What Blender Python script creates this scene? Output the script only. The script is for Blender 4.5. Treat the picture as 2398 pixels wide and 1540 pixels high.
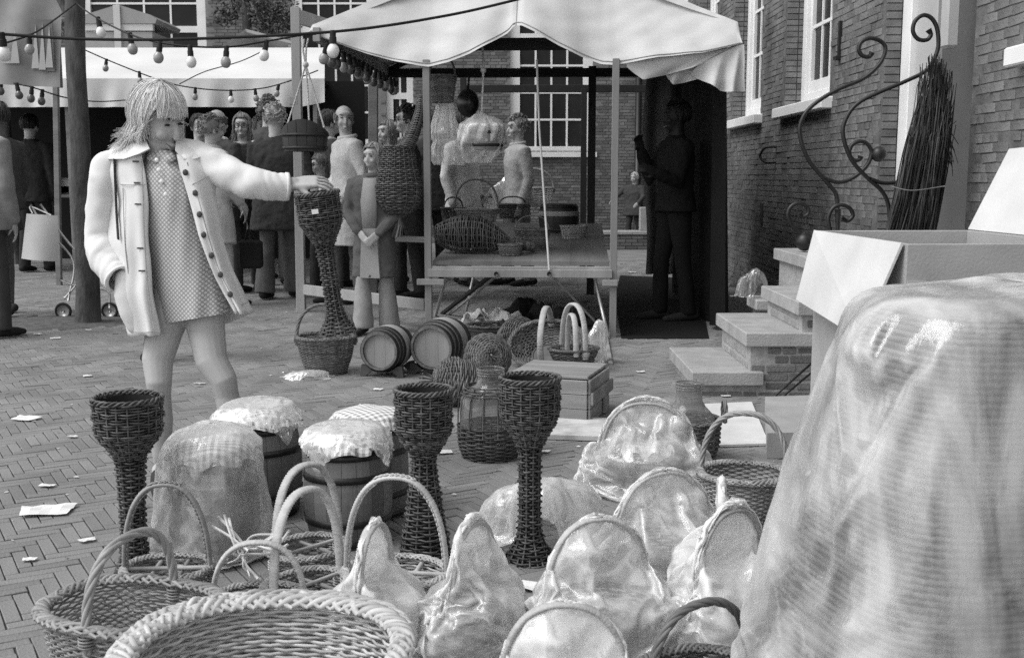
import bpy, math, random
import numpy as np
from mathutils import Vector, Matrix, noise
PI = math.pi
random.seed(7); RNG = np.random.default_rng(7)
for o in list(bpy.data.objects): bpy.data.objects.remove(o)
SC = bpy.context.scene
COL = SC.collection

# ---------------------------------------------------------------- camera, sky, sun, exposure
CAM_H, FPX, CU, CV, PITCH = 1.18, 2600.0, 1199.0, 770.0, math.atan(355 / 2600)
cam_d = bpy.data.cameras.new('camera'); cam = bpy.data.objects.new('camera', cam_d); COL.objects.link(cam)
cam.location = (0, 0, CAM_H); cam.rotation_euler = (PI / 2 - PITCH, 0, 0)
cam_d.sensor_width = 36; cam_d.lens = 36 * FPX / 2398; cam_d.clip_start = 0.05; cam_d.clip_end = 600
cam_d.dof.use_dof = True; cam_d.dof.focus_distance = 5.0; cam_d.dof.aperture_fstop = 11.0
SC.camera = cam
SUN_EL, SUN_AZ = math.radians(54), math.radians(-112)      # azimuth from +Y towards +X
world = bpy.data.worlds.new('World'); SC.world = world; world.use_nodes = True
wn = world.node_tree
sky = wn.nodes.new('ShaderNodeTexSky'); sky.sky_type = 'NISHITA'; sky.sun_disc = False
sky.sun_elevation = SUN_EL; sky.sun_rotation = SUN_AZ
bw = wn.nodes.new('ShaderNodeRGBToBW')
wn.links.new(sky.outputs[0], bw.inputs[0]); wn.links.new(bw.outputs[0], wn.nodes['Background'].inputs[0])
wn.nodes['Background'].inputs[1].default_value = 0.145
sun_d = bpy.data.lights.new('sun', 'SUN'); sun_d.energy = 1.0; sun_d.angle = math.radians(35)
sun = bpy.data.objects.new('sun', sun_d); COL.objects.link(sun)
sdir = Vector((math.sin(SUN_AZ) * math.cos(SUN_EL), math.cos(SUN_AZ) * math.cos(SUN_EL), math.sin(SUN_EL)))
sun.rotation_euler = sdir.to_track_quat('Z', 'Y').to_euler(); sun.location = sdir * 30
SC.view_settings.view_transform = 'Standard'; SC.view_settings.look = 'None'
SC.view_settings.exposure = 1.1; SC.view_settings.gamma = 1
SC.cycles.transparent_max_bounces = 24; SC.cycles.max_bounces = 8
SC.cycles.use_denoising = False      # the photograph has film grain

# ---------------------------------------------------------------- pixel helpers (photo scaled to 2398 wide)
SP, CP = math.sin(PITCH), math.cos(PITCH)
def ray(u, v):
    x = (u - CU) / FPX; y = (CV - v) / FPX
    return Vector((x, CP + y * SP, -SP + y * CP))
def gp(u, v, z=0.0):
    d = ray(u, v); return Vector((0, 0, CAM_H)) + d * ((z - CAM_H) / d.z)
def at(u, v, Y):
    d = ray(u, v); return Vector((0, 0, CAM_H)) + d * (Y / d.y)
def ax(u, v, X):
    d = ray(u, v); return Vector((0, 0, CAM_H)) + d * (X / d.x)

# ---------------------------------------------------------------- materials (the photograph is black and white)
MATS = {}
def mat(name, v, rough=0.75, var=0.0, scale=8.0, isl=0.0, bump=0.0, bscale=60.0, stretch=None, spec=0.3, metal=0.0, detail=6.0, dark=None):
    """grey surface: base value v, noise variation var, per-piece variation isl, fine relief bump"""
    if name in MATS: return MATS[name]
    m = bpy.data.materials.new(name); m.use_nodes = True; nt = m.node_tree; N = nt.nodes; L = nt.links
    p = N['Principled BSDF']; p.inputs['Roughness'].default_value = rough
    p.inputs['Specular IOR Level'].default_value = spec; p.inputs['Metallic'].default_value = metal
    val = N.new('ShaderNodeValue'); val.outputs[0].default_value = v; cur = val.outputs[0]
    tc = N.new('ShaderNodeTexCoord'); mp = N.new('ShaderNodeMapping'); L.new(tc.outputs['Object'], mp.inputs[0])
    if stretch: mp.inputs['Scale'].default_value = stretch
    def mul(a, b):
        x = N.new('ShaderNodeMath'); x.operation = 'MULTIPLY'; L.new(a, x.inputs[0])
        if isinstance(b, float): x.inputs[1].default_value = b
        else: L.new(b, x.inputs[1])
        return x.outputs[0]
    def remap(src, lo, hi):
        x = N.new('ShaderNodeMapRange'); x.inputs['To Min'].default_value = lo; x.inputs['To Max'].default_value = hi
        L.new(src, x.inputs['Value']); return x.outputs[0]
    if var > 0:
        nz = N.new('ShaderNodeTexNoise'); nz.inputs['Scale'].default_value = scale; nz.inputs['Detail'].default_value = detail
        L.new(mp.outputs[0], nz.inputs['Vector'])
        r = N.new('ShaderNodeMapRange'); r.inputs['From Min'].default_value = 0.3; r.inputs['From Max'].default_value = 0.7
        r.inputs['To Min'].default_value = 1 - var; r.inputs['To Max'].default_value = 1 + var
        L.new(nz.outputs[0], r.inputs['Value']); cur = mul(cur, r.outputs[0])
    if isl > 0:
        g = N.new('ShaderNodeNewGeometry'); oi = N.new('ShaderNodeObjectInfo')
        a = N.new('ShaderNodeMath'); a.operation = 'ADD'; L.new(g.outputs['Random Per Island'], a.inputs[0]); L.new(oi.outputs['Random'], a.inputs[1])
        f = N.new('ShaderNodeMath'); f.operation = 'FRACT'; L.new(a.outputs[0], f.inputs[0])
        cur = mul(cur, remap(f.outputs[0], 1 - isl, 1 + isl))
    cb = N.new('ShaderNodeCombineColor')
    for i in range(3): L.new(cur, cb.inputs[i])
    L.new(cb.outputs[0], p.inputs['Base Color'])
    if bump > 0:
        nb = N.new('ShaderNodeTexNoise'); nb.inputs['Scale'].default_value = bscale; nb.inputs['Detail'].default_value = 4
        L.new(mp.outputs[0], nb.inputs['Vector'])
        b = N.new('ShaderNodeBump'); b.inputs['Strength'].default_value = bump; b.inputs['Distance'].default_value = 0.01
        L.new(nb.outputs[0], b.inputs['Height']); L.new(b.outputs[0], p.inputs['Normal'])
    MATS[name] = m; return m
def plastic(name, opac=0.5, var=0.25, v=0.85, scale=9.0, edge=0.5, rot=None, stretch=None):
    """thin translucent polythene: partly clear, milky, glossy, cloudier where it is crumpled"""
    if name in MATS: return MATS[name]
    m = bpy.data.materials.new(name); m.use_nodes = True; nt = m.node_tree; N = nt.nodes; L = nt.links
    out = N['Material Output']; p = N['Principled BSDF']
    p.inputs['Base Color'].default_value = (v, v, v, 1); p.inputs['Roughness'].default_value = 0.16
    p.inputs['Specular IOR Level'].default_value = 0.8
    tl = N.new('ShaderNodeBsdfTranslucent'); tl.inputs[0].default_value = (v, v, v, 1)
    m1 = N.new('ShaderNodeMixShader'); m1.inputs[0].default_value = 0.33
    L.new(p.outputs[0], m1.inputs[1]); L.new(tl.outputs[0], m1.inputs[2])
    tr0 = N.new('ShaderNodeBsdfTransparent'); gl = N.new('ShaderNodeBsdfGlossy'); gl.inputs['Roughness'].default_value = .07; fz_ = N.new('ShaderNodeFresnel'); fz_.inputs[0].default_value = 1.5
    tr = N.new('ShaderNodeMixShader'); L.new(fz_.outputs[0], tr.inputs[0]); L.new(tr0.outputs[0], tr.inputs[1]); L.new(gl.outputs[0], tr.inputs[2])
    mx = N.new('ShaderNodeMixShader'); L.new(tr.outputs[0], mx.inputs[1]); L.new(m1.outputs[0], mx.inputs[2])
    tc = N.new('ShaderNodeTexCoord'); nz = N.new('ShaderNodeTexNoise'); nz.inputs['Scale'].default_value = scale
    nz.inputs['Detail'].default_value = 5; nz.inputs['Distortion'].default_value = 1.2
    mp = N.new('ShaderNodeMapping'); L.new(tc.outputs['Object'], mp.inputs[0]); L.new(mp.outputs[0], nz.inputs['Vector'])
    if rot: mp.inputs['Rotation'].default_value = rot
    if stretch: mp.inputs['Scale'].default_value = stretch
    r = N.new('ShaderNodeMapRange'); r.inputs['From Min'].default_value = 0.35; r.inputs['From Max'].default_value = 0.65
    r.inputs['To Min'].default_value = opac - var; r.inputs['To Max'].default_value = opac + var; L.new(nz.outputs[0], r.inputs['Value'])
    lw = N.new('ShaderNodeLayerWeight'); lw.inputs[0].default_value = 0.35
    a = N.new('ShaderNodeMath'); a.operation = 'MULTIPLY_ADD'; a.use_clamp = True; L.new(lw.outputs['Facing'], a.inputs[0]); a.inputs[1].default_value = edge; L.new(r.outputs[0], a.inputs[2])
    ge = N.new('ShaderNodeNewGeometry'); e1 = N.new('ShaderNodeMath'); e1.operation = 'SUBTRACT'; e1.inputs[1].default_value = .5; L.new(ge.outputs['Pointiness'], e1.inputs[0])
    e2 = N.new('ShaderNodeMath'); e2.operation = 'ABSOLUTE'; L.new(e1.outputs[0], e2.inputs[0])          # folds whiten where the film is creased
    e3 = N.new('ShaderNodeMapRange'); e3.inputs['From Min'].default_value = .012; e3.inputs['From Max'].default_value = .07; e3.inputs['To Max'].default_value = .5; L.new(e2.outputs[0], e3.inputs[0])
    e4 = N.new('ShaderNodeMath'); e4.operation = 'ADD'; e4.use_clamp = True; L.new(a.outputs[0], e4.inputs[0]); L.new(e3.outputs[0], e4.inputs[1])
    L.new(e4.outputs[0], mx.inputs[0])
    nb = N.new('ShaderNodeTexNoise'); nb.inputs['Scale'].default_value = 38; nb.inputs['Detail'].default_value = 3; nb.inputs['Distortion'].default_value = 2.0
    mb_ = N.new('ShaderNodeMapping'); mb_.inputs['Scale'].default_value = (1, 1, .22) if not rot else (.8, 1, .2); L.new(tc.outputs['Object'], mb_.inputs[0]); L.new(mb_.outputs[0], nb.inputs['Vector'])
    if rot: mb_.inputs['Rotation'].default_value = rot
    b = N.new('ShaderNodeBump'); b.inputs['Strength'].default_value = 0.22; b.inputs['Distance'].default_value = 0.006
    L.new(nb.outputs[0], b.inputs['Height'])
    for s in (p, tl, gl): L.new(b.outputs[0], s.inputs['Normal'])
    L.new(mx.outputs[0], out.inputs[0]); MATS[name] = m; return m
def glass(name, v=0.5, tint=0.75):
    if name in MATS: return MATS[name]
    m = bpy.data.materials.new(name); m.use_nodes = True; nt = m.node_tree; N = nt.nodes; L = nt.links
    p = N['Principled BSDF']; p.inputs['Base Color'].default_value = (v * .45, v * .45, v * .45, 1); p.inputs['Roughness'].default_value = 0.06
    p.inputs['Specular IOR Level'].default_value = 1.0
    tr = N.new('ShaderNodeBsdfTransparent'); tr.inputs[0].default_value = (tint, tint, tint, 1)
    lw = N.new('ShaderNodeLayerWeight'); lw.inputs[0].default_value = 0.45
    mr = N.new('ShaderNodeMapRange'); mr.inputs['To Min'].default_value = 0.2; mr.inputs['To Max'].default_value = 0.9
    L.new(lw.outputs['Facing'], mr.inputs['Value'])
    mx = N.new('ShaderNodeMixShader'); L.new(mr.outputs[0], mx.inputs[0]); L.new(tr.outputs[0], mx.inputs[1]); L.new(p.outputs[0], mx.inputs[2])
    L.new(mx.outputs[0], N['Material Output'].inputs[0]); MATS[name] = m; return m

# ---------------------------------------------------------------- mesh builder
def nrm(a):
    return a / np.maximum(np.linalg.norm(a, axis=-1, keepdims=True), 1e-9)
class MB:
    def __init__(s): s.v = []; s.f = []; s.n = 0
    def add(s, verts, *faces):
        verts = np.asarray(verts, float).reshape(-1, 3)
        s.v.append(verts)
        for f in faces:
            f = np.asarray(f, int)
            if f.size: s.f.append(f + s.n)
        s.n += len(verts); return s
    def grid(s, P, closed_u=False, closed_v=False, cap=False):
        """P (nu, nv, 3) sheet"""
        P = np.asarray(P, float); nu, nv = P.shape[:2]
        I = np.arange(nu * nv).reshape(nu, nv)
        a = I if not closed_u else np.vstack([I, I[:1]])
        if closed_v: a = np.hstack([a, a[:, :1]])
        q = np.stack([a[:-1, :-1], a[1:, :-1], a[1:, 1:], a[:-1, 1:]], -1).reshape(-1, 4)
        fs = [q]
        if cap:
            c0, c1 = P[0].mean(0), P[-1].mean(0)
            vs = np.vstack([P.reshape(-1, 3), c0, c1]); n0 = nu * nv
            r = np.arange(nv); r2 = (r + 1) % nv
            fs += [np.stack([r2, r, np.full(nv, n0)], -1), np.stack([I[-1][r], I[-1][r2], np.full(nv, n0 + 1)], -1)]
            return s.add(vs, *[fs[0]], *fs[1:])
        return s.add(P.reshape(-1, 3), *fs)
    def tube(s, pts, r, n=6, closed=False, cap=True, flat=None, up=None):
        """tube along pts with radius r (scalar or per point); flat=(sx,sy) scales the section"""
        P = np.asarray([tuple(p) for p in pts], float); K = len(P)
        r = np.broadcast_to(np.asarray(r, float), (K,))
        if closed: T = nrm(np.roll(P, -1, 0) - np.roll(P, 1, 0))
        else: T = nrm(np.gradient(P, axis=0))
        if up is not None:
            U = np.broadcast_to(np.asarray(up, float), T.shape)
            A = nrm(np.cross(T, U)); 
        else:
            A = np.zeros_like(T); ref = np.array([0, 0, 1.]) if abs(T[0][2]) < .9 else np.array([1., 0, 0])
            a = np.cross(T[0], ref); a /= np.linalg.norm(a); A[0] = a
            for i in range(1, K):
                a = A[i - 1] - T[i] * np.dot(A[i - 1], T[i]); A[i] = a / max(np.linalg.norm(a), 1e-9)
        B = np.cross(T, A)
        th = np.arange(n) * 2 * PI / n + PI / n
        fx, fy = flat if flat else (1, 1)
        ring = A[:, None, :] * (np.cos(th) * fx)[None, :, None] + B[:, None, :] * (np.sin(th) * fy)[None, :, None]
        V = P[:, None, :] + ring * r[:, None, None]
        return s.grid(V, closed_u=closed, closed_v=True, cap=cap and not closed)
    def limb(s, pr, n=12):
        """rounded tapered limb through [(point, radius), ...]"""
        P = [np.array(tuple(p), float) for p, _ in pr]; R = [float(r) for _, r in pr]
        d0 = nrm(P[0] - P[1]); d1 = nrm(P[-1] - P[-2])
        pts, rr = [], []
        for a in (80, 50, 20): pts.append(P[0] + d0 * R[0] * math.sin(math.radians(a))); rr.append(R[0] * math.cos(math.radians(a)))
        for i in range(len(P)):
            pts.append(P[i]); rr.append(R[i])
        for a in (20, 50, 80): pts.append(P[-1] + d1 * R[-1] * math.sin(math.radians(a))); rr.append(R[-1] * math.cos(math.radians(a)))
        return s.tube(pts, rr, n)
    def ball(s, c, rx, ry=None, rz=None, n=14, M=None):
        ry = rx if ry is None else ry; rz = rx if rz is None else rz
        ph = np.linspace(-PI / 2 + .12, PI / 2 - .12, max(5, n // 2 + 1)); th = np.arange(n) * 2 * PI / n
        V = np.stack([np.cos(ph)[:, None] * np.cos(th) * rx, np.cos(ph)[:, None] * np.sin(th) * ry, np.sin(ph)[:, None] * np.ones(n) * rz], -1)
        if M is not None: V = V @ np.array(M.to_3x3()).T
        return s.grid(V + np.array(tuple(c)), closed_v=True, cap=True)
    def lathe(s, prof, n=24, c=(0, 0, 0), sx=1, sy=1, cap=False):
        th = np.arange(n) * 2 * PI / n; pr = np.asarray(prof, float)
        V = np.stack([pr[:, :1] * np.cos(th) * sx + c[0], pr[:, :1] * np.sin(th) * sy + c[1], pr[:, 1:2] + c[2] + 0 * th], -1)
        return s.grid(V, closed_v=True, cap=cap)
    def box(s, lo, hi, M=None, bev=0.0):
        lo = np.array(tuple(lo), float); hi = np.array(tuple(hi), float)
        if bev > 0:
            c = (lo + hi) / 2; h = (hi - lo) / 2; b = min(bev, h.min() * .45)
            rings = []
            for zz, k in ((-h[2], b), (-h[2] + b, 0), (h[2] - b, 0), (h[2], b)):
                x, y = h[0] - k, h[1] - k; q = b * .6
                if k: q = 0.3 * b
                rings.append([(x, -y + q, zz), (x, y - q, zz), (x - q, y, zz), (-x + q, y, zz), (-x, y - q, zz), (-x, -y + q, zz), (-x + q, -y, zz), (x - q, -y, zz)])
            V = np.array(rings) + c
            if M is not None: V = (V.reshape(-1, 3) @ np.array(M.to_3x3()).T + np.array(M.translation)).reshape(4, 8, 3)
            I = np.arange(32).reshape(4, 8)
            a = np.hstack([I, I[:, :1]])
            q = np.stack([a[:-1, :-1], a[:-1, 1:], a[1:, 1:], a[1:, :-1]], -1).reshape(-1, 4)
            return s.add(V.reshape(-1, 3), q, [I[0][::-1]], [I[3]])
        x0, y0, z0 = lo; x1, y1, z1 = hi
        V = np.array([(x0, y0, z0), (x1, y0, z0), (x1, y1, z0), (x0, y1, z0), (x0, y0, z1), (x1, y0, z1), (x1, y1, z1), (x0, y1, z1)])
        if M is not None: V = V @ np.array(M.to_3x3()).T + np.array(M.translation)
        return s.add(V, [(0, 3, 2, 1), (4, 5, 6, 7), (0, 1, 5, 4), (1, 2, 6, 5), (2, 3, 7, 6), (3, 0, 4, 7)])
    def bar(s, p, q, w, h, up=(0, 0, 1), bev=0.004):
        """squared timber from p to q, w wide, h high"""
        p = Vector(p); q = Vector(q); d = q - p; L_ = d.length; d.normalize()
        upv = Vector(up)
        if abs(d.dot(upv)) > .95: upv = Vector((0, 1, 0))
        x = d.cross(upv).normalized(); z = x.cross(d)
        M = Matrix(((x.x, d.x, z.x, p.x), (x.y, d.y, z.y, p.y), (x.z, d.z, z.z, p.z), (0, 0, 0, 1)))
        return s.box((-w / 2, 0, -h / 2), (w / 2, L_, h / 2), M, bev)
    def mesh(s, name):
        V = np.concatenate(s.v) if s.v else np.zeros((0, 3)); me = bpy.data.meshes.new(name)
        me.vertices.add(len(V)); me.vertices.foreach_set('co', V.astype(np.float32).ravel())
        idx = np.concatenate([f.ravel() for f in s.f]); cnt = np.concatenate([np.full(len(f), f.shape[1]) for f in s.f])
        st = np.concatenate([[0], np.cumsum(cnt)[:-1]])
        me.loops.add(len(idx)); me.loops.foreach_set('vertex_index', idx.astype(np.int32))
        me.polygons.add(len(cnt)); me.polygons.foreach_set('loop_start', st.astype(np.int32))
        me.update(calc_edges=True); me.polygons.foreach_set('use_smooth', np.zeros(len(cnt), bool)); return me
    def build(s, name, m, parent=None, smooth=True, kind=None):
        me = s.mesh(name); 
        if smooth: me.polygons.foreach_set('use_smooth', np.ones(len(me.polygons), bool))
        me.materials.append(m); return link(name, me, parent, kind)
def link(name, data, parent=None, kind=None):
    o = bpy.data.objects.new(name, data); COL.objects.link(o)
    if parent is not None: o.parent = parent
    if kind: o['kind'] = kind
    return o
def thing(name, label, cat, loc=(0, 0, 0), rz=0.0, group=None):
    o = bpy.data.objects.new(name, None); o.empty_display_size = .1; COL.objects.link(o)
    o.location = loc; o.rotation_euler = (0, 0, rz); return tag(o, label, cat, group)
def tag(o, label, cat, group=None):
    o['label'] = label; o['category'] = cat
    if group: o['group'] = group
    return o
def struct(name, mb, m, smooth=False):
    o = mb.build(name, m, None, smooth); o['kind'] = 'structure'; return o
def dup(root, label=None, loc=None, rz=None):
    r = root.copy(); COL.objects.link(r)
    if label: r['label'] = label
    if loc is not None: r.location = loc
    if rz is not None: r.rotation_euler = (0, 0, rz)
    for ch in list(root.children):
        c = ch.copy(); COL.objects.link(c); c.parent = r
        for g in list(ch.children):
            d = g.copy(); COL.objects.link(d); d.parent = c
    return r
def smoothpath(pts, n=12):
    """Catmull-Rom through pts"""
    P = np.asarray([tuple(p) for p in pts], float)
    Q = np.vstack([2 * P[0] - P[1], P, 2 * P[-1] - P[-2]]); out = []
    for i in range(1, len(Q) - 2):
        t = np.linspace(0, 1, n, endpoint=False)[:, None]
        a, b, c, d = Q[i - 1], Q[i], Q[i + 1], Q[i + 2]
        out.append(.5 * ((2 * b) + (c - a) * t + (2 * a - 5 * b + 4 * c - d) * t ** 2 + (3 * b - a - 3 * c + d) * t ** 3))
    out.append(P[-1:]); return np.vstack(out)
def nz(x, y, z=0.0): return noise.noise(Vector((x, y, z)))
def ngrid(P, s, amp, seed=0.0):
    """smooth noise values (-1..1)*amp for an array of points"""
    sh = P.shape[:-1]; Q = P.reshape(-1, 3) * s
    return np.array([noise.noise(Vector((q[0] + seed, q[1] - seed, q[2] + 2 * seed))) for q in Q]).reshape(sh) * amp

# materials in use
BRK = mat('paver_brick', .21, .8, .2, 2.6, .13, .35, 110, detail=12)
WBR = mat('wall_brick', .15, .85, .45, 1.4, .2, .8, 70, detail=14)
WBL = mat('lit_riser_brick', .30, .85, .2, 12, .12, .5, 70)  # paler copy of the brick: light from the left put into the colour
FBR = mat('far_brick', .15, .85, .2, 3, .3)
MORT = mat('mortar', .12, .9, .4, 9, 0, .5, 60)
GRIT = mat('joint_sand', .05, .95, .3, 30)
WHT = mat('white_paint', .78, .5, .06, 5)
GREYP = mat('grey_paint', .42, .5, .08, 4)
STONE = mat('bluestone', .34, .7, .16, 9, 0, .35, 90)
PANE = mat('window_glass', .022, .3, .3, 2, spec=.12)
CURT = mat('curtain_cloth', .12, .9, .3, 3)
WOODL = mat('pale_timber', .33, .75, .18, 6, .08, .2, 60, (1, 1, .15))
WOODM = mat('weathered_timber', .2, .75, .25, 7, .1, .25, 60, (.2, 1, 1))
WOODD = mat('dark_stained_timber', .016, .7, .2, 8)
IRON = mat('wrought_iron', .012, .45, .2, 20, spec=.5)
CANV = mat('canvas', .62, .9, .07, 3)
# ---------------------------------------------------------------- polythene drapes, settled once with cloth physics over stand-in solids
CL = {}
def settle(jobs, frames=36):
    """jobs: name -> (bag sheet MB, [collider MBs], x offset); every sheet falls over its goods, then both are removed"""
    tmp = []; res = {}
    for i, (nm, (sheet_, cols, pinned)) in enumerate(jobs.items()):
        off = Vector((i * 3.0, 50, 0))
        for c in cols:
            o = link('tmp', c.mesh('tmp')); o.location = off; m_ = o.modifiers.new('col', 'COLLISION'); o.collision.thickness_outer = .004; o.collision.cloth_friction = 12; tmp.append(o)
        o = link('tmp', sheet_.mesh('tmp')); o.location = off; c = o.modifiers.new('cloth', 'CLOTH'); st_ = c.settings
        st_.quality = 4; st_.mass = .06; st_.tension_stiffness = 12; st_.compression_stiffness = 12; st_.shear_stiffness = 4; st_.bending_stiffness = .02; st_.air_damping = 2.5
        c.collision_settings.distance_min = .004; c.collision_settings.collision_quality = 2; c.point_cache.frame_start = 1; c.point_cache.frame_end = frames
        tmp.append(o); res[nm] = (o, off)
    SC.frame_start, SC.frame_end = 1, frames
    for f in range(1, frames + 1): SC.frame_set(f)
    dg = bpy.context.evaluated_depsgraph_get()
    for nm, (o, off) in res.items():
        me = o.evaluated_get(dg).data; V = np.zeros(len(me.vertices) * 3, np.float32); me.vertices.foreach_get('co', V)
        CL[nm] = (V.reshape(-1, 3).astype(float), [f for f in jobs[nm][0].f])
    for o in tmp: bpy.data.objects.remove(o)
    SC.frame_set(1)
def sack(r0, r1, z0, z1, nt=60, nr=28, ov=1.0, seed=0):
    """open-bottomed bag with a flat sewn top, slightly crooked so that it folds"""
    q = MB(); th = np.arange(nt) * 2 * PI / nt; rings = []; rg = np.random.default_rng(seed)
    for k in np.linspace(.03, 1, 9): rings.append((r1 * k, z1 + .006 * math.sin(9 * k)))
    for k in np.linspace(0, 1, nr)[1:]: rings.append((r1 + (r0 - r1) * k, z1 + (z0 - z1) * k))
    P = np.stack([np.stack([r * np.cos(th) * (1 + .05 * np.sin(3 * th + seed)), r * np.sin(th) * ov * (1 + .05 * np.cos(2 * th + seed)), z + .008 * np.sin(5 * th + z * 20 + seed)], -1) for r, z in rings])
    P += rg.normal(0, .0015, P.shape); q.grid(P, closed_v=True); return q
def sheet_grid(w, h, z, n=44, seed=0):
    g_ = np.linspace(-.5, .5, n); X, Y_ = np.meshgrid(g_, g_); rg = np.random.default_rng(seed); P = np.stack([X * w, Y_ * h, z + .02 * np.sin(X * 9 + seed) * np.cos(Y_ * 7)], -1) + rg.normal(0, .002, (n, n, 3)); return MB().grid(P)
def goods(a, b, h, top):
    """stand-in for a handled basket, a little fatter than the real one and filled to the rim"""
    q = MB(); q.lathe([(.001, h + .012), (a * .6, h + .012), (a + .012, h + .008), (a + .014, h - .01), (a * .92, .0)], 30, sy=b / a); t = np.linspace(0, PI, 26); e = 2 / 2.4
    q.tube([((a + .004) * math.copysign(abs(math.cos(x)) ** e, math.cos(x)), 0, h - .02 + (top - h + .022) * math.sin(x) ** e) for x in t], .021, 8); return q
floor_ = MB().add([(-1.2, -1.2, 0), (1.2, -1.2, 0), (1.2, 1.2, 0), (-1.2, 1.2, 0)], [(0, 1, 2, 3)])
HPR = [(.002, .90), (.2, .898), (.28, .888), (.312, .855), (.345, .72), (.43, .4), (.53, 0)]
def squarish(prof, n, sy, p=4.5):
    th = np.arange(n) * 2 * PI / n; c = np.sign(np.cos(th)) * np.abs(np.cos(th)) ** (2 / p); s_ = np.sign(np.sin(th)) * np.abs(np.sin(th)) ** (2 / p)
    return MB().grid(np.stack([np.stack([r * c, r * sy * s_, z + 0 * th], -1) for r, z in prof]), closed_v=True)
hampr = squarish(HPR, 48, .62)
kegc = MB().lathe([(.002, .375), (.05, .372), (.10, .36), (.128, .33), (.13, .31), (.142, .15), (.13, 0)], 30)
lump = [MB().lathe([(.002, .15), (.05, .14), (.085, .1), (.095, .06), (.08, 0)], 20, c) for c in ((-.1, .02, -.01), (.08, 0, .02), (.0, -.05, .04))]
settle({
    'narrow': (sack(.205, .14, .03, .40, seed=1), [goods(.11, .097, .13, .335), floor_], None),
    'narrow2': (sack(.215, .145, .03, .42, seed=4), [goods(.11, .097, .13, .345), floor_], None),
    'wide': (sack(.25, .175, .03, .42, 66, 28, seed=2), [goods(.13, .115, .14, .35), floor_], None),
    'wide2': (sack(.31, .22, .03, .44, 70, 28, .85, seed=3), [goods(.17, .15, .12, .335), floor_], None),
    'keg': (sack(.205, .155, .03, .5, 66, 36, seed=5), [kegc, floor_], None),
    'lump': (sheet_grid(.62, .48, .24, 42, 6), lump + [floor_], None),
    'cap': (sheet_grid(.35, .34, .42, 34, 8), [kegc], None),
    'hamper': (sack(.62, .40, .02, .97, 116, 56, .66, seed=9), [hampr, floor_], None)})
# ---------------------------------------------------------------- ground and paving
mb = MB(); g = 60.0
mb.add([(-g, -6, .013), (g, -6, .013), (g, 90, .013), (-g, 90, .013)], [(0, 1, 2, 3)])
ground = struct('ground', mb, GRIT)
W_ = .043; NB = 4; JT = .004
ca, sa = math.cos(math.radians(31)), math.sin(math.radians(31))
pieces = []
def seg_visible(x, y):
    if y < 1.9: return False
    u = CU + FPX * x / (y * CP + CAM_H * SP); return -120 < u < 2520
TREE = gp(205, 760)
for a in range(-570, 570):
    for b in range(-78, 78):
        for k in (0, 1):
            bx, by = (a + NB * b) * W_, (a - NB * b + k) * W_
            cx, cy = (bx + NB * W_ / 2, by + W_ / 2) if k == 0 else (bx + W_ / 2, by + NB * W_ / 2)
            x, y = cx * ca - cy * sa, cx * sa + cy * ca + 8
            if y > 15.5 or abs(x) > 7.6 or not seg_visible(x, y): continue
            if x > 2.36: continue
            if (x - TREE.x + .25) ** 2 / .62 ** 2 + (y - TREE.y) ** 2 / .5 ** 2 < 1: continue
            pieces.append((x, y, k))
pieces.sort(key=lambda p: p[1])
def brick_mesh(name, l, w, h, m, b=.004):
    q = MB().box((-l / 2, -w / 2, -h), (l / 2, w / 2, 0), None, b); me = q.mesh(name); me.materials.append(m); return me
pav = brick_mesh('brick', NB * W_ - JT, W_ - JT, .03, BRK, .0018)
base8 = np.array([(v.co.x, v.co.y, v.co.z) for v in pav.vertices])
pf = [tuple(p.vertices) for p in pav.polygons]
fq = np.array([f for f in pf if len(f) == 4]); f8 = np.array([f for f in pf if len(f) == 8 and min(f) >= 24])
near = MB(); cnt = 0
for i, (x, y, k) in enumerate(pieces):
    ang = math.radians(31) + (PI / 2 if k else 0) + random.gauss(0, .012)
    zz = .02 + random.gauss(0, .001); tx, ty = random.gauss(0, .008), random.gauss(0, .01)
    hid = (2.0 < y < 2.55)
    if cnt < 300 and not hid and (x < -.35 or -.2 < x < .15 or (y > 3.9 and x < .6)):
        o = link('brick', pav, ground); o.location = (x, y, zz); o.rotation_euler = (tx, ty, ang); cnt += 1
    else:
        c, s_ = math.cos(ang), math.sin(ang)
        V = base8.copy(); z = V[:, 2] + V[:, 0] * tx + V[:, 1] * ty
        near.add(np.stack([V[:, 0] * c - V[:, 1] * s_ + x, V[:, 0] * s_ + V[:, 1] * c + y, z + zz], -1), fq, f8)
near.build('paving', BRK, ground, False, 'stuff')
mb = MB(); mb.add([(-60, 15.45, .018), (2.4, 15.45, .018), (2.4, 60, .018), (-60, 60, .018)], [(0, 1, 2, 3)])
mb.add([(-60, -6, .018), (-7.5, -6, .018), (-7.5, 15.45, .018), (-60, 15.45, .018)], [(0, 1, 2, 3)])
mb.build('far_paving', BRK, ground, False)
mb = MB(); th = np.linspace(0, 2 * PI, 28, endpoint=False)
mb.lathe([(.0, .03), (.3, .026), (.48, .02), (.6, .012)], 30, (TREE.x - .25, TREE.y, 0), 1.08, .9)
struct('earth', mb, mat('bare_earth', .10, .95, .35, 18, 0, .6, 50), True)

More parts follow.
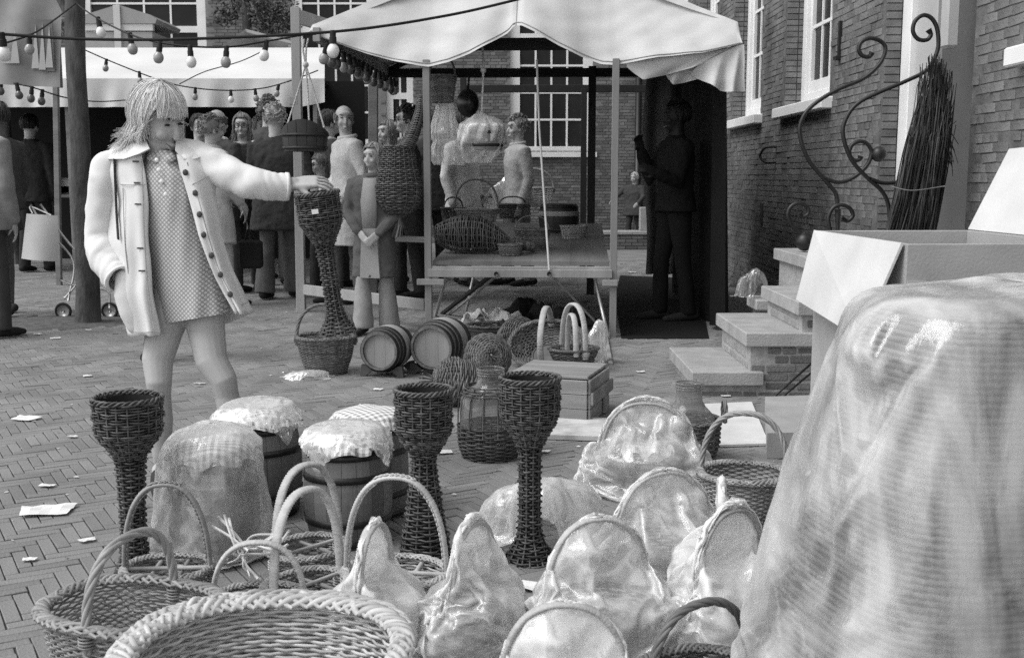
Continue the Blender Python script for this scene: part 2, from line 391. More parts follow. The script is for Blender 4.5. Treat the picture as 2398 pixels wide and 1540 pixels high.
# ---------------------------------------------------------------- brick building on the right
XW = 2.42; CH = .05; BL = .172
bld = thing('brick_house', 'long brick house with tall white windows and stone stoop on the right', 'building', (XW, 8, 0))
def loc(v): return Vector(v) - bld.location
YN, YF, ZT = 2.2, 21.0, 5.2
openings = []          # (y0, y1, z0, z1)
for k in range(-4, 1): openings.append((8.62 - k * 2.36, 10.04 - k * 2.36, 1.70, 4.6))
openings.append((3.7, 5.30, 1.70, 4.6)); openings.append((5.95, 7.38, .69, 4.3))
def solid(y, z): 
    for y0, y1, z0, z1 in openings:
        if y0 < y < y1 and z0 < z < z1: return False
    return True
bm_ = brick_mesh('brick', .001, .001, .001, WBR)
# brick: local x = along wall(Y), y = depth (X), z up
def wbrick(L_): 
    q = MB().box((-.006, -L_ / 2 + .003, -CH / 2 + .003), (.03, L_ / 2 - .003, CH / 2 - .003), None, .0018); me = q.mesh('brick'); me.materials.append(WBR); return me
wb = {0: wbrick(BL), 1: wbrick(BL / 2)}
wd = {}
for k in wb:
    vs = np.array([tuple(v.co) for v in wb[k].vertices]); pp = [tuple(p.vertices) for p in wb[k].polygons]
    wd[k] = (vs, np.array([f for f in pp if len(f) == 4]), np.array([f for f in pp if len(f) == 8]))
rest = MB(); cnt = 0; cand = []
for r in range(int(4.7 / CH)):
    z = CH * (r + .5); y = YN + (.043 if r % 2 else 0)
    k = r % 2
    while y < YF:
        kind = 0 if (random.random() < .62) else 1
        L_ = BL if kind == 0 else BL / 2
        yc = y + L_ / 2
        if solid(yc - L_ * .45, z) and solid(yc + L_ * .45, z): cand.append((yc, z, kind))
        y += L_
def vis(yc, z):
    t = yc * CP - (z - CAM_H) * SP
    u = CU + FPX * XW / t; v = CV - FPX * ((z - CAM_H) * CP + yc * SP) / t
    return -20 < v < 1000 and u < 2420
for yc, z, kind in cand:
    dx = random.gauss(0, .0025); rot = random.gauss(0, .018)
    if cnt < 300 and yc < 8.6 and vis(yc, z) and .9 < z < 2.35 and (yc < 5.9 or yc > 7.38):
        o = link('brick', wb[kind], bld); o.location = loc((XW + dx, yc, z)); o.rotation_euler = (rot, 0, 0); cnt += 1
    else:
        vs, q4, q8 = wd[kind]
        V = vs + np.array([XW + dx, yc, z]) - np.array(bld.location)
        rest.add(V, q4, q8)
rest.build('brickwork', WBR, bld, False, 'stuff')
# mortar face with openings: strips
mb = MB()
ys = sorted({YN, YF} | {o[0] for o in openings} | {o[1] for o in openings})
for y0, y1 in zip(ys[:-1], ys[1:]):
    ym = (y0 + y1) / 2; op = [o for o in openings if o[0] < ym < o[1]]
    spans = [(0, ZT)] if not op else [(0, op[0][2]), (op[0][3], ZT)]
    for z0, z1 in spans: mb.box(loc((XW - .002, y0, z0)), loc((XW + .45, y1, z1)))
mb.build('wall', MORT, bld, False)
mb = MB(); mb.box(loc((XW - .25, YN, ZT)), loc((XW + 3, YF, ZT + .25)), None, .02); mb.build('eaves', GREYP, bld, False)
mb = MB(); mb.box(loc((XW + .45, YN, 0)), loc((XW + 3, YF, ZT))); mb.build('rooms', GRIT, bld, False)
DRK = mat('shaded_reveal_brick', .17, .85, .25, 9, .2, .4, 70)
def reveal(y, z0, z1, side):
    q = MB(); z = z0
    while z < z1:
        d = random.random() * .004
        q.box((XW + .012 - bld.location.x, (y - .012 + d) if side > 0 else y - d, 0), (0, 0, 0)) if 0 else None
        a = loc((XW + .0, y - .010 - d if side > 0 else y, z + .004)); b = loc((XW + .095, y if side > 0 else y + .010 + d, z + CH - .004)); q.box(a, b)
        a = loc((XW + .103, y - .010 - d if side > 0 else y, z + .004)); b = loc((XW + .17, y if side > 0 else y + .010 + d, z + CH - .004)); q.box(a, b)
        z += CH
    q.build('reveal', DRK, bld, False, 'stuff')
for i, (y0, y1, z0, z1) in enumerate(openings):
    reveal(y1, z0, min(z1, 4.2), 1)
    if z0 < 1: continue
    w = MB(); X0 = XW + .14
    F = .13
    w.box(loc((X0, y0, z0 + .08)), loc((X0 + .12, y0 + F, z1)), None, .006); w.box(loc((X0, y1 - F, z0 + .08)), loc((X0 + .12, y1 - .012, z1)), None, .006)
    w.box(loc((X0, y0 + F, z0 + .08)), loc((X0 + .115, y1 - F, z0 + .2)), None, .006); w.box(loc((X0, y0 + F, z1 - .12)), loc((X0 + .115, y1 - F, z1)), None, .006)
    win = w.build('window', WHT, bld, False)
    s_ = MB(); 
    s_.box(loc((X0 + .03, y0 + F + .003, z0 + .2)), loc((X0 + .1, y0 + F + .07, z1 - .12)), None, .004); s_.box(loc((X0 + .03, y1 - F - .07, z0 + .2)), loc((X0 + .1, y1 - F - .003, z1 - .12)), None, .004)
    s_.box(loc((X0 + .03, y0 + F + .07, z0 + .203)), loc((X0 + .1, y1 - F - .07, z0 + .3)), None, .004)
    ny = 4
    for j in range(1, ny):
        y = y0 + F + .07 + (y1 - y0 - 2 * F - .14) * j / ny; s_.box(loc((X0 + .045, y - .014, z0 + .3)), loc((X0 + .085, y + .014, z1 - .12)))
    for j in range(1, 6):
        z = z0 + .3 + j * .46; s_.box(loc((X0 + .042, y0 + F + .07, z - .014)), loc((X0 + .088, y1 - F - .07, z + .014)))
    s_.build('sash', WHT, win, False)
    p = MB(); 
    for j in range(ny):
        ya = y0 + F + .07 + (y1 - y0 - 2 * F - .14) * j / ny; yb = y0 + F + .07 + (y1 - y0 - 2 * F - .14) * (j + 1) / ny
        for k in range(6):
            za = z0 + .3 + k * .46; zb = min(za + .46, z1 - .12)
            if zb <= za: continue
            pp = MB().box(loc((X0 + .06, ya + .014, za + .014)), loc((X0 + .066, yb - .014, zb - .014)))
            if za < 3.6 and i < 3: pp.build('pane', PANE, win, False)
            else: p.v += pp.v; p.f += [f + p.n for f in pp.f]; p.n += pp.n
    if p.n: p.build('upper_panes', PANE, win, False, 'stuff')
    sl = MB(); sl.box(loc((XW - .09, y0 - .09, z0 - .005)), loc((XW + .15, y1 + .09, z0 + .085)), None, .008); sl.build('sill', WHT, win, False)
# door
y0, y1, z0, z1 = openings[-1]; X0 = XW + .13
dj = MB()
dj.box(loc((X0 - .03, y1 - .17, z0)), loc((X0 + .1, y1 - .012, z1)), None, .01); dj.box(loc((X0 - .03, y0, z0)), loc((X0 + .1, y0 + .17, z1)), None, .01)
dj.box(loc((X0 - .028, y0 + .17, z1 - .15)), loc((X0 + .1, y1 - .17, z1)), None, .01)
door = MB().box(loc((X0 + .05, y0 + .17, z0 + .02)), loc((X0 + .1, y1 - .5, z1 - .15)), None, .01).build('door', mat('door_paint', .09, .5, .1, 4), bld, False)
dj.build('door_frame', WHT, door, False)
MB().box(loc((X0 + .01, y1 - .5, z0 + .25)), loc((X0 + .09, y1 - .173, z1 - .153)), None, .012).build('door_leaf', GREYP, door, False)
MB().box(loc((X0 + .0, y1 - .5, z0 + .02)), loc((X0 + .092, y1 - .173, z0 + .247)), None, .012).build('kick_board', GREYP, door, False)
# wall irons, vent, white pipe
def wallthing(u, v, X=XW): return ax(u, v, X)
c = wallthing(1812, 364, XW - .02)
mb = MB(); mb.tube(smoothpath([loc((XW + .01, c.y - .06, c.z + .075)), loc((XW - .1, c.y - .03, c.z + .072)), loc((XW - .14, c.y + .02, c.z)), loc((XW - .1, c.y + .0, c.z - .06)), loc((XW + .01, c.y - .05, c.z - .058))], 6), .012, 6)
mb.build('wall_hook', IRON, bld)
c = wallthing(1972, 92); mb = MB(); mb.box(loc((XW - .03, c.y - .012, c.z - .13)), loc((XW + .01, c.y + .012, c.z + .13)), None, .004); mb.box(loc((XW - .05, c.y - .02, c.z - .15)), loc((XW - .0, c.y + .04, c.z - .12)), None, .004); mb.build('wall_anchor', IRON, bld, False)
c = wallthing(1786, 500); MB().box(loc((XW - .016, c.y - .05, c.z - .1)), loc((XW + .0, c.y + .05, c.z + .1)), None, .003).build('vent_slot', GRIT, bld, False)
c = wallthing(2232, 40); MB().box(loc((XW - .05, c.y - .05, c.z - .17)), loc((XW + .02, c.y + .05, c.z + 1.4)), None, .015).build('conduit', mat('pale_conduit', .4, .6, .05), bld, False)

# stone stoop: three steps and landing against the house
st = thing('stone_stoop', 'stone steps on brick risers climbing to the white door', 'steps', (1.5, 6.2, 0))
def sl_(v): return Vector(v) - st.location
SY0, SY1 = 5.82, 6.7
steps = [(.96, .154), (1.24, .364), (1.51, .53), (1.79, .70)]
for i, (x, z) in enumerate(steps):
    x1 = XW - .016 if i == 3 else steps[i + 1][0] + .1
    ya = SY0 - .0 + (.0 if i < 3 else .003); yb = SY1 + (0 if i < 3 else .9)
    xe = x1
    MB().box(sl_((x, ya, z - .075)), sl_((xe, yb, z)), None, .005).build('tread', STONE, st, False)
    body = MB().box(sl_((x + .035, ya + .035, 0)), sl_((x1 if i == 3 else steps[i + 1][0] + .034, yb - .035, z - .077)))
    body.build('core', mat('pale_mortar', .34, .9, .2, 25, 0, .4, 60), st, False)
sbm = {}
for L_ in (.165, .08):
    q = MB().box((-L_ / 2 + .005, -.03, -.019), (L_ / 2 - .005, .03, .019), None, .005); sbm[L_] = (q.mesh('brick'),)
    sbm[L_][0].materials.append(WBR)
sbl = {k: (v[0].copy(),) for k, v in sbm.items()}
for k in sbl: sbl[k][0].materials.clear(); sbl[k][0].materials.append(WBL)
r = 0; z = .02
while z < .62:
    # the face towards the street: only below each tread
    x = .99 + (.04 if r % 2 else 0)
    while x < XW - .1:
        L_ = .165 if random.random() < .6 else .08
        top = max([zz for xx, zz in steps if xx + .02 < x] or [0]) - .08
        if z + .022 < top and x + L_ < XW - .03:
            o = link('brick', sbm[L_][0], st); o.location = sl_((x + L_ / 2, SY0 + .06 + random.gauss(0, .003), z + .004)); o.rotation_euler = (0, random.gauss(0, .02), 0)
        x += L_
    z += .048; r += 1
for i, (x, zt) in enumerate(steps):       # risers facing left, their side light painted as paler brick
    zb = 0 if i == 0 else steps[i - 1][1]; z = zb + .022; r = 0
    while z + .02 < zt - .075:
        y = SY0 + .10 + (.05 if r % 2 else 0)
        while y < SY1 - .14:
            L_ = .165 if random.random() < .5 else .08
            o = link('brick', sbl[L_][0], st); o.location = sl_((x + .06, y + L_ / 2, z)); o.rotation_euler = (0, 0, PI / 2)
            y += L_
        z += .048; r += 1
# lower slab of the far flight
MB().box(sl_((1.62, 7.32, .30)), sl_((1.80, 7.62, .375)), None, .01).build('tread', STONE, st, False)
MB().box(sl_((1.66, 7.34, 0)), sl_((1.79, 7.6, .298))).build('core', MORT, st, False)

# ---------------------------------------------------------------- house across the square
YB = 20.0
fb = thing('brick_building', 'distant brick building with large white sash windows behind the stalls', 'building', (-3, YB, 0))
def fl(v): return Vector(v) - fb.location
def fwin(u0, u1, v0, v1):
    a = at(u0, v1, YB); b = at(u1, v0, YB); return (a.x, b.x, a.z, b.z)
fops = []
x0, x1, z0, _ = fwin(1195, 1390, 0, 356); fops.append((x0, x1, z0, z0 + 3.1, 4, .17))
x0, x1, _, _ = fwin(200, 480, 0, 300); fops.append((x0, x1, 1.75, 4.9, 4, .17))
x0, x1, _, _ = fwin(690, 880, 0, 300); fops.append((x0, x1, 1.75, 4.9, 4, .17))
x0, x1, _, _ = fwin(-190, 70, 0, 300); fops.append((x0, x1, 1.75, 4.9, 4, .17))
x0, x1, _, _ = fwin(905, 965, 0, 300); fops.append((x0, x1, .6, 3.1, 2, .12))
def fsolid(x, z):
    return not any(o[0] < x < o[1] and o[2] < z < o[3] for o in fops)
mb = MB()
for r in range(int(5.6 / .055)):
    z = .055 * (r + .5); x = -9.5 + (.05 if r % 2 else 0)
    while x < 2.9:
        L_ = .19 if random.random() < .6 else .095
        if fsolid(x + L_ * .1, z) and fsolid(x + L_ * .9, z):
            d = random.random() * .006; p0 = fl((x + .006, YB - .012 - d, z - .0225)); p1 = fl((x + L_ - .006, YB + .01, z + .0225))
            X0, Y0_, Z0 = p0; X1, Y1_, Z1 = p1
            mb.add([(X0, Y0_, Z0), (X1, Y0_, Z0), (X1, Y0_, Z1), (X0, Y0_, Z1), (X0, Y1_, Z0), (X1, Y1_, Z0), (X1, Y1_, Z1), (X0, Y1_, Z1)], [(0, 1, 2, 3), (3, 2, 6, 7), (0, 4, 5, 1), (0, 3, 7, 4), (1, 5, 6, 2)])
        x += L_
mb.build('brickwork', FBR, fb, False, 'stuff')
mb = MB(); xs = sorted({-14.0, 4.5} | {o[0] for o in fops} | {o[1] for o in fops})
for xa, xb in zip(xs[:-1], xs[1:]):
    xm = (xa + xb) / 2; op = [o for o in fops if o[0] < xm < o[1]]
    for za, zb in ([(0, 7)] if not op else [(0, op[0][2]), (op[0][3], 7)]):
        mb.box(fl((xa, YB, za)), fl((xb, YB + .4, zb)))
mb.build('wall', mat('far_mortar', .22, .9, .15, 6), fb, False)
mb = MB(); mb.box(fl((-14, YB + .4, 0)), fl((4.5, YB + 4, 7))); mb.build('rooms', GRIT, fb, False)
mb = MB(); mb.box(fl((-14, YB - .3, 7)), fl((4.5, YB + 4, 7.3))); mb.build('roof', GREYP, fb, False)
for x0, x1, z0, z1, n, F in fops:
    w = MB(); Y0_ = YB + .06
    w.box(fl((x0, Y0_, z0)), fl((x0 + F, Y0_ + .12, z1))); w.box(fl((x1 - F, Y0_, z0)), fl((x1, Y0_ + .12, z1)))
    w.box(fl((x0 + F, Y0_ + .002, z0)), fl((x1 - F, Y0_ + .12, z0 + .1))); w.box(fl((x0 + F, Y0_ + .002, z1 - .1)), fl((x1 - F, Y0_ + .12, z1)))
    w.box(fl((x0 + F, Y0_ + .004, z0 + 1.95)), fl((x1 - F, Y0_ + .12, z0 + 2.06)))
    win = w.build('window', WHT, fb, False)
    s_ = MB()
    for j in range(1, n):
        x = x0 + F + (x1 - x0 - 2 * F) * j / n; s_.box(fl((x - .017, Y0_ + .03, z0 + .1)), fl((x + .017, Y0_ + .07, z1 - .1)))
    rows = [z0 + .1 + .47 * k for k in range(1, 7)]
    for z in rows:
        if z < z1 - .1: s_.box(fl((x0 + F, Y0_ + .027, z - .017)), fl((x1 - F, Y0_ + .073, z + .017)))
    s_.build('glazing_bars', WHT, win, False)
    for j in range(n):
        for k in range(6):
            za = z0 + .1 + .47 * k; zb = min(za + .47, z1 - .1)
            if zb - za < .05: continue
            xa = x0 + F + (x1 - x0 - 2 * F) * j / n; xb = x0 + F + (x1 - x0 - 2 * F) * (j + 1) / n
            MB().box(fl((xa + .017, Y0_ + .045, za + .017)), fl((xb - .017, Y0_ + .05, zb - .017))).build('pane', PANE, win, False)
    MB().box(fl((x0 - .08, YB - .1, z0 - .09)), fl((x1 + .08, YB + .06, z0 - .002))).build('sill', WHT, win, False)
# drain pipe and pilaster right of the far window
a = at(1493, 400, YB - .12)
MB().tube([fl((a.x, YB - .12, 0)), fl((a.x, YB - .12, 6.9))], .06, 8).build('drain_pipe', IRON, fb)
a = at(1515, 400, YB - .1); b = at(1535, 400, YB)
MB().box(fl((a.x, YB - .12, 0)), fl((b.x, YB - .02, 6.9)), None, .01).build('pilaster', mat('pilaster_stone', .33, .8, .1), fb, False)
# ---------------------------------------------------------------- wicker
WD = mat('dark_willow', .075, .5, .35, 25, .55, spec=.45)
WDK = mat('dark_willow_core', .018, .8)
WLT = mat('peeled_willow', .46, .5, .15, 20, .2, spec=.4)
WGD = mat('golden_willow', .27, .5, .2, 20, .28, spec=.4)
WBN = mat('brown_willow', .12, .5, .3, 20, .35, spec=.4)
WRAP = mat('split_cane', .42, .5, .15, 30, .15, .3, 80)
def selli(th, p):
    c, s_ = np.cos(th), np.sin(th); e = 2.0 / p
    return np.sign(c) * np.abs(c) ** e, np.sign(s_) * np.abs(s_) ** e
def resample(prof, n):
    P = np.asarray(prof, float); d = np.concatenate([[0], np.cumsum(np.linalg.norm(np.diff(P, axis=0), axis=1))])
    s_ = np.linspace(0, d[-1], n); return np.stack([np.interp(s_, d, P[:, i]) for i in range(P.shape[1])], -1)
def weave(mb, prof, rows, nst, rr, amp, p=2.0, sides=4, jit=.12, spp=2, fl=(.8, 1.1), stakes=None, pair=1):
    """woven rows alternating in and out of nst upright stakes. prof: (z, a, b) up the wall"""
    R = resample(prof, rows); K = nst * spp; th = np.arange(K) * 2 * PI / K; cx, cy = selli(th, p)
    D = np.gradient(R, axis=0); D = D / np.maximum(np.linalg.norm(D, axis=1, keepdims=True), 1e-9)
    ang = np.arange(sides) * 2 * PI / sides + PI / sides
    for i in range(rows):
        z, a, b = R[i]; j = RNG.normal(0, jit * rr, K) * .5
        N = nrm(np.stack([cx / max(a, 1e-3), cy / max(b, 1e-3), 0 * cx], -1))
        off = amp * np.cos(PI * (np.arange(K) / spp + (i // pair))) + RNG.normal(0, jit * rr)
        Pc = np.stack([a * cx, b * cy, z + j + 0 * cx], -1) + N * off[:, None]
        U = N * 0; U += np.array([0, 0, 1.]) * D[i, 0]; U += N * D[i, 1]; U = nrm(U); NN = nrm(np.cross(U, nrm(np.roll(Pc, -1, 0) - np.roll(Pc, 1, 0))))
        r = rr * (1 + RNG.normal(0, .1))
        V = Pc[:, None, :] + NN[:, None, :] * (np.cos(ang) * r * fl[0])[None, :, None] + U[:, None, :] * (np.sin(ang) * r * fl[1])[None, :, None]
        mb.grid(V, closed_u=True, closed_v=True)
    if stakes:
        Q = resample(prof, 14)
        for k in range(nst):
            t_ = k * 2 * PI / nst; x, y = selli(np.array([t_]), p)
            mb.tube(np.stack([Q[:, 1] * x[0], Q[:, 2] * y[0], Q[:, 0]], -1), stakes, 4)
    return mb
def braid(mb, a, b, z, r, ro, twists, strands=3, p=2.0, n=None):
    """plaited border: short rods laid slanting over the edge, each from outside over to inside, crossed by a second layer"""
    m_ = int(twists * 1.9)
    for lay, (sg, k0, hh) in enumerate(((1, 0, 1.0), (-1, .5, .75))):
        for k in range(m_):
            t = np.linspace(0, 1, 9); th = (k + k0 + sg * (t - .5) * 2.6) * 2 * PI / m_; cx, cy = selli(th, p)
            N = nrm(np.stack([cx / a, cy / b, 0 * cx], -1)); C = np.stack([a * cx, b * cy, z + 0 * cx], -1)
            P = C + N * (np.cos(PI * t) * ro * 1.45 * (1 if lay == 0 else 1.1))[:, None]; P[:, 2] += np.sin(PI * t) * ro * hh - ro * .35 + RNG.normal(0, r * .12)
            mb.tube(P, r * .62 * (1 + RNG.normal(0, .14)) * np.array([.6, .85, 1, 1, 1, 1, 1, .85, .6]), 5)
    th = np.arange(90) * 2 * PI / 90; cx, cy = selli(th, p); N = nrm(np.stack([cx / a, cy / b, 0 * cx], -1))
    mb.tube(np.stack([a * cx, b * cy, z + 0 * cx], -1), r * .9, 6, closed=True)
    mb.tube(np.stack([a * cx, b * cy, z - ro * .6 + 0 * cx], -1) + N * ro * 1.1, r * .6, 5, closed=True)
    return mb
def arch(p0, p1, top, n=36, pw=2.4):
    p0, p1 = np.array(tuple(p0)), np.array(tuple(p1)); t = np.linspace(0, PI, n); c = np.cos(t); s_ = np.sin(t)
    e = 2 / pw; mid = (p0 + p1) / 2; h = top - (p0[2] + p1[2]) / 2
    c = np.sign(c) * np.abs(c) ** e; s_ = np.abs(s_) ** e
    P = mid + (p0 - mid) * c[:, None]; P[:, 2] += s_ * h; return P
def handle(mb, P, style, r=.008):
    P = smoothpath(P, 3)
    if style == 'twist':
        T = nrm(np.gradient(P, axis=0)); A = nrm(np.cross(T, np.array([.3, .9, .1]))); B = np.cross(T, A)
        L_ = np.concatenate([[0], np.cumsum(np.linalg.norm(np.diff(P, axis=0), axis=1))]); 
        Q = np.stack([np.interp(np.linspace(0, L_[-1], 150), L_, P[:, i]) for i in range(3)], -1)
        A = np.stack([np.interp(np.linspace(0, L_[-1], 150), L_, A[:, i]) for i in range(3)], -1); B = np.stack([np.interp(np.linspace(0, L_[-1], 150), L_, B[:, i]) for i in range(3)], -1)
        ph0 = np.linspace(0, L_[-1] / (r * 16) * 2 * PI, 150)
        for k in range(4):
            ph = ph0 + k * PI / 2; mb.tube(Q + (A * np.cos(ph)[:, None] + B * np.sin(ph)[:, None]) * r * .6, r * .62, 5)
    else:
        n = 190; L_ = np.concatenate([[0], np.cumsum(np.linalg.norm(np.diff(P, axis=0), axis=1))])
        Q = np.stack([np.interp(np.linspace(0, L_[-1], n), L_, P[:, i]) for i in range(3)], -1)
        rr = r * (.93 + .17 * (np.arange(n) % 2) + RNG.normal(0, .03, n))
        d = nrm(P[-1] - P[0]); sideways = np.cross(d, np.array([0, 0, 1.]))
        mb.tube(Q, rr, 10, flat=(.75, 1.45) if style != 'round' else (1, 1), up=tuple(sideways) if style != 'round' else None)
        if style == 'lace':
            T = nrm(np.gradient(Q, axis=0)); S = np.broadcast_to(nrm(sideways), T.shape); O = nrm(np.cross(T, S))
            O = np.where((O[:, 2:3] < 0) & (np.abs(T[:, 2:3]) < .5), -O, O)
            for k in (0, 1):
                w = np.sin(np.arange(n) * .9 + k * PI); mb.tube(Q + O * r * .9 + S * (w * r * .8)[:, None], r * .3, 4)
    return mb
def basket(name, label, loc, rz, prof, rows, nst, rr, m, p=2.0, hd=None, rim=(.008, .009, 26), group=None, div=False, amp=None, mh=None, cat='basket', foot=True, lined=True):
    t = thing(name, label, cat, loc, rz, group)
    z1, a1, b1 = prof[-1]; z0, a0, b0 = prof[0]
    w = MB(); weave(w, prof, rows, nst, rr, amp or rr * 1.25, p, 4, .32); w.build('weave', m, t, True, 'stuff')
    bm = MB(); th = np.linspace(0, 2 * PI, 40, endpoint=False); cx, cy = selli(th, p)
    rg = [np.stack([a0 * k * cx, b0 * k * cy, z0 + .006 + 0 * cx], -1) for k in np.linspace(.02, .99, 14)]
    bm.grid(np.stack(rg), closed_v=True); bm.build('bottom', m, t)
    if rim:
        rb = MB(); braid(rb, a1, b1, z1 + rim[0] * .5, rim[0], rim[1], rim[2], 3, p)
        rb.build('rim', m, t, True, 'stuff')
    if foot: MB().tube(np.stack([a0 * cx, b0 * cy, z0 + .006 + 0 * cx], -1), rr * 1.6, 5, closed=True).build('foot_ring', m, t)
    if hd:
        axis, top, style, r = hd[:4]; k = hd[4] if len(hd) > 4 else 0.0
        if axis == 'x': p0, p1 = (-a1, -k, z1 - .02), (a1, k, z1 - .02)
        else: p0, p1 = (-k, -b1, z1 - .02), (k, b1, z1 - .02)
        hb = MB(); P = arch(p0, p1, top)
        P = np.vstack([P[:1] - np.array([0, 0, .03]), P, P[-1:] - np.array([0, 0, .03])])
        handle(hb, P, style, r); ho = hb.build('handle', mh or m, t)
        for q in (P[1], P[-2]):
            wb_ = MB()
            for j in range(4): wb_.tube([q + np.array([r * 1.8 * math.cos(x), r * 1.8 * math.sin(x), -.012 + j * .007]) for x in np.linspace(0, 2 * PI, 10, endpoint=False)], .0028, 4, closed=True)
            wb_.build('binding', mh or m, ho)
    if div:
        d = MB(); zc = z1 - .012
        for s_ in (-.33, .33): d.tube([(a1 * s_, -b1 * .96, zc), (a1 * s_, b1 * .96, zc)], .006, 6)
        d.tube([(-a1 * .96, 0, zc + .011), (a1 * .96, 0, zc + .011)], .006, 6); d.build('divider', m, t)
    return t
def onground(u, v, z=0.0): 
    q = gp(u, v, z); return (q.x, q.y, .021)
R_ = math.radians
# the oval shopper, lower left
basket('handled_basket', 'oval pale wicker basket with tall arched handle in the lower left corner', onground(312, 1440, .2), R_(-20),
       [(0, .15, .105), (.06, .175, .125), (.2, .2, .15)], 30, 64, .0031, WGD, 2.6, ('y', .365, 'twist', .0095, .0), (.0085, .0105, 30))
# two nested trays in front
tr = basket('wicker_tray', 'large pale wicker tray basket with thick braided rim nearest the camera', onground(622, 1545, .3), R_(-4),
       [(.12, .2, .17), (.17, .22, .195), (.295, .25, .235)], 24, 50, .0034, WLT, 2.3, None, (.0105, .0135, 34))
basket('wicker_tray', 'second wicker tray stacked inside the front tray, rim just behind', Vector(onground(612, 1524, .3)) + Vector((0, .03, .0)), R_(-2),
       [(0, .19, .16), (.13, .23, .205), (.275, .265, .245)], 34, 50, .0034, WLT, 2.3, None, (.010, .013, 34))
# bottle carriers and small baskets with upright handles
bp = [(0, .09, .08), (.12, .113, .1)]
basket('bottle_basket', 'divided wicker bottle basket with laced handle behind the oval basket', onground(393, 1346, .12), R_(4), bp, 17, 30, .0032, WGD, 2.2, ('x', .35, 'lace', .0085), (.006, .007, 26), 'bottle baskets with upright handles', True)
basket('bottle_basket', 'divided wicker bottle basket with wide flat handle in front of the right keg', onground(722, 1298, .12), R_(48), bp, 17, 30, .0032, WGD, 2.2, ('x', .36, 'wrap', .0105), (.006, .007, 26), 'bottle baskets with upright handles', True, mh=WRAP)
basket('bottle_basket', 'divided wicker bottle basket with tall narrow flat handle, behind the front trays', onground(722, 1385, .12), R_(52), bp, 17, 30, .0032, WGD, 2.2, ('x', .37, 'wrap', .0105), (.006, .007, 26), 'bottle baskets with upright handles', True, mh=WRAP)
tb = basket('bottle_basket', 'wicker basket with raffia knotted round its low wide handle', onground(607, 1420, .12), R_(2), bp, 17, 30, .0032, WGD, 2.2, ('x', .265, 'wrap', .009), (.006, .007, 26), 'bottle baskets with upright handles', True, mh=WRAP)
basket('bottle_basket', 'round pale wicker basket with laced hoop handle beside the cone-footed vase', onground(928, 1356, .15), R_(-8), [(0, .1, .09), (.15, .133, .115)], 22, 34, .0033, WLT, 2.0, ('x', .40, 'lace', .0085), (.006, .007, 28), 'bottle baskets with upright handles', True)
# raffia knot and trailing tape on the tied handle
q = MB(); k0 = np.array(at(570, 1285, 2.72)); rng = np.random.default_rng(3)
for j in range(16):
    P = [k0 + rng.normal(0, .008, 3)]
    e = [(-.05, -.0, .075), (.10, .02, .045), (.12, .0, .02), (.03, -.02, -.08), (-.03, -.01, -.02)][j % 5]
    P += [k0 + np.array(e) * .5 + rng.normal(0, .012, 3), k0 + np.array(e) + rng.normal(0, .014, 3)]
    q.tube(smoothpath(P, 4), .003, 4, flat=(.4, 1.6))
for j in range(6): q.tube([k0 + np.array([math.cos(x) * .012, -.002 + j * .003 - .008, math.sin(x) * .012]) for x in np.linspace(0, 2 * PI, 10)], .0022, 4)
tag(q.build('raffia_tie', mat('raffia', .72, .6, .1), None), 'pale raffia strands knotted round a basket handle', 'raffia tie')
# round basket by the held vase, and the handled one at right
basket('round_basket', 'deep round wicker basket with hoop handle beneath the vase the woman holds', onground(765, 880), R_(12), [(0, .115, .105), (.1, .15, .135), (.215, .17, .155)], 32, 40, .0034, WBN, 2.2, ('x', .41, 'twist', .009, -.02), (.008, .009, 28))
basket('round_basket', 'wicker basket with twisted hoop handle right of the glass demijohn', onground(1742, 1122, .2), R_(-16), [(0, .1, .095), (.1, .125, .12), (.2, .14, .132)], 30, 40, .0034, WGD, 2.2, ('x', .40, 'twist', .0085), (.007, .0085, 28))
basket('hoop_basket', 'wicker basket with bare rope-twist handle among the plastic bags at the bottom', onground(1640, 1600, .13), R_(30), [(0, .1, .09), (.13, .13, .12)], 20, 36, .0034, WBN, 2.2, ('x', .285, 'twist', .0085), (.007, .0085, 28))

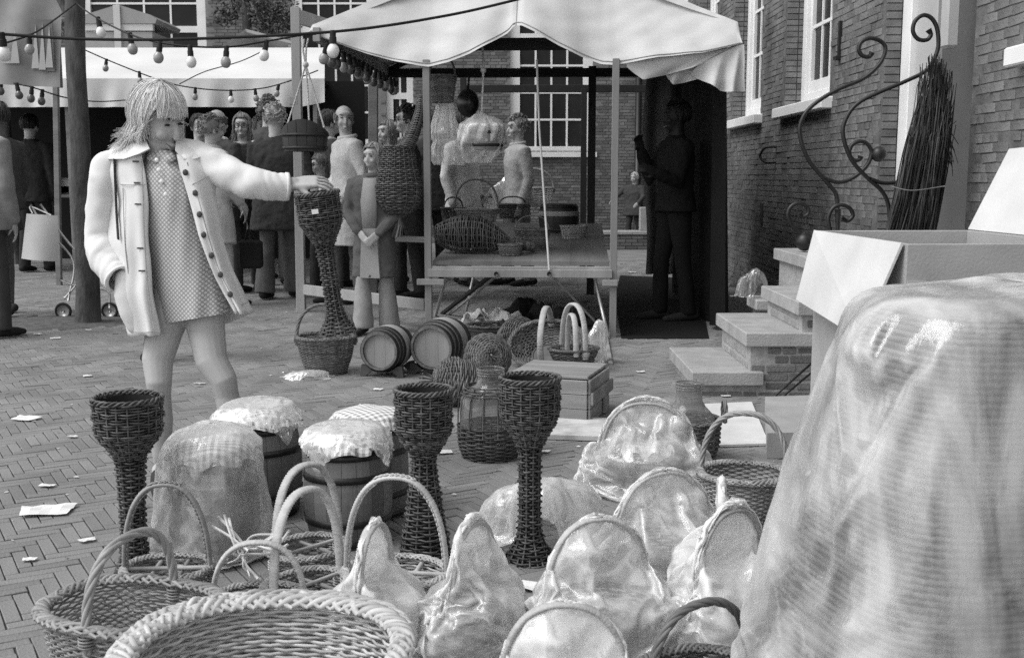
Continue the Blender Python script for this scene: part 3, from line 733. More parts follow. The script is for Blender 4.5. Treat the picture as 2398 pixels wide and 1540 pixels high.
# ---------------------------------------------------------------- goblet-shaped wicker vases
def goblet(label, loc, prof, nst=18, tilt=None):
    prof = [(z, r * (.92 if r > .045 else .97)) for z, r in prof]
    t = thing('wicker_vase', label, 'vase', loc, 0, 'dark goblet-shaped wicker vases')
    pr = [(z, r, r) for z, r in prof]; top = prof[-1]
    L_ = sum(math.hypot(b[0] - a[0], b[1] - a[1]) for a, b in zip(prof[:-1], prof[1:]))
    cut = max(i for i, (z, r) in enumerate(prof) if r < .045)
    def split(a, b): return [(z, r, r) for z, r in prof[a:b]]
    lo = MB(); weave(lo, split(0, cut + 1), int(.62 * L_ / .0082), 10, .0035, .006, 2.0, 4, .4, 3, (.8, 1.0), .0035); 
    lo.build('stem', WD, t, True, 'stuff')
    hi = MB(); cl = split(cut, len(prof)); L2 = sum(math.hypot(b[0] - a[0], b[1] - a[1]) for a, b in zip(prof[cut:-1], prof[cut + 1:]))
    weave(hi, cl, int(L2 / .0072), nst + 2, .0031, .005, 2.0, 4, .45, 3, (.8, 1.0), .003, 2)
    hi.build('cup', WD, t, True, 'stuff')
    rm = MB(); n = 110; th = np.arange(n) * 2 * PI / n
    for k in range(3): rm.tube(np.stack([(top[1] + .004 * np.cos(th * 11 + k * 2.1)) * np.cos(th), (top[1] + .004 * np.cos(th * 11 + k * 2.1)) * np.sin(th), top[0] + .006 + .006 * np.sin(th * 11 + k * 2.1)], -1), .0036, 5, closed=True)
    rm.build('rim', WD, t)
    ft = MB(); 
    for k in range(12): a = k * 2 * PI / 12; r0 = prof[0][1]; ft.tube([(math.cos(a) * (r0 - .012), math.sin(a) * (r0 - .012), .02), (math.cos(a) * (r0 + .004), math.sin(a) * (r0 + .004), -.002)], .0035, 4)
    ft.build('foot', WD, t, True, 'stuff')
    co = MB(); co.lathe([(max(r - .010, .004), z) for z, r in prof], 20); co.build('core', WDK, t)
    r1 = prof[-1][1]
    if nst == 16: MB().box((-.012, -r1 - .014, prof[-1][0] - .062), (.012, -r1 - .012, prof[-1][0] - .045)).build('price_tag', mat('tag_paper', .7, .8), t, False)
    if tilt: t.rotation_euler = tilt
    return t
pA = [(0, .062), (.02, .05), (.06, .037), (.12, .034), (.2, .036), (.32, .041), (.345, .044), (.37, .062), (.4, .09), (.425, .102), (.515, .106)]
pB = [(0, .086), (.08, .073), (.16, .058), (.24, .043), (.31, .034), (.325, .035), (.345, .046), (.385, .075), (.41, .089), (.525, .092)]
pC = [(0, .085), (.02, .072), (.05, .05), (.08, .036), (.12, .032), (.25, .032), (.345, .034), (.36, .041), (.39, .06), (.43, .086), (.455, .096), (.555, .097)]
goblet('dark wicker goblet vase at left with straight stem, before the plastic-wrapped keg', onground(318, 1350), pA)
goblet('dark wicker goblet vase with cone-shaped foot beside the right keg', onground(996, 1330), pB)
goblet('dark wicker goblet vase with slender stem and flared foot at centre', onground(1240, 1322), pC)
gd = goblet('dark wicker goblet vase tilted in the woman\'s outstretched hand', at(792, 778, 4.2), [(z * .945, r * .9) for z, r in pC], 16, (R_(3), R_(-7), 0))

# ---------------------------------------------------------------- casks
OAK = mat('oak_stave', .12, .6, .3, 9, .22, .2, 50, (1, 1, .12), spec=.4)
OAKL = mat('oak_head', .25, .6, .2, 10, .05, .15, 50, (1, .12, 1))
HOOP = mat('hoop_iron', .02, .45, .2, 20, metal=.3, spec=.5)
def cask(t, r0, r1, h, ns=18, hz=(.06, .3, .7, .94), head=True, mst=None):
    """upright cask parts under t: staves, hoops, boards of the head"""
    zs = np.linspace(0, 1, 9); rad = r0 + (r1 - r0) * (1 - (2 * zs - 1) ** 2)
    th0 = 2 * PI / ns; q = MB()
    ang = np.linspace(-th0 / 2 * .975, th0 / 2 * .975, 4)
    outer = np.stack([[(r * math.cos(a), r * math.sin(a), z * h) for a in ang] for r, z in zip(rad, zs)])
    inner = np.stack([[((r - .014) * math.cos(a), (r - .014) * math.sin(a), z * h) for a in ang[::-1]] for r, z in zip(rad, zs)])
    q.grid(np.concatenate([outer, inner], 1), closed_v=True, cap=True); me = q.mesh('stave'); me.materials.append(mst or OAK)
    me.polygons.foreach_set('use_smooth', np.zeros(len(me.polygons), bool))
    for k in range(ns): o = link('stave', me, t); o.rotation_euler = (0, 0, k * th0)
    for f in hz:
        rr = r0 + (r1 - r0) * (1 - (2 * f - 1) ** 2); w = .011
        ra = r0 + (r1 - r0) * (1 - (2 * (f - w / h) - 1) ** 2); rb = r0 + (r1 - r0) * (1 - (2 * (f + w / h) - 1) ** 2)
        MB().lathe([(ra + .0008, f * h - w), (ra + .004, f * h - w * .9), (rb + .004, f * h + w * .9), (rb + .0008, f * h + w)], 40).build('hoop', HOOP, t)
    if head:
        rr = r0 - .012; nb = 3; xs = np.linspace(-rr, rr, nb + 1)
        for i in range(nb):
            xa, xb = xs[i] + .0005, xs[i + 1] - .0005; n = 11
            X = np.linspace(xa + .0, xb - .0, n); Yh = np.sqrt(np.maximum(rr ** 2 - X ** 2, 0))
            P = np.stack([np.stack([X, -Yh, 0 * X], -1), np.stack([X, Yh, 0 * X], -1)])
            for zz in (.018,):
                b_ = MB(); V = np.concatenate([P[0], P[1][::-1]]); V0 = V.copy(); V0[:, 2] = zz; V1 = V.copy(); V1[:, 2] = zz + .012
                m_ = len(V); b_.add(np.vstack([V0, V1]), [list(range(m_))[::-1]], [list(range(m_, 2 * m_))], [(j, (j + 1) % m_, (j + 1) % m_ + m_, j + m_) for j in range(m_)])
                b_.build('head_board', OAKL, t, False)
    return t
def gingham(name):
    if name in MATS: return MATS[name]
    m = bpy.data.materials.new(name); m.use_nodes = True; N = m.node_tree.nodes; L = m.node_tree.links; p = N['Principled BSDF']; p.inputs['Roughness'].default_value = .9
    tc = N.new('ShaderNodeTexCoord'); sp = N.new('ShaderNodeSeparateXYZ'); L.new(tc.outputs['Object'], sp.inputs[0]); s_ = []
    for i in (0, 1):
        a = N.new('ShaderNodeMath'); a.operation = 'MULTIPLY'; a.inputs[1].default_value = 48; L.new(sp.outputs[i], a.inputs[0])
        b = N.new('ShaderNodeMath'); b.operation = 'FRACT'; L.new(a.outputs[0], b.inputs[0])
        c = N.new('ShaderNodeMath'); c.operation = 'GREATER_THAN'; c.inputs[1].default_value = .5; L.new(b.outputs[0], c.inputs[0]); s_.append(c.outputs[0])
    d = N.new('ShaderNodeMath'); d.operation = 'ADD'; L.new(s_[0], d.inputs[0]); L.new(s_[1], d.inputs[1])
    r = N.new('ShaderNodeMapRange'); r.inputs['From Max'].default_value = 2; r.inputs['To Min'].default_value = .28; r.inputs['To Max'].default_value = .85; L.new(d.outputs[0], r.inputs[0])
    L.new(r.outputs[0], p.inputs['Base Color']); MATS[name] = m; return m
GING = gingham('gingham_cloth')
def stool(label, loc, rz, r0=.125, r1=.147, h=.325, seed=1.0):
    t = thing('keg_stool', label, 'keg', loc, rz, 'upright kegs with checked cushions')
    cask(t, r0, r1, h, 18, (.05, .27, .73, .95), False)
    n = 96; m_ = 26; P = np.zeros((m_, n, 3)); th = np.arange(n) * 2 * PI / n
    for i in range(m_):
        s_ = i / (m_ - 1)
        if s_ < .75:
            k = s_ / .75; r = (r0 + .004) * math.sin(k * PI / 2); z = h + .018 + .036 * math.cos(k * PI / 2) ** .8
            w = 1 + .012 * np.sin(th * 16 + 2 * np.sin(th * 3)) * k ** 2
        else:
            k = (s_ - .75) / .25; r = r0 + .004 + .012 * k + .004; z = h + .018 - .02 * k
            w = 1 + (.02 + .055 * k) * np.sin(th * 17 + 1.5 * np.sin(th * 4 + seed)) + .02 * np.sin(th * 41 + seed)
        P[i] = np.stack([r * w * np.cos(th), r * w * np.sin(th), z + .008 * k * np.sin(th * 9 + seed) * (s_ > .7) + 0 * th], -1)
    P[..., 2] += ngrid(P, 14, .006, seed)
    MB().grid(P, closed_v=True).build('cushion', GING, t)
    return t
stool('dark keg with checked cushion, nearest and fully visible in the middle', onground(818, 1275), 0, .118, .142, .31, 2.)
stool('dark keg with checked cushion just behind the plastic-wrapped keg', onground(612, 1212), .4, seed=5.)
stool('keg with checked cushion inside a draped clear plastic bag', onground(507, 1308), .2, .12, .138, .31, 8.)
stool('dark keg mostly hidden behind the middle keg', onground(868, 1212), .7, .12, .135, .32, 11.)
def lying(label, u, v, r0, r1, L_, yaw, zc, band=None):
    q = gp(u, v); t = thing('barrel', label, 'barrel', (q.x, q.y, zc), 0, 'small barrels lying on wooden cradles')
    sub = thing('x', '', ''); bpy.data.objects.remove(sub)
    cask(t, r0, r1, L_, 18, (.04, .17, .30, .70, .83, .96))
    t.rotation_euler = (-PI / 2, 0, yaw)
    # paper band round the belly
    MB().lathe([(r1 + .0015, L_ * .36), (r1 + .003, L_ * .5), (r1 + .0015, L_ * .64)], 40).build('paper_band', mat('kraft_band', .3, .8, .15), t)
    c = thing('cradle', 'dark wooden cradle under ' + label.split(',')[0].replace('small ', 'the '), 'cradle', (q.x, q.y, .022), yaw)
    for yy in (.04, L_ - .06):
        b_ = MB(); n = 9; w = r1 * .95; P = []
        X = np.linspace(-w, w, n); top = [zc - .022 - math.sqrt(max((r1 + .002) ** 2 - min(abs(x), w * .8) ** 2, 0)) for x in X]
        top = [min(tv + (.0 if abs(x) < w * .8 else -.0), zc * .6) for tv, x in zip(top, X)]
        bot = [0 if abs(x) > w * .55 else .028 for x in X]
        V = [(x, yy, z) for x, z in zip(X * 1.08, bot)] + [(x, yy, z) for x, z in zip(X[::-1], top[::-1])]
        V2 = [(x, yy + .03, z) for x, _, z in V]; m_ = len(V)
        b_.add(np.array(V + V2), [list(range(m_))[::-1]] and [(j, (j + 1) % m_, (j + 1) % m_ + m_, j + m_) for j in range(m_)],
               [(i, m_ - 1 - i, m_ - 2 - i, i + 1) for i in range(n - 1)], [(m_ + i, m_ + i + 1, 2 * m_ - 2 - i, 2 * m_ - 1 - i) for i in range(n - 1)])
        b_.build('cradle_board', mat('cradle_wood', .07, .6, .2), c, False)
    MB().bar((-.03, .05, .04), (-.03, L_ - .04, .04), .03, .025).build('rail', MATS['cradle_wood'], c, False)
    return t
lying('small barrel lying on its side, left of the pair', 888, 893, .112, .132, .30, R_(-14), .178)
lying('larger barrel lying on its side, right of the pair', 1010, 888, .128, .153, .36, R_(-16), .188)

# ---------------------------------------------------------------- wooden crate
A = gp(1375, 1003); B = gp(1450, 982); C = gp(1192, 990)
xd = (C - A).normalized(); yd = Vector((-xd.y, xd.x, 0)); yd = -yd if yd.y < 0 else yd
rz = math.atan2(-xd.y, -xd.x); Wc = (C - A).length; Dc = .40; Hc = .225
CRW = mat('crate_wood', .27, .75, .35, 8, .16, .2, 50, (.15, 1, 1)); 
cr = thing('wooden_crate', 'weathered wooden crate lying upside down behind the wicker vases', 'crate', (A.x, A.y, .022), rz)
for i in range(3):       # boards: x from -Wc..0, y 0..Dc
    y0 = Dc * i / 3; MB().box((-Wc, y0 + .001, Hc - .014), (0, y0 + Dc / 3 - .001, Hc + random.random() * .002), None, .003).build('board', CRW, cr, False)
for i in range(3):
    z0 = (Hc - .016) * i / 3
    MB().box((-Wc + .012, -.012, z0 + .001), (0, .0, z0 + (Hc - .016) / 3 - .001), None, .003).build('board', CRW, cr, False)
    MB().box((.002, 0, z0 + .001), (.014, Dc, z0 + (Hc - .016) / 3 - .001), None, .003).build('board', CRW, cr, False)
    MB().box((-Wc + .002, Dc - .012, z0 + .002), (0, Dc, z0 + (Hc - .016) / 3 - .002), None, .003).build('board', CRW, cr, False)
MB().box((.016, -.005, .09), (.03, Dc + .02, .15), None, .003).build('batten', CRW, cr, False)
MB().box((.016, Dc * .62, .002), (.028, Dc * .75, .088), None, .003).build('batten', CRW, cr, False)

# ---------------------------------------------------------------- demijohns
GLS = glass('bottle_glass', .6, .84)
def jar(t, prof, n=40):
    MB().lathe(prof, n).build('glass_jar', GLS, t)
    r, z = prof[-1]; lip = MB()
    for k in (0, .014, .024): lip.tube([(math.cos(a) * (r + .001), math.sin(a) * (r + .001), z - k) for a in np.linspace(0, 2 * PI, 36, endpoint=False)], .0035, 6, closed=True)
    lip.build('lip', GLS, t)
p1 = onground(1150, 1078); t = thing('demijohn', 'glass demijohn in dark wicker cage with upright rods behind the middle vases', 'demijohn', p1)
jar(t, [(.09, .01), (.125, .03), (.13, .1), (.13, .2), (.125, .25), (.1, .285), (.062, .305), (.055, .33), (.054, .37)])
w = MB(); weave(w, [(0, .115, .115), (.06, .135, .135), (.135, .138, .138)], 17, 20, .0042, .005, 2, 4, .4, 3, stakes=.004); w.build('weave', WD, t, True, 'stuff')
w = MB(); weave(w, [(.27, .12, .12), (.30, .098, .098)], 4, 20, .0042, .005, 2, 4, .4, 3); w.build('collar', WD, t, True, 'stuff')
w = MB()
for k in range(14): a = k * 2 * PI / 14; w.tube([(math.cos(a) * r, math.sin(a) * r, z) for z, r in ((.1, .139), (.2, .137), (.25, .131), (.30, .1))], .0028, 5)
w.build('rods', WD, t, True, 'stuff')
p2 = onground(1610, 1085); t = thing('demijohn', 'glass demijohn with ear-handled wicker jacket at right', 'demijohn', p2)
jar(t, [(.09, .01), (.115, .03), (.12, .1), (.118, .15), (.1, .19), (.07, .222), (.056, .245), (.053, .275), (.054, .32)])
w = MB(); weave(w, [(0, .105, .105), (.06, .124, .124), (.165, .13, .13)], 19, 22, .0042, .005, 2, 4, .4, 3, stakes=.0035); w.build('weave', WBN, t, True, 'stuff')
w = MB(); braid(w, .13, .13, .17, .006, .006, 22); w.build('rim', WBN, t, True, 'stuff')
w = MB(); P = [(.125 + .02, -.01 + x, z) for x, z in ((-.02, .16), (-.035, .21), (-.01, .245), (.02, .235), (.03, .2), (.025, .16))]
handle(w, np.array(P), 'twist', .008); w.build('ear_handle', WBN, t)
# ---------------------------------------------------------------- the basket stall
SR = gp(1436, 795); YAW = R_(-3.4); dd = Vector((math.sin(-YAW), math.cos(-YAW), 0)); rr_ = Vector((math.cos(-YAW), -math.sin(-YAW), 0))
SO = SR - rr_ * .68; SO.z = 0
stall = thing('market_stall', 'timber market stall with pale canvas roof and plank table', 'market stall', (SO.x, SO.y, 0), YAW)
SM = Matrix.Translation(SO) @ Matrix.Rotation(YAW, 4, 'Z'); SI = SM.inverted()
def sp(u, v, ly):
    """point of the stall's own frame seen at a pixel, ly metres behind its front"""
    o = SI @ Vector((0, 0, CAM_H)); d = SI.to_3x3() @ ray(u, v); return o + d * ((ly - o.y) / d.y)
def sw(p): return SM @ Vector(p)
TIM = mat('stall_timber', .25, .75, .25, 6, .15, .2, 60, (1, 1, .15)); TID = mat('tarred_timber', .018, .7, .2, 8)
def post(mb_, x, y, z0, z1, w=.045): return mb_.box((x - w / 2, y - w / 2, z0), (x + w / 2, y + w / 2, z1), None, .005)
PL = sp(1003, 600, 0).x; PR = sp(1437, 600, 0).x
for x in (PL, PR): post(MB(), x, 0, 0, sp(1003, 140, 0).z, .05).build('post', TIM, stall, False)
BX = sp(1385, 400, 3.0).x
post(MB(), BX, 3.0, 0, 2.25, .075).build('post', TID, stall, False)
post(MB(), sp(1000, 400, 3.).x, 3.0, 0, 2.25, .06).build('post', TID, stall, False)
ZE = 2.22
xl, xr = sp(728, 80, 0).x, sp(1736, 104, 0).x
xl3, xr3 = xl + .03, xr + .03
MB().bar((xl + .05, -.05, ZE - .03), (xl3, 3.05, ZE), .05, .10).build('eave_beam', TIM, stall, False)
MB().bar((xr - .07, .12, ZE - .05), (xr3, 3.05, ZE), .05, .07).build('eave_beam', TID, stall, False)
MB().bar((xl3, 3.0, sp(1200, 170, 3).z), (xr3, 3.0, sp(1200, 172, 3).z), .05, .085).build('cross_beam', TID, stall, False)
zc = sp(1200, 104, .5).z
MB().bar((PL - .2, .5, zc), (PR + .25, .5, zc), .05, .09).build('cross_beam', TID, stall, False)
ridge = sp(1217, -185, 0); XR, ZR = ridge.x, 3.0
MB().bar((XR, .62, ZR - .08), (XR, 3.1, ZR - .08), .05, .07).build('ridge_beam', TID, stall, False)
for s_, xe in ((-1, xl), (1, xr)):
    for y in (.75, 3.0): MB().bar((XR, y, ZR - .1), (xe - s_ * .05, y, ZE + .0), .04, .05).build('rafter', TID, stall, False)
# canvas: two roof slopes and the hanging gable
CANU = mat('stall_canvas', .52, .9, .12, 2.2, 0, .2, 160, (1, 1, 2.5), detail=10)
n1, n2 = 30, 40; P = np.zeros((n1, n2 * 2, 3))
for j in range(n1):
    y0_ = .0; y = 3.15 * j / (n1 - 1)
    for i in range(n2 * 2):
        k = i / (n2 * 2 - 1) * 2 - 1; xe = (xl if k < 0 else xr)
        x = XR + (xe - XR) * abs(k); z = ZR + (ZE + .03 - ZR) * abs(k) - .04 * math.sin(PI * abs(k)) * (1 + .8 * math.sin(y * 2.1 + 1))
        ys_ = .62 * max(0, z - 2.12) ; P[j, i] = (x, ys_ + (3.15 - ys_) * j / (n1 - 1), z)
roof = MB().grid(P).build('canvas_roof', CANU, stall)
low = [(722, 78), (760, 90), (800, 105), (860, 126), (920, 142), (975, 153), (1003, 157), (1050, 147), (1100, 126), (1150, 98), (1190, 75), (1205, 58), (1222, 60), (1260, 80), (1310, 108), (1360, 132), (1410, 150), (1440, 152), (1475, 146), (1543, 134), (1644, 125), (1700, 112), (1738, 102)]
lp = np.array([tuple(sp(u, v, -.03)) for u, v in low]); xs = np.linspace(lp[0, 0] - .0, lp[-1, 0], 150); zl = np.interp(xs, lp[:, 0], lp[:, 2])
zt = np.where(xs < XR, ZR + (ZE + .04 - ZR) * (XR - xs) / (XR - xl), ZR + (ZE + .04 - ZR) * (xs - XR) / (xr - XR)); zt = np.maximum(zt, zl + .004)
zt[0] = zl[0] + .004; zt[-1] = zl[-1] + .004
nr = 34; P = np.zeros((nr, len(xs), 3))
for j in range(nr):
    k = j / (nr - 1); z = zt + (zl - zt) * k; hgt = (zt - zl)
    fold = .03 * np.sin(xs * 7 + 3 * k + 1.2 * np.sin(xs * 3)) * k + .012 * np.sin((xs - XR) * 23 - 4 * k * np.sign(xs - XR)) * k ** 2
    q_ = np.stack([xs, 0 * xs, z], -1); tr_ = lambda x_: 2 * np.abs(x_ - np.floor(x_ + .5)) - .5
    crease = .008 * tr_((z - zl) * 4.0 + np.abs(xs - XR) * 1.7 + .5 * np.sin(xs * 2)) * k + .006 * tr_((z - zl) * 7 - np.abs(xs - XR) * 3.1) + ngrid(q_, 3.5, .02, 4.) * k
    P[j] = np.stack([xs, -.03 + .62 * (z - zl) + fold + crease, z], -1)
i0 = np.argmin(abs(xs - sp(1205, 30, 0).x)); P[:, i0:i0 + 2, 1] += np.linspace(0, .03, nr)[:, None]
gab = MB().grid(P).build('gable_canvas', CANU, stall)
SEAMC = mat('canvas_seam', .36, .9)
for ii in (i0,):
    MB().tube(P[:, ii] + np.array([0, -.004, 0]), .0035, 4).build('seam', SEAMC, gab)
MB().tube(P[-2] + np.array([0, -.004, .002]), .0035, 4).build('hem', SEAMC, gab)
# loose flaps under the right corner
def flap(pts, top, nu=30, nv=14, y0=.02, amp=.03, m=CANU):
    a = np.array([tuple(sp(u, v, y)) for u, v, y in top]); b = np.array([tuple(sp(u, v, y)) for u, v, y in pts])
    s_ = np.linspace(0, 1, nu); A_ = np.stack([np.interp(s_, np.linspace(0, 1, len(a)), a[:, i]) for i in range(3)], -1); B_ = np.stack([np.interp(s_, np.linspace(0, 1, len(b)), b[:, i]) for i in range(3)], -1)
    k = np.linspace(0, 1, nv)[:, None, None]; P_ = A_[None] * (1 - k) + B_[None] * k
    P_[..., 1] += amp * np.sin(s_ * 15)[None, :] * k[..., 0]; P_ += (np.stack([ngrid(P_, 5, .02, 3.), ngrid(P_, 6, .03, 9.), 0 * P_[..., 0]], -1)) * k
    return MB().grid(P_).build('canvas_flap', m, stall)
CANG = CANU
flap([(1472, 160, .0), (1510, 187, .0), (1560, 176, .05), (1618, 160, .0), (1700, 135, .0)], [(1465, 146, .0), (1543, 134, .0), (1644, 125, .0), (1700, 113, 0), (1738, 103, .0)], amp=.02)
flap([(1560, 178, .1), (1575, 199, .1), (1618, 190, .12), (1680, 175, .1)], [(1560, 150, .05), (1600, 140, .05), (1650, 128, .05), (1720, 110, .05)], amp=.02)
flap([(1618, 172, .0), (1671, 205, -.02), (1706, 216, -.04), (1746, 214, -.06)], [(1640, 150, .0), (1690, 125, -.02), (1725, 108, -.03), (1743, 104, -.04)], amp=.045)
# side curtain under the right eave, dark lining
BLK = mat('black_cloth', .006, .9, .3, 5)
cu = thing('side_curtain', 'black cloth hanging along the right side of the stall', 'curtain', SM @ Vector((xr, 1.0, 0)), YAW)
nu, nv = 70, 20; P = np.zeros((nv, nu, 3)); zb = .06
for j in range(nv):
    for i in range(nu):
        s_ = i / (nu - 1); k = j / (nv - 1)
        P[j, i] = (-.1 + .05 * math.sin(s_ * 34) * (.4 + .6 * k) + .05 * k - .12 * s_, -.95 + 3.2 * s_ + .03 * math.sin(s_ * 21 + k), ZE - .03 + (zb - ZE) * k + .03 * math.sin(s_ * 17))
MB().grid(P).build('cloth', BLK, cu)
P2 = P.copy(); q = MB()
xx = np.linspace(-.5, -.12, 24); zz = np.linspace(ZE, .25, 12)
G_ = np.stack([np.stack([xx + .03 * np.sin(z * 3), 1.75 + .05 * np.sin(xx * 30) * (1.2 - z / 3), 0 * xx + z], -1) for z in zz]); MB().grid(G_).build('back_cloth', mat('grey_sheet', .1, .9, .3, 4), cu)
# table
ZF = sp(1200, 612, .02).z; ZB = .73
nb = 9; tw0, tw1 = PL + .03, PR - .03
for i in range(nb):
    x0 = tw0 + (tw1 - tw0) * i / nb; x1 = tw0 + (tw1 - tw0) * (i + 1) / nb
    q = MB(); a = random.random() * .004
    V = [(x0 + .0004, .02, ZF - .03), (x1 - .0004, .02, ZF - .03), (x1 - .0004, 2.95, ZB - .03), (x0 + .0004, 2.95, ZB - .03), (x0 + .0004, .02 - a, ZF + a * .3), (x1 - .0004, .02 - a, ZF + a * .3), (x1 - .0004, 2.95, ZB + a * .3), (x0 + .0004, 2.95, ZB + a * .3)]
    q.add(V, [(0, 3, 2, 1), (4, 5, 6, 7), (0, 1, 5, 4), (1, 2, 6, 5), (2, 3, 7, 6), (3, 0, 4, 7)]); q.build('plank', mat('table_plank', .17, .7, .25, 5, .12, .2, 60, (1, .12, 1)), stall, False)
MB().bar((tw0 - .02, -.005, ZF - .05), (tw1 + .01, -.005, ZF - .05), .03, .03).build('rail', TIM, stall, False)
zr = sp(1200, 640, -.03).z
MB().bar((tw0 - .03, -.035, zr), (tw1 + .02, -.035, zr), .03, .06).build('rail', TIM, stall, False)
for x in (PL, PR):
    MB().bar((x - .08, -.04, zr - .065), (x + .12 if x < 0 else x + .03, -.04, zr - .065), .03, .045).build('bracket', TIM, stall, False)
MET = mat('galvanised_tube', .42, .35, .1, 20, metal=.6)
def gz(u, v): q = SI @ gp(u, v); return (q.x, q.y, .02)
for (u0, v0, u1, v1, y1) in ((1020, 745, 1045, 648, .2), (1425, 800, 1392, 648, .15), (1090, 740, 1108, 650, 1.6)):
    MB().tube([gz(u0, v0), sp(u1, v1, y1)], .013, 8).build('leg', MET, stall)
MB().bar(gz(1035, 740), sp(1150, 645, .4), .03, .03).build('brace', TID, stall, False)
MB().bar(gz(1052, 742), sp(1170, 640, .05), .016, .02).build('brace', TIM, stall, False)
MB().bar(gz(1418, 785), sp(1290, 642, .05), .014, .016).build('brace', TIM, stall, False)
MB().bar(gz(1430, 862) , sp(1418, 785, .0), .03, .03).build('leg', TIM, stall, False)
for u in (1162, 1286): 
    c = sp(u, 641, -.055); MB().tube([c, c + Vector((0, -.02, 0))], .016, 10).build('bolt', IRON, stall)
zs0 = sp(1120, 255, 0).z
MB().tube([sp(1257, 140, .1), sp(1263, 300, .05), sp(1286, 632, -.06)], .008, 6).build('pole', mat('pole_wood', .4, .7, .1), stall)

# ---------------------------------------------------------------- neighbour frames, posts, tent
def simple_post(label, u, vb, vt, w, Y=None, m=WOODL, cat='post', lean=0):
    b = gp(u, vb); t = thing('timber_post', label, cat, (b.x, b.y, 0))
    top = at(u + lean, vt, b.y); MB().bar((0, 0, 0), (top.x - b.x, 0, top.z), w, w).build('post', m, t, False); return t, b
t, b = simple_post('pale timber post with rails left of the stall, standing beside the dark coat', 706, 735, 18, .075, lean=-14)
r0 = at(712, 677, b.y); r1 = at(995, 677, b.y - 1.2)
MB().bar((.03, -.02, r0.z), (r1.x - b.x, r1.y - b.y, r0.z - .0), .03, .088).build('rail', WOODL, t, False)
r1 = at(770, 62, b.y + .9); r0 = at(700, 40, b.y); MB().bar((r0.x - b.x, 0, r0.z), (r1.x - b.x, .9, r1.z), .03, .12).build('brace', WOODL, t, False)
MB().bar((-.05, -.01, at(690, 236, b.y).z), (.02, -.01, at(690, 236, b.y).z), .06, .07).build('block', WOODL, t, False)
simple_post('thin timber post behind the white tent front, left of the tree', 139, 672, 200, .055, lean=-8, m=WOODM)
simple_post('timber post at the back corner of the stall, behind the balding man', 874, 690, 170, .09, m=WOODM)
fr = thing('stall_frame', 'black timber frame of the stall behind, seen through the first stall', 'stall frame', SM @ Vector((0, 5.1, 0)), YAW)
def fz(u, v): q = sp(u, v, 5.1); return Vector((q.x, 0, q.z))
a, b = fz(1205, 208), fz(1532, 208); MB().bar(a, b, .05, .085).build('beam', TID, fr, False)
c = fz(1368, 208); MB().bar((c.x, 0, 0), (c.x, 0, c.z), .07, .06).build('post', TID, fr, False)
c = fz(1085, 208); MB().bar((c.x, 0, 0), (c.x, 0, c.z + .2), .07, .06).build('post', TID, fr, False)
MB().bar((fz(1085, 208).x, .0, a.z), a, .05, .085).build('beam', TID, fr, False)
c0 = fz(1060, 487); MB().bar((fz(905, 487).x, .0, c0.z), (c.x + .3, .0, c0.z), .03, .1).build('board', WOODL, fr, False)
bt = thing('sale_bench', 'low bench board behind the hanging wicker, at knee height', 'bench', SM @ Vector((0, 2.2, 0)), YAW)
q0, q1 = sp(905, 558, 2.2), sp(1000, 562, 2.2); MB().bar((q0.x, 0, q0.z), (q1.x + .1, 0, q1.z), .3, .04).build('board', WOODM, bt, False)
for x in (q0.x + .05, q1.x): MB().bar((x, 0, 0), (x, 0, q0.z), .04, .04).build('leg', WOODM, bt, False)

tent = thing('white_tent', 'long white market tent with scalloped front at left', 'tent', (-3, 12.5, 0))
TW = mat('tent_canvas', .62, .85, .1, 1.5, 0, .15, 90, detail=10); YT = 12.5
def tl(u, v, Y=YT): return at(u, v, Y) - tent.location
us = np.linspace(-160, 760, 120); P = []
for j in range(10):                    # valance
    k = j / 9; row = []
    for u in us:
        bot = 251 - 14 * abs(math.sin((u + 20) / 330 * PI)) * 0 - (12 if u > 700 else 0) * (u - 700) / 60
        p = tl(u, 184 + (bot - 184) * k); row.append((p.x, p.y + .03 * math.sin(u / 27) * k + .02 * math.sin(u / 9.) * k, p.z))
    P.append(row)
MB().grid(np.array(P)).build('valance', TW, tent)
P = []
for j in range(12):                    # front roof slope rises backwards
    k = j / 11; row = []
    for u in us:
        a = tl(u, 184); c_ = tl(u, 112, YT + 1.5); q = a.lerp(c_, k); row.append((q.x, q.y, q.z - .05 * math.sin(PI * k) * (.7 + .3 * math.sin(u / 60))))
    P.append(row)
MB().grid(np.array(P)).build('roof', TW, tent)
P = []
for j in range(4):
    k = j / 3; P.append([tuple(tl(u, 112, YT + 1.5).lerp(tl(u, 200, YT + 4.0), k)) for u in us])
MB().grid(np.array(P)).build('roof_back', TW, tent)
TDK = mat('tent_inner_shade', .012, .95)  # near black: the shade under the white tent is put into the colour
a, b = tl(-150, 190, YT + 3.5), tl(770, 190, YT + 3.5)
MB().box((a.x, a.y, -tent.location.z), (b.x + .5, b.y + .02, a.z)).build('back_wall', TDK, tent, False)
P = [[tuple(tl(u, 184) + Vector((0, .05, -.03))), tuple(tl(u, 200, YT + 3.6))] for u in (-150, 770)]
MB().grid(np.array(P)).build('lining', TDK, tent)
for u in (150, 420, 735):
    q = tl(u, 186); MB().bar((q.x, q.y + .06, 0), (q.x, q.y + .06, q.z), .05, .05).build('post', WOODM, tent, False)
a, b = tl(-100, 455, YT + 1.2), tl(330, 455, YT + 1.2); MB().box((a.x, a.y, a.z - .04), (b.x, b.y + 1, a.z), None, .01).build('counter', WOODM, tent, False)
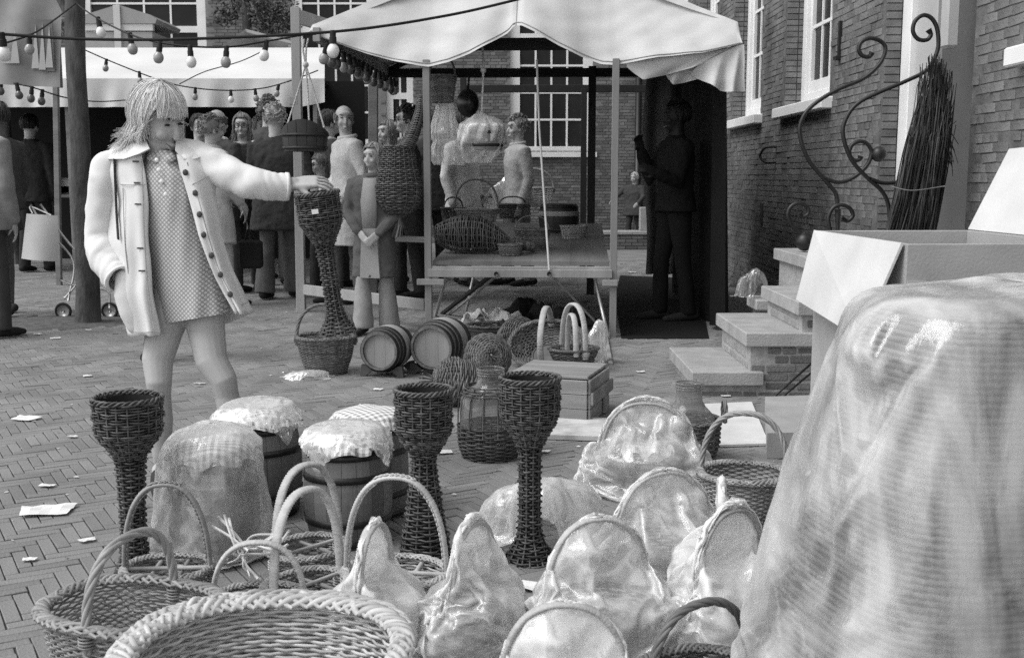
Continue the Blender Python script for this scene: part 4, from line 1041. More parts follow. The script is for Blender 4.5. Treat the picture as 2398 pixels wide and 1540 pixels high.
for i, (u, w, h) in enumerate(((150, .3, .2), (165, .2, .12), (120, .25, .14))):
    q = at(u, 455, YT + 1.4); o = MB().box((-w / 2, -.1, 0), (w / 2, .1, h), None, .02).build('paper_parcel', mat('parcel_paper', .6, .8, .1), None, False)
    o.location = q; tag(o, ['white paper parcel on the tent counter, behind the thin post', 'smaller parcel on the tent counter, right of the post', 'parcel at the left end of the tent counter'][i], 'parcel', 'parcels on the tent counter')

# stall roof seen above the tent and others
k = thing('kiosk', 'grey kiosk with low pitched roof rising above the white tent', 'kiosk', at(292, 110, 17.2) * 1)
k.location.z = 0; kx = k.location
def kl(u, v): q = at(u, v, 17.2); return Vector((q.x - kx.x, 0, q.z))
GK = mat('kiosk_canvas', .26, .85, .08, 4)
a, b, c = kl(205, 55), kl(292, 20), kl(380, 55); q = MB()
prof = [kl(203, 52), kl(215, 42), kl(292, 18), kl(368, 42), kl(382, 52), kl(378, 62), kl(208, 62)]
V = [(p.x, y, p.z) for y in (-.3, .9) for p in prof]; n_ = len(prof)
q.add(V, [list(range(n_))], [list(range(n_, 2 * n_))[::-1]], [(j, j + n_, (j + 1) % n_ + n_, (j + 1) % n_) for j in range(n_)]); q.build('roof', GK, k, False)
a, b = kl(212, 62), kl(372, 78); MB().box((a.x, -.28, b.z), (b.x, -.2, a.z - .002), None, .005).build('fascia', mat('pale_fascia', .5, .7), k, False)
a, b = kl(212, 79), kl(372, 150); MB().box((a.x, -.25, 0), (b.x, .8, a.z), None, .01).build('wall', mat('kiosk_wall', .3, .8, .1), k, False)
a = kl(290, 20); MB().box((a.x - .05, -.33, 0), (a.x + .05, -.303, a.z), None, .005).build('post', mat('pale_post', .45, .7), k, False)
k2 = thing('awning', 'small grey pointed awning beyond the tent near the thin tree', 'awning', Vector((at(570, 100, 16).x, 16, 0)))
pk = [at(520, 108, 16.), at(575, 68, 16.3), at(690, 98, 16.), at(620, 108, 16.8)]
q = MB(); V = [p - k2.location for p in pk]; V += [v + Vector((0, 0, -.04)) for v in V]
q.add([tuple(v) for v in V], [(0, 1, 3), (1, 2, 3), (4, 7, 5), (5, 7, 6)], [(0, 4, 5, 1), (1, 5, 6, 2), (2, 6, 7, 3), (3, 7, 4, 0)]); q.build('roof', GK, k2, False)
for u in (530, 680): 
    p_ = at(u, 106, 16.05) - k2.location; MB().bar((p_.x, p_.y, 0), (p_.x, p_.y, p_.z), .05, .05).build('post', WOODM, k2, False)
# printed banner at left edge
bn = thing('cloth_banner', 'grey printed cloth banner with tall triangles at the upper left edge', 'banner', Vector((at(60, 200, 10).x, 10, 0)))
def bl(u, v): return at(u, v, 10.) - bn.location
us = np.linspace(-120, 143, 40); P = []
for j in range(16):
    v_ = 0 - 60 + (205 + 60) * j / 15; P.append([(bl(u, v_ - (143 - u) * .05).x, .02 * math.sin(u / 20 + j * .3), bl(u, v_ - (143 - u) * .05).z) for u in us])
MB().grid(np.array(P)).build('cloth', mat('banner_cloth', .3, .9, .25, 3), bn)
BNL, BND = mat('banner_print_light', .42, .9, .1), mat('banner_print_dark', .17, .9, .15)
a, b = bl(76, 48), bl(133, 168); MB().box((a.x, -.045, b.z), (b.x, -.035, a.z)).build('printed_panel', BND, bn, False)
for (u0, u1, vt, vb) in ((80, 98, 60, 162), (97, 113, 55, 165), (112, 130, 62, 160), (8, 30, 70, 150), (30, 52, 64, 150)):
    p0, p1, p2 = bl(u0, vb), bl(u1, vb), bl((u0 + u1) / 2, vt); q = MB(); V = [(p.x, y, p.z) for y in (-.055, -.05) for p in (p0, p1, p2)]
    q.add(V, [(0, 1, 2), (5, 4, 3)], [(0, 3, 4, 1), (1, 4, 5, 2), (2, 5, 3, 0)]); q.build('printed_triangle', BNL, bn, False)
a, b = bl(-120, -70), bl(146, -66); MB().bar((a.x, 0, a.z), (b.x, 0, a.z), .04, .04).build('batten', WOODM, bn, False)
p0 = bl(139, 205); MB().bar((p0.x, .035, p0.z - .0), (p0.x, .035, a.z), .03, .03).build('batten', WOODM, bn, False)

# ---------------------------------------------------------------- street tree and thin tree behind
BARK = mat('bark', .075, .9, .45, 16, 0, 1.0, 45, (1, 1, .35)); LEAF = mat('leaf', .07, .7, .2, 10, .5)
def tree(label, base, path, radii, leaves, nleaf, rad, lsz, seed):
    t = thing('street_tree', label, 'tree', base); rng = np.random.default_rng(seed)
    tr_ = MB(); P = smoothpath(path, 8); R = np.interp(np.linspace(0, 1, len(P)), np.linspace(0, 1, len(radii)), radii)
    n = 14; th = np.arange(n) * 2 * PI / n; T = nrm(np.gradient(P, axis=0))
    ring = np.stack([np.cos(th), np.sin(th), 0 * th], -1)
    V = P[:, None, :] + ring[None] * (R[:, None] * (1 + .06 * np.sin(th * 3 + P[:, 2:3] * 2) + .05 * np.sin(th * 7 - P[:, 2:3] * 5)))[..., None]
    tr_.grid(V, closed_v=True, cap=True); trunk = tr_.build('trunk', BARK, t)
    lb = MB(); tips = []
    for c in leaves:
        c = np.array(c); s0 = P[int(len(P) * rng.uniform(.6, .98))]
        mid = (s0 + c) / 2 + rng.normal(0, .08, 3); lb.tube(smoothpath([s0, mid, c], 5), np.linspace(.03, .008, 11), 5)
    if leaves: lb.build('limbs', BARK, trunk)
    cr_ = MB(); nl = nleaf
    for c in leaves:
        q = rng.normal(0, 1, (nl, 3)); q = q / np.linalg.norm(q, axis=1, keepdims=True) * (rng.random((nl, 1)) ** .45) * rad * rng.uniform(.7, 1.2); q[:, 2] *= .75
        C_ = np.array(c) + q; d = nrm(rng.normal(0, 1, (nl, 3))); e = nrm(np.cross(d, rng.normal(0, 1, (nl, 3)))); s_ = lsz * rng.uniform(.6, 1.3, (nl, 1))
        V = np.stack([C_ - d * s_, C_ + e * s_ * .45, C_ + d * s_, C_ - e * s_ * .45], 1).reshape(-1, 3)
        cr_.add(V, np.arange(nl * 4).reshape(-1, 4))
    if leaves: cr_.build('crown', LEAF, t, False, 'stuff')
    return t
b = TREE
tree('rough-barked street tree trunk standing at the left beside the pushchair', (b.x, b.y, 0),
     [(0, 0, 0), (.0, 0, .06)] + [tuple(Vector((at(u_, v_, b.y).x - b.x, 0, at(u_, v_, b.y).z))) for u_, v_ in ((203, 650), (194, 480), (188, 330), (180, 170), (176, 40), (174, -80))] + [(at(172, -200, b.y).x - b.x, 0, 3.9), (-.1, 0, 4.8)], [.12, .1, .088, .078, .076, .074, .076, .074, .07, .05],
     [(-.6, .2, 4.6), (.5, .3, 4.9), (.1, -.2, 5.3), (-.9, .5, 5.2)], 900, .75, .045, 3)
q = gp(578, 570); q = Vector((at(578, 300, 17.5).x, 17.5, 0))
def rel(u, v, Y): return tuple(at(u, v, Y) - q)
tree('slim young tree with sparse leaves rising behind the white tent', q, [(0, 0, 0), rel(583, 200, 17.5), rel(578, 60, 17.5), rel(574, 0, 17.5), rel(570, -60, 17.5)], [.09, .08, .07, .06, .03],
     [rel(545, 12, 17.5), rel(610, 28, 17.4), rel(640, 45, 17.6), rel(655, 15, 17.5), rel(600, -20, 17.3), rel(530, 40, 17.5), rel(620, 70, 17.5), rel(670, 55, 17.6)], 260, .28, .032, 5)
sh = Vector((at(20, 300, 15).x, 15, 0)); 
def rel2(u, v): return tuple(at(u, v, 15.) - sh)
tree('leafy twigs of a tree at the far left, above the banner', sh, [(0, 0, 0), (0, 0, 2.5), rel2(60, 30), rel2(90, 40)], [.06, .05, .03, .02], [rel2(120, 55), rel2(150, 70), rel2(100, 20)], 160, .25, .03, 8)

# ---------------------------------------------------------------- strings of bulbs
BLK2 = mat('rubber_cable', .015, .6); 
def bulbmat(name, v): 
    m = mat(name, v, .25, 0, spec=.6); return m
B_W, B_G, B_D = bulbmat('white_bulb', .75), bulbmat('tinted_bulb', .3), bulbmat('dark_bulb', .09)
_q = MB(); _q.lathe([(.001, -.115), (.012, -.113), (.022, -.105), (.0285, -.09), (.029, -.078), (.024, -.063), (.016, -.053), (.013, -.048)], 16); BULB = {}
for m_ in (B_W, B_G, B_D): 
    me = _q.mesh('bulb'); me.polygons.foreach_set('use_smooth', np.ones(len(me.polygons), bool)); me.materials.append(m_); BULB[m_.name] = me
_q = MB(); _q.lathe([(.001, .012), (.012, .012), (.0145, .008), (.0145, -.018), (.017, -.02), (.017, -.05), (.001, -.051)], 12); SOCK = _q.mesh('socket'); SOCK.materials.append(BLK2)
def lights(label, pts, bulbs, r=.006, sc=1.0):
    """pts: (u, v, Y) along the cable; bulbs: (u, v, tone) at the centre of the glass"""
    P = smoothpath([at(*p) for p in pts], 10); o0 = Vector(P[len(P) // 2])
    t = thing('string_lights', label, 'string lights', o0, 0, 'strings of festoon bulbs')
    MB().tube(P - np.array(o0), r, 6).build('cable', BLK2, t)
    pu = np.array([p[0] for p in pts]); pY = np.array([p[2] for p in pts]); od = np.argsort(pu)
    for u, v, tone in bulbs:
        Y = float(np.interp(u, pu[od], pY[od])); bq = at(u, v, Y)
        i = np.argmin(np.abs(P[:, 0] - bq.x)); top = Vector(P[i])
        o = link('bulb', BULB[tone], t); o.location = top - o0 + Vector((bq.x - top.x, 0, -.004)); tilt = random.gauss(0, .15); o.rotation_euler = (random.gauss(0, .1), tilt, 0); o.scale = (sc,) * 3
        s_ = link('socket', SOCK, o)
    return t
W, Gr, D = 'white_bulb', 'tinted_bulb', 'dark_bulb'
lights('thick bulb cable crossing the picture to the canvas roof, large bulbs', [(-60, 78, 5.9), (0, 80, 5.9), (202, 92, 6.0), (462, 91, 6.1), (800, 73, 6.3), (1040, 38, 6.6), (1209, 0, 6.8), (1300, -25, 7.0)],
       [(7, 122, W), (781, 108, W)], .008, 1.18)
lights('bulb string sagging from the tree to the stall corner, six bulbs', [(178, 8, 8.1), (215, 35, 7.9), (265, 63, 7.6), (330, 90, 7.3), (400, 104, 7.2), (460, 110, 7.2), (540, 110, 7.3), (625, 97, 7.5), (700, 84, 7.7), (740, 80, 7.8)],
       [(230, 68, W), (306, 107, Gr), (377, 130, Gr), (447, 142, W), (532, 143, Gr), (625, 130, W)], .006, 1.12)
lights('bulb cable from the tree to the upper left edge', [(178, 8, 8.1), (130, 45, 7.6), (85, 75, 7.2), (40, 93, 7), (-40, 115, 6.8)], [(88, 92, Gr)], .006, 1.0)
lights('thin bulb string across the white tent, right half', [(200, 118, 11), (250, 140, 11), (330, 172, 11), (400, 196, 11), (470, 208, 11), (545, 212, 11), (620, 206, 11), (690, 186, 11), (745, 165, 11.)],
       [(250, 160, Gr), (327, 190, Gr), (458, 220, Gr), (541, 228, W), (598, 226, Gr), (653, 214, Gr)], .006, 1.0)
lights('thin bulb string along the tent front at far left', [(-30, 176, 10), (0, 186, 10), (40, 197, 10), (80, 206, 10), (150, 228, 10.4), (230, 238, 11), (330, 232, 11)], [(3, 203, D), (40, 214, D), (77, 213, D), (106, 208, D)], .006, 1.15)
lights('short bulb wire branching up across the tent', [(420, 197, 11), (480, 168, 11), (560, 145, 11), (620, 118, 11)], [], .005)
ev = [(742, 142), (770, 152), (800, 164), (840, 180), (880, 196), (920, 212), (955, 226)]
E = [sw((xl + .12 + .0 * i, -.02 + i * .45, ZE - .1)) for i in range(8)]
oo = E[3]; t = thing('string_lights', 'close row of dark bulbs hanging under the left eave of the stall', 'string lights', oo, 0, 'strings of festoon bulbs')
MB().tube(smoothpath([p - oo for p in E], 6), .006, 6).build('cable', BLK2, t)
for i in range(17):
    f = i / 16 * 6.9; a_ = E[int(f)].lerp(E[min(int(f) + 1, 7)], f % 1)
    o = link('bulb', BULB[D if i % 3 else Gr], t); o.location = a_ - oo; o.rotation_euler = (random.gauss(0, .25), random.gauss(0, .2), 0); o.scale = (1.25,) * 3; link('socket', SOCK, o)
# ---------------------------------------------------------------- people
FIN = []
def blob(mb_, name, m, parent, vox=.012, sm=4, rough=0.0, rs=.06):
    """closed solids melted into one continuous skin"""
    o = mb_.build(name, m, parent)
    r = o.modifiers.new('r', 'REMESH'); r.mode = 'VOXEL'; r.voxel_size = vox; r.use_smooth_shade = True
    s_ = o.modifiers.new('s', 'SMOOTH'); s_.iterations = sm; s_.factor = .5
    if rough:
        tx = bpy.data.textures.get('folds%g' % rs) or bpy.data.textures.new('folds%g' % rs, 'CLOUDS'); tx.noise_scale = rs; tx.noise_depth = 1
        d = o.modifiers.new('d', 'DISPLACE'); d.texture = tx; d.strength = rough; d.mid_level = .5
        if rough > .015:
            tx = bpy.data.textures.get('creases') or bpy.data.textures.new('creases', 'CLOUDS'); tx.noise_scale = .028; tx.noise_depth = 2
            d = o.modifiers.new('e', 'DISPLACE'); d.texture = tx; d.strength = rough * .5; d.mid_level = .5
    FIN.append(o); return o
def finish():
    dg = bpy.context.evaluated_depsgraph_get()
    for o in FIN:
        me = bpy.data.meshes.new_from_object(o.evaluated_get(dg)); me.name = o.name
        o.modifiers.clear(); o.data = me
    FIN.clear()
SKIN = mat('skin', .41, .5, .06, 12); SKIND = mat('skin_tanned', .27, .5, .06, 12)
EYE = mat('eye_dark', .02, .3); LIP = mat('lip', .17, .5); WHITE_EYE = mat('eye_white', .5, .3)
def cloth(v): return mat('cloth_%03d' % int(v * 1000), v, .9, .12, 7, 0, .15, 200)
def hairm(v): return mat('hair_%03d' % int(v * 1000), v, .5, .25, 40, .35, spec=.45)
def rotM(yaw, pitch=0, roll=0): return Matrix.Rotation(yaw, 4, 'Z') @ Matrix.Rotation(pitch, 4, 'X') @ Matrix.Rotation(roll, 4, 'Y')
def hand(mb_, wrist, d, n, s=1.0, curl=.4, side=1, fr=.0082, spread=.12, gap=.0185):
    """palm, four fingers of different length and a thumb. d: pointing, n: back of the hand"""
    w = Vector(wrist); d = Vector(d).normalized(); n = Vector(n); n = (n - d * n.dot(d)).normalized(); x = d.cross(n) * side
    for k in range(4):
        o = (k - 1.5) * gap * s
        mb_.limb([(w + x * o * .6 - d * .01 * s, .014 * s), (w + d * .045 * s + x * o * .9, .0145 * s), (w + d * .085 * s + x * o, .0105 * s)], 8)
        L_ = (.066, .078, .074, .058)[k] * s; p = w + d * .085 * s + x * o; a = -.15; pts = [(p, fr * s * 1.1)]
        sd = (d + x * (k - 1.5) * spread).normalized()
        for f in (.45, .32, .23):
            a += curl; q = pts[-1][0] + (sd * math.cos(a) - n * math.sin(a)) * L_ * f; pts.append((q, fr * s * (1.0 - .12 * len(pts) / 2)))
        mb_.limb(pts, 8)
    b = w + d * .025 * s - x * .026 * s - n * .006 * s
    mb_.limb([(w + d * .01 * s - x * .014 * s, .014 * s), (b, .0135 * s), (b + (d * .6 - x * .6 - n * .35).normalized() * .04 * s, .0105 * s), (b + (d * .85 - x * .25 - n * .55).normalized() * .07 * s, .0085 * s)], 8)
def head(body, root, C, M, s, hair=None, glasses=False, skin=SKIN, smile=False, detail=True):
    """adds the head to the body solid; eyes, brows, mouth, glasses and hair become parts. C head centre, M turn, s size"""
    def T(p): return C + M.to_3x3() @ (Vector(p) * s)
    def ball(p, *r): body.ball(T(p), *[x * s for x in r], n=16, M=M)
    ball((0, .012, .012), .074, .093, .088); ball((0, -.028, -.035), .058, .06, .075); ball((0, -.042, -.09), .036, .036, .03)
    ball((0, -.075, .028), .05, .02, .022); ball((-.033, -.062, -.045), .024, .024, .024); ball((.033, -.062, -.045), .024, .024, .024)
    body.limb([(T((0, -.088, -.005)), .009 * s), (T((0, -.102, -.035)), .0115 * s), (T((0, -.1, -.05)), .013 * s)], 8)
    ball((0, -.085, -.083), .02, .012, .008); ball((0, -.083, -.094), .018, .012, .008)
    for e in (-1, 1): body.ball(T((e * .076, .008, -.025)), .010 * s, .02 * s, .03 * s, n=10, M=M)
    if detail:
        for e in (-1, 1):
            w = MB(); w.ball(T((e * .031, -.0815, -.006)), .0125 * s, .007 * s, .0045 * s, n=10, M=M); w.build('eye', EYE, root)
            w = MB(); w.tube([T((e * .014, -.093, .016)), T((e * .032, -.092, .021)), T((e * .05, -.08, .016))], [.003 * s, .0042 * s, .002 * s], 6); w.build('eyebrow', hair[0] if hair else EYE, root)
        w = MB(); k = .013 if smile else 0
        w.tube([T((-.027, -.083, -.087 + k)), T((-.012, -.095, -.089)), T((0, -.0985, -.0885)), T((.012, -.095, -.089)), T((.027, -.083, -.087 + k))], [.0015 * s, .003 * s, .0035 * s, .003 * s, .0015 * s], 6); w.build('mouth', LIP, root)
    if glasses:
        gl = MB()
        for e in (-1, 1): gl.tube([T((e * .033 + .024 * math.cos(a), -.098, -.008 + .02 * math.sin(a))) for a in np.linspace(0, 2 * PI, 16, endpoint=False)], .0028 * s, 5, closed=True)
        gl.tube([T((-.01, -.1, -.004)), T((.01, -.1, -.004))], .0025 * s, 5)
        for e in (-1, 1): gl.tube([T((e * .057, -.096, -.003)), T((e * .08, 0, -.005))], .0025 * s, 5)
        gl.build('glasses', EYE, root)
    if hair: hairdo(root, T, s, *hair)
def hairdo(root, T, s, m, style, seed=1):
    rng = np.random.default_rng(seed); q = MB(); st_ = MB()
    def lim(a):                      # how far down the hair reaches, by direction (0 = face)
        a = abs((a + PI) % (2 * PI) - PI)
        if style == 'bald': return 1.2 if False else None
        lo, hi = (1.02 if style != 'shag' else 1.12, 2.15)
        k = min(1, max(0, (a - .75) / .65)); k = k * k * (3 - 2 * k); return lo + (hi - lo) * k
    def pt(a, ph, rad=1.0):
        return (math.sin(a) * math.sin(ph) * .081 * rad, .014 - math.cos(a) * math.sin(ph) * .1 * rad, .014 + math.cos(ph) * .098 * rad)
    if style in ('bald', 'fringe'):
        for i in range(90):
            a = rng.uniform(.9, 2 * PI - .9); p0 = rng.uniform(1.25, 1.7); P = [T(pt(a + rng.normal(0, .03), p0 + j * .11, 1.0 + .015 * j)) for j in range(5)]
            st_.tube(P, np.array([.005, .007, .007, .006, .003]) * s, 4)
        st_.build('hair', m, root, True, 'stuff'); return
    n, r = 40, 12; P = np.zeros((r, n, 3))
    for i in range(n):
        a = i / n * 2 * PI; L_ = lim(a)
        for j in range(r): P[j, i] = T(pt(a, .02 + (L_ - .02) * j / (r - 1), 1.0 + .05 * rng.random() * (style == 'curly')))
    q.grid(P, closed_v=True); cap = q.build('hair', m, root)
    ns = {'short': 260, 'curly': 0, 'long': 480, 'bob': 400, 'shag': 3600}[style]
    for i in range(ns):
        a = rng.uniform(0, 2 * PI); L_ = lim(a); da = abs((a + PI) % (2 * PI) - PI)
        p0 = rng.uniform(.05, .55) if rng.random() < .6 else rng.uniform(.3, L_ * .9)
        over = 1.02 + rng.uniform(0, .05) + (rng.uniform(0, .11) if i % 14 == 0 else 0); nn = 6; ext = 1.0
        if style == 'shag' and da < .8: ext = 1.38
        pts = [pt(a + (.25 * math.sin(i) * (1 - f)), p0 + (L_ * ext - p0) * f * rng.uniform(.92, 1.03), over + .03 * f) for f in np.linspace(0, 1, nn)]
        drop = 0
        if style in ('long', 'bob') and da > .95: drop = rng.uniform(.10, .17) if style == 'long' else rng.uniform(.02, .05)
        if style == 'shag' and da > 1.15: drop = rng.uniform(.0, .065) + (.045 if da > 1.6 else 0)
        x, y, z = pts[-1]
        if drop:
            fl_ = ((.03 if da > 1.7 else -.012) if style == 'shag' else .008) * rng.uniform(.3, 1.6); k_ = math.hypot(x, y) + 1e-6
            w = rng.normal(0, .006 if style != 'shag' else .009)
            pts += [(x * .98 + w, y * .99, z - drop * .35), (x * .95 + w * 2, y * .97, z - drop * .7), (x * .95 + x / k_ * fl_ + w * 2, y * .96 + y / k_ * fl_, z - drop)]
        rad = np.linspace(.0058, .0022, len(pts)) * s * (.3 if style == 'shag' else .6)
        st_.tube([T(p) for p in pts], rad, 3 if style == 'shag' else 4)
    if style == 'curly':
        for i in range(150):
            a = rng.uniform(0, 2 * PI); ph = rng.uniform(0.02, lim(a)); c = T(pt(a, ph, 1.12 + rng.normal(0, .05))); rr = rng.uniform(.009, .016) * s
            ax_ = Vector(rng.normal(0, 1, 3)).normalized(); bx = ax_.orthogonal().normalized(); by = ax_.cross(bx)
            st_.tube([c + (bx * math.cos(t_) + by * math.sin(t_)) * rr for t_ in np.linspace(0, 5.2, 9)], .0048 * s, 4)
    st_.build('locks', m, cap, True, 'stuff')
def shoe(root, p, yaw, s, m, heel=.012):
    b = MB(); d = Vector((math.sin(yaw), -math.cos(yaw), 0)); p = Vector(p)
    b.limb([(p - d * .05 * s + Vector((0, 0, .045 * s)), .036 * s), (p + d * .04 * s + Vector((0, 0, .04 * s)), .037 * s), (p + d * .13 * s + Vector((0, 0, .03 * s)), .033 * s), (p + d * .19 * s + Vector((0, 0, .024 * s)), .022 * s)], 10)
    for v in b.v: v[:, 2] = np.maximum(v[:, 2], p.z + .004)
    blob(b, 'shoe', m, root, .009, 3)
def person(label, u, v, vtop, yaw, coat=(.1, .45, 1.0), legs=('trousers', .1, .03), hair=(.05, 'short'), arms=None, hyaw=0, hpitch=0, glasses=False, shoes=.02, lean=(0, 0), stride=.1, skin=SKIN, H=None, Y=None, inner=None, wide=1.0, collar=None, z0=.02):
    b0 = gp(u, v); 
    if Y: b0 = Vector((at(u, v, Y).x, Y, 0))
    H = H or (at(u, vtop, b0.y).z - z0); s = H / 1.7
    r = thing('person', label, 'person', (b0.x, b0.y, z0), yaw, 'people in the market')
    h = lambda x, y, z: Vector((x * H + lean[0] * z * H, y * H + lean[1] * z * H, z * H))
    body = MB(); sh = .108 * wide
    body.limb([(h(0, 0, .53), .06 * H), (h(0, 0, .63), .052 * H), (h(0, 0, .74), .056 * H), (h(0, 0, .79), .042 * H)], 14)
    body.limb([(h(0, .005, .79), .035 * H), (h(0, 0, .86), .032 * H), (h(0, -.004, .90), .034 * H)], 12)
    C = h(0, -.008, .935); M = rotM(hyaw, hpitch); head(body, r, C, M, s * 1.02, (hairm(hair[0]), hair[1], hash(label) % 97) if hair else None, glasses, skin)
    feet = [h(-.055, -stride / 2, 0) , h(.055, stride / 2, 0)]
    for f_ in feet: f_.x -= lean[0] * 0; f_.z = 0
    pz = sum(map(ord, label)); hyaw = hyaw or ((pz % 7) - 3) * .09; hpitch = hpitch or ((pz % 5) - 1) * .05
    if lean == (0, 0): lean = (((pz % 9) - 4) * .006, ((pz % 4) - 2) * .006)
    if not arms:
        rest = (((-.02, .0, -.17), (-.0, -.05, -.31)), ((-.045, .03, -.16), (.01, -.06, -.25)), ((-.03, -.01, -.165), (.05, -.11, -.22)), ((-.035, .02, -.165), (-.03, -.03, -.32)))
        l_, r_ = rest[pz % 4], rest[(pz // 4) % 4]; arms = [l_, tuple((-x, y, z) for x, y, z in r_)]
    sl = MB(); cm = cloth(coat[0])
    for k, (e, w) in zip((-1, 1), arms):
        S = h(k * sh, 0, .795); E_ = S + Vector(e) * H; W2 = S + Vector(w) * H
        body.limb([(S, .03 * H), (E_, .024 * H), (W2, .017 * H)], 10)
        hand(body, W2, W2 - E_, Vector((k * .8, -.3, .5)), s, .35, k, .0095)
        sl.limb([(S + Vector((-k * .03 * H, 0, -.002 * H)), .044 * H), (S, .043 * H), (S.lerp(E_, .6), .036 * H), (E_, .034 * H), (E_.lerp(W2, .55), .031 * H), (E_.lerp(W2, .93), .028 * H)], 12)
    lk, lv = legs[0], legs[1]; tm = cloth(lv)
    for k, f_ in zip((-1, 1), feet):
        hp = h(k * .052, 0, .52); an = f_ + Vector((0, 0, .045 * H)); kn = hp.lerp(an, .5) + Vector((0, -.02 * H * (1 if f_.y < 0 else .3), 0))
        body.limb([(hp, .05 * H), (hp.lerp(kn, .5), .043 * H), (kn, .032 * H), (kn.lerp(an, .35), .032 * H), (an, .02 * H), (f_ + Vector((0, -.02 * H, .03 * H)), .02 * H)], 12)
        if lk == 'trousers':
            tb = MB(); tb.tube([h(k * .04, 0, .56), h(k * .045, 0, .52), hp.lerp(kn, .45), kn, kn.lerp(an, .5), an - Vector((0, 0, .012 * H))], [.05 * H, .06 * H, .049 * H, .038 * H, .034 * H + legs[2] * H * .3, .031 * H + legs[2] * H * .55], 14)
            blob(tb, 'trouser_leg', tm, r, .013, 3, .01, .09)
        shoe(r, f_, 0, s * 1.02, cloth(shoes))
    blob(body, 'body', skin, r, .0095, 3)
    if lk == 'skirt':
        tb = MB(); zb = legs[2]; tb.tube([h(0, 0, .60), h(0, 0, .54), h(0, 0, (zb + .54) / 2), h(0, 0, zb)], [.07 * H, .088 * H, .1 * H, .112 * H], 18, flat=(1.05, .8)); blob(tb, 'skirt', tm, r, .013, 3, .012, .08)
    zb, fl_ = coat[1], coat[2]
    ct = MB(); prof = [(.845, .035, .036), (.825, .07, .045), (.80, .118 * wide, .056), (.74, .116 * wide, .074), (.64, .102 * wide, .07), (.56, .107 * wide, .076)]
    if zb < .55: prof += [((zb + .56) / 2, .11 * fl_ * wide, .08 * fl_), (zb, .118 * fl_ * wide, .088 * fl_)]
    th = np.arange(22) * 2 * PI / 22; cx, cy = selli(th, 2.4)
    P = np.stack([np.stack([a * H * cx + lean[0] * z * H, b * H * cy + lean[1] * z * H, z * H + 0 * cx], -1) for z, a, b in prof]); ct.grid(P, closed_v=True, cap=True)
    ct.v += sl.v; ct.f += [f + ct.n for f in sl.f]; ct.n += sl.n
    blob(ct, 'coat', cm, r, .013, 3, .02 if coat[0] < .2 else .011, .07)
    if collar is not None:
        cb = MB(); cb.tube([h(.045 * math.cos(a) * 1.1, .002 + .045 * math.sin(a), .838 + .008 * math.sin(a)) for a in np.linspace(0, 2 * PI, 20, endpoint=False)], .0075 * H, 6, closed=True, flat=(.7, 1.5)); cb.build('collar', cloth(collar), r)
    if inner is not None:
        ib = MB(); y0 = -.078 * H
        V = [h(-.035, 0, .82), h(.035, 0, .82), h(.045, 0, .70), h(.04, 0, .56), h(-.03, 0, .56), h(-.04, 0, .70)]
        ys = [-.052, -.052, -.088, -.092, -.092, -.088]; V = [Vector((p.x, y * H + p.y, p.z)) for p, y in zip(V, ys)]; V2 = [p + Vector((0, .03, 0)) for p in V]
        ib.add([tuple(p) for p in V + V2], [(0, 1, 2, 5), (5, 2, 3, 4)], [(i, i + 6, (i + 1) % 6 + 6, (i + 1) % 6) for i in range(6)]); ib.build('jumper', cloth(inner), r, True)
        V = [h(-.036, 0, .56), h(.046, 0, .56), h(.06, 0, coat[1] + .003), h(-.05, 0, coat[1] + .003)]; V = [Vector((p.x, -.094 * H * (1 if i < 2 else coat[2] * .96) + p.y, p.z)) for i, p in enumerate(V)]; V2 = [p + Vector((0, .03, 0)) for p in V]
        ib = MB(); ib.add([tuple(p) for p in V + V2], [(0, 1, 2, 3)], [(i, i + 4, (i + 1) % 4 + 4, (i + 1) % 4) for i in range(4)]); ib.build('trouser_front', tm, r, False)
    return r
D_ = math.radians
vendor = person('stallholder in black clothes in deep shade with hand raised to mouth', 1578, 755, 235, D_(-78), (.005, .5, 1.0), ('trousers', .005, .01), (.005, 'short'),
    [((-.03, -.07, -.15), (.02, -.13, -.02)), ((.03, -.05, -.16), (.06, -.15, -.12))], wide=1.12, skin=mat('skin_shade', .014, .6), inner=None)  # skin and hair near black: the awning's shade put into their colour
person('girl with long fair hair in open dark coat and pale flared trousers', 882, 786, 335, D_(-14), (.10, .30, 1.05), ('trousers', .30, .05), (.26, 'long'),
    [((-.03, -.02, -.16), (.06, -.09, -.25)), ((.03, -.02, -.16), (-.05, -.1, -.26))], hyaw=D_(-12), inner=.3, shoes=.02, collar=.1)
person('tall balding man in a pale raincoat looking towards the camera', 818, 715, 245, D_(-62), (.5, .30, 1.1), ('trousers', .12, .01), (.14, 'fringe'), hyaw=D_(78), collar=.5, wide=1.05)
person('man with curly black hair and glasses in profile behind hanging wicker', 962, 702, 250, D_(-80), (.05, .47, 1.0), ('trousers', .04, .01), (.02, 'curly'), glasses=True, collar=.3)
person('fair-haired child with glasses and striped jumper beside the timber post', 757, 688, 362, D_(-70), (.33, .5, 1.0), ('trousers', .05, .01), (.16, 'short'), glasses=True, hpitch=D_(10))
person('person with curly fair hair seen from behind in long dark coat', 655, 703, 247, D_(172), (.035, .36, 1.12), ('trousers', .10, .045), (.38, 'curly'), wide=1.15, stride=.14, hpitch=D_(12))
person('person with bushy brown hair mostly hidden behind the dark coat', 640, 672, 228, D_(160), (.06, .4, 1.05), ('trousers', .08, .02), (.12, 'curly'))
person('young woman with long hair and round glasses facing the camera', 580, 684, 266, D_(4), (.04, .4, 1.05), ('trousers', .05, .02), (.2, 'long'), glasses=True, collar=.42)
person('bald man in dark suit and white collar seen from behind', 522, 692, 255, D_(150), (.05, .4, 1.05), ('trousers', .05, .01), (.1, 'fringe'), collar=.75)
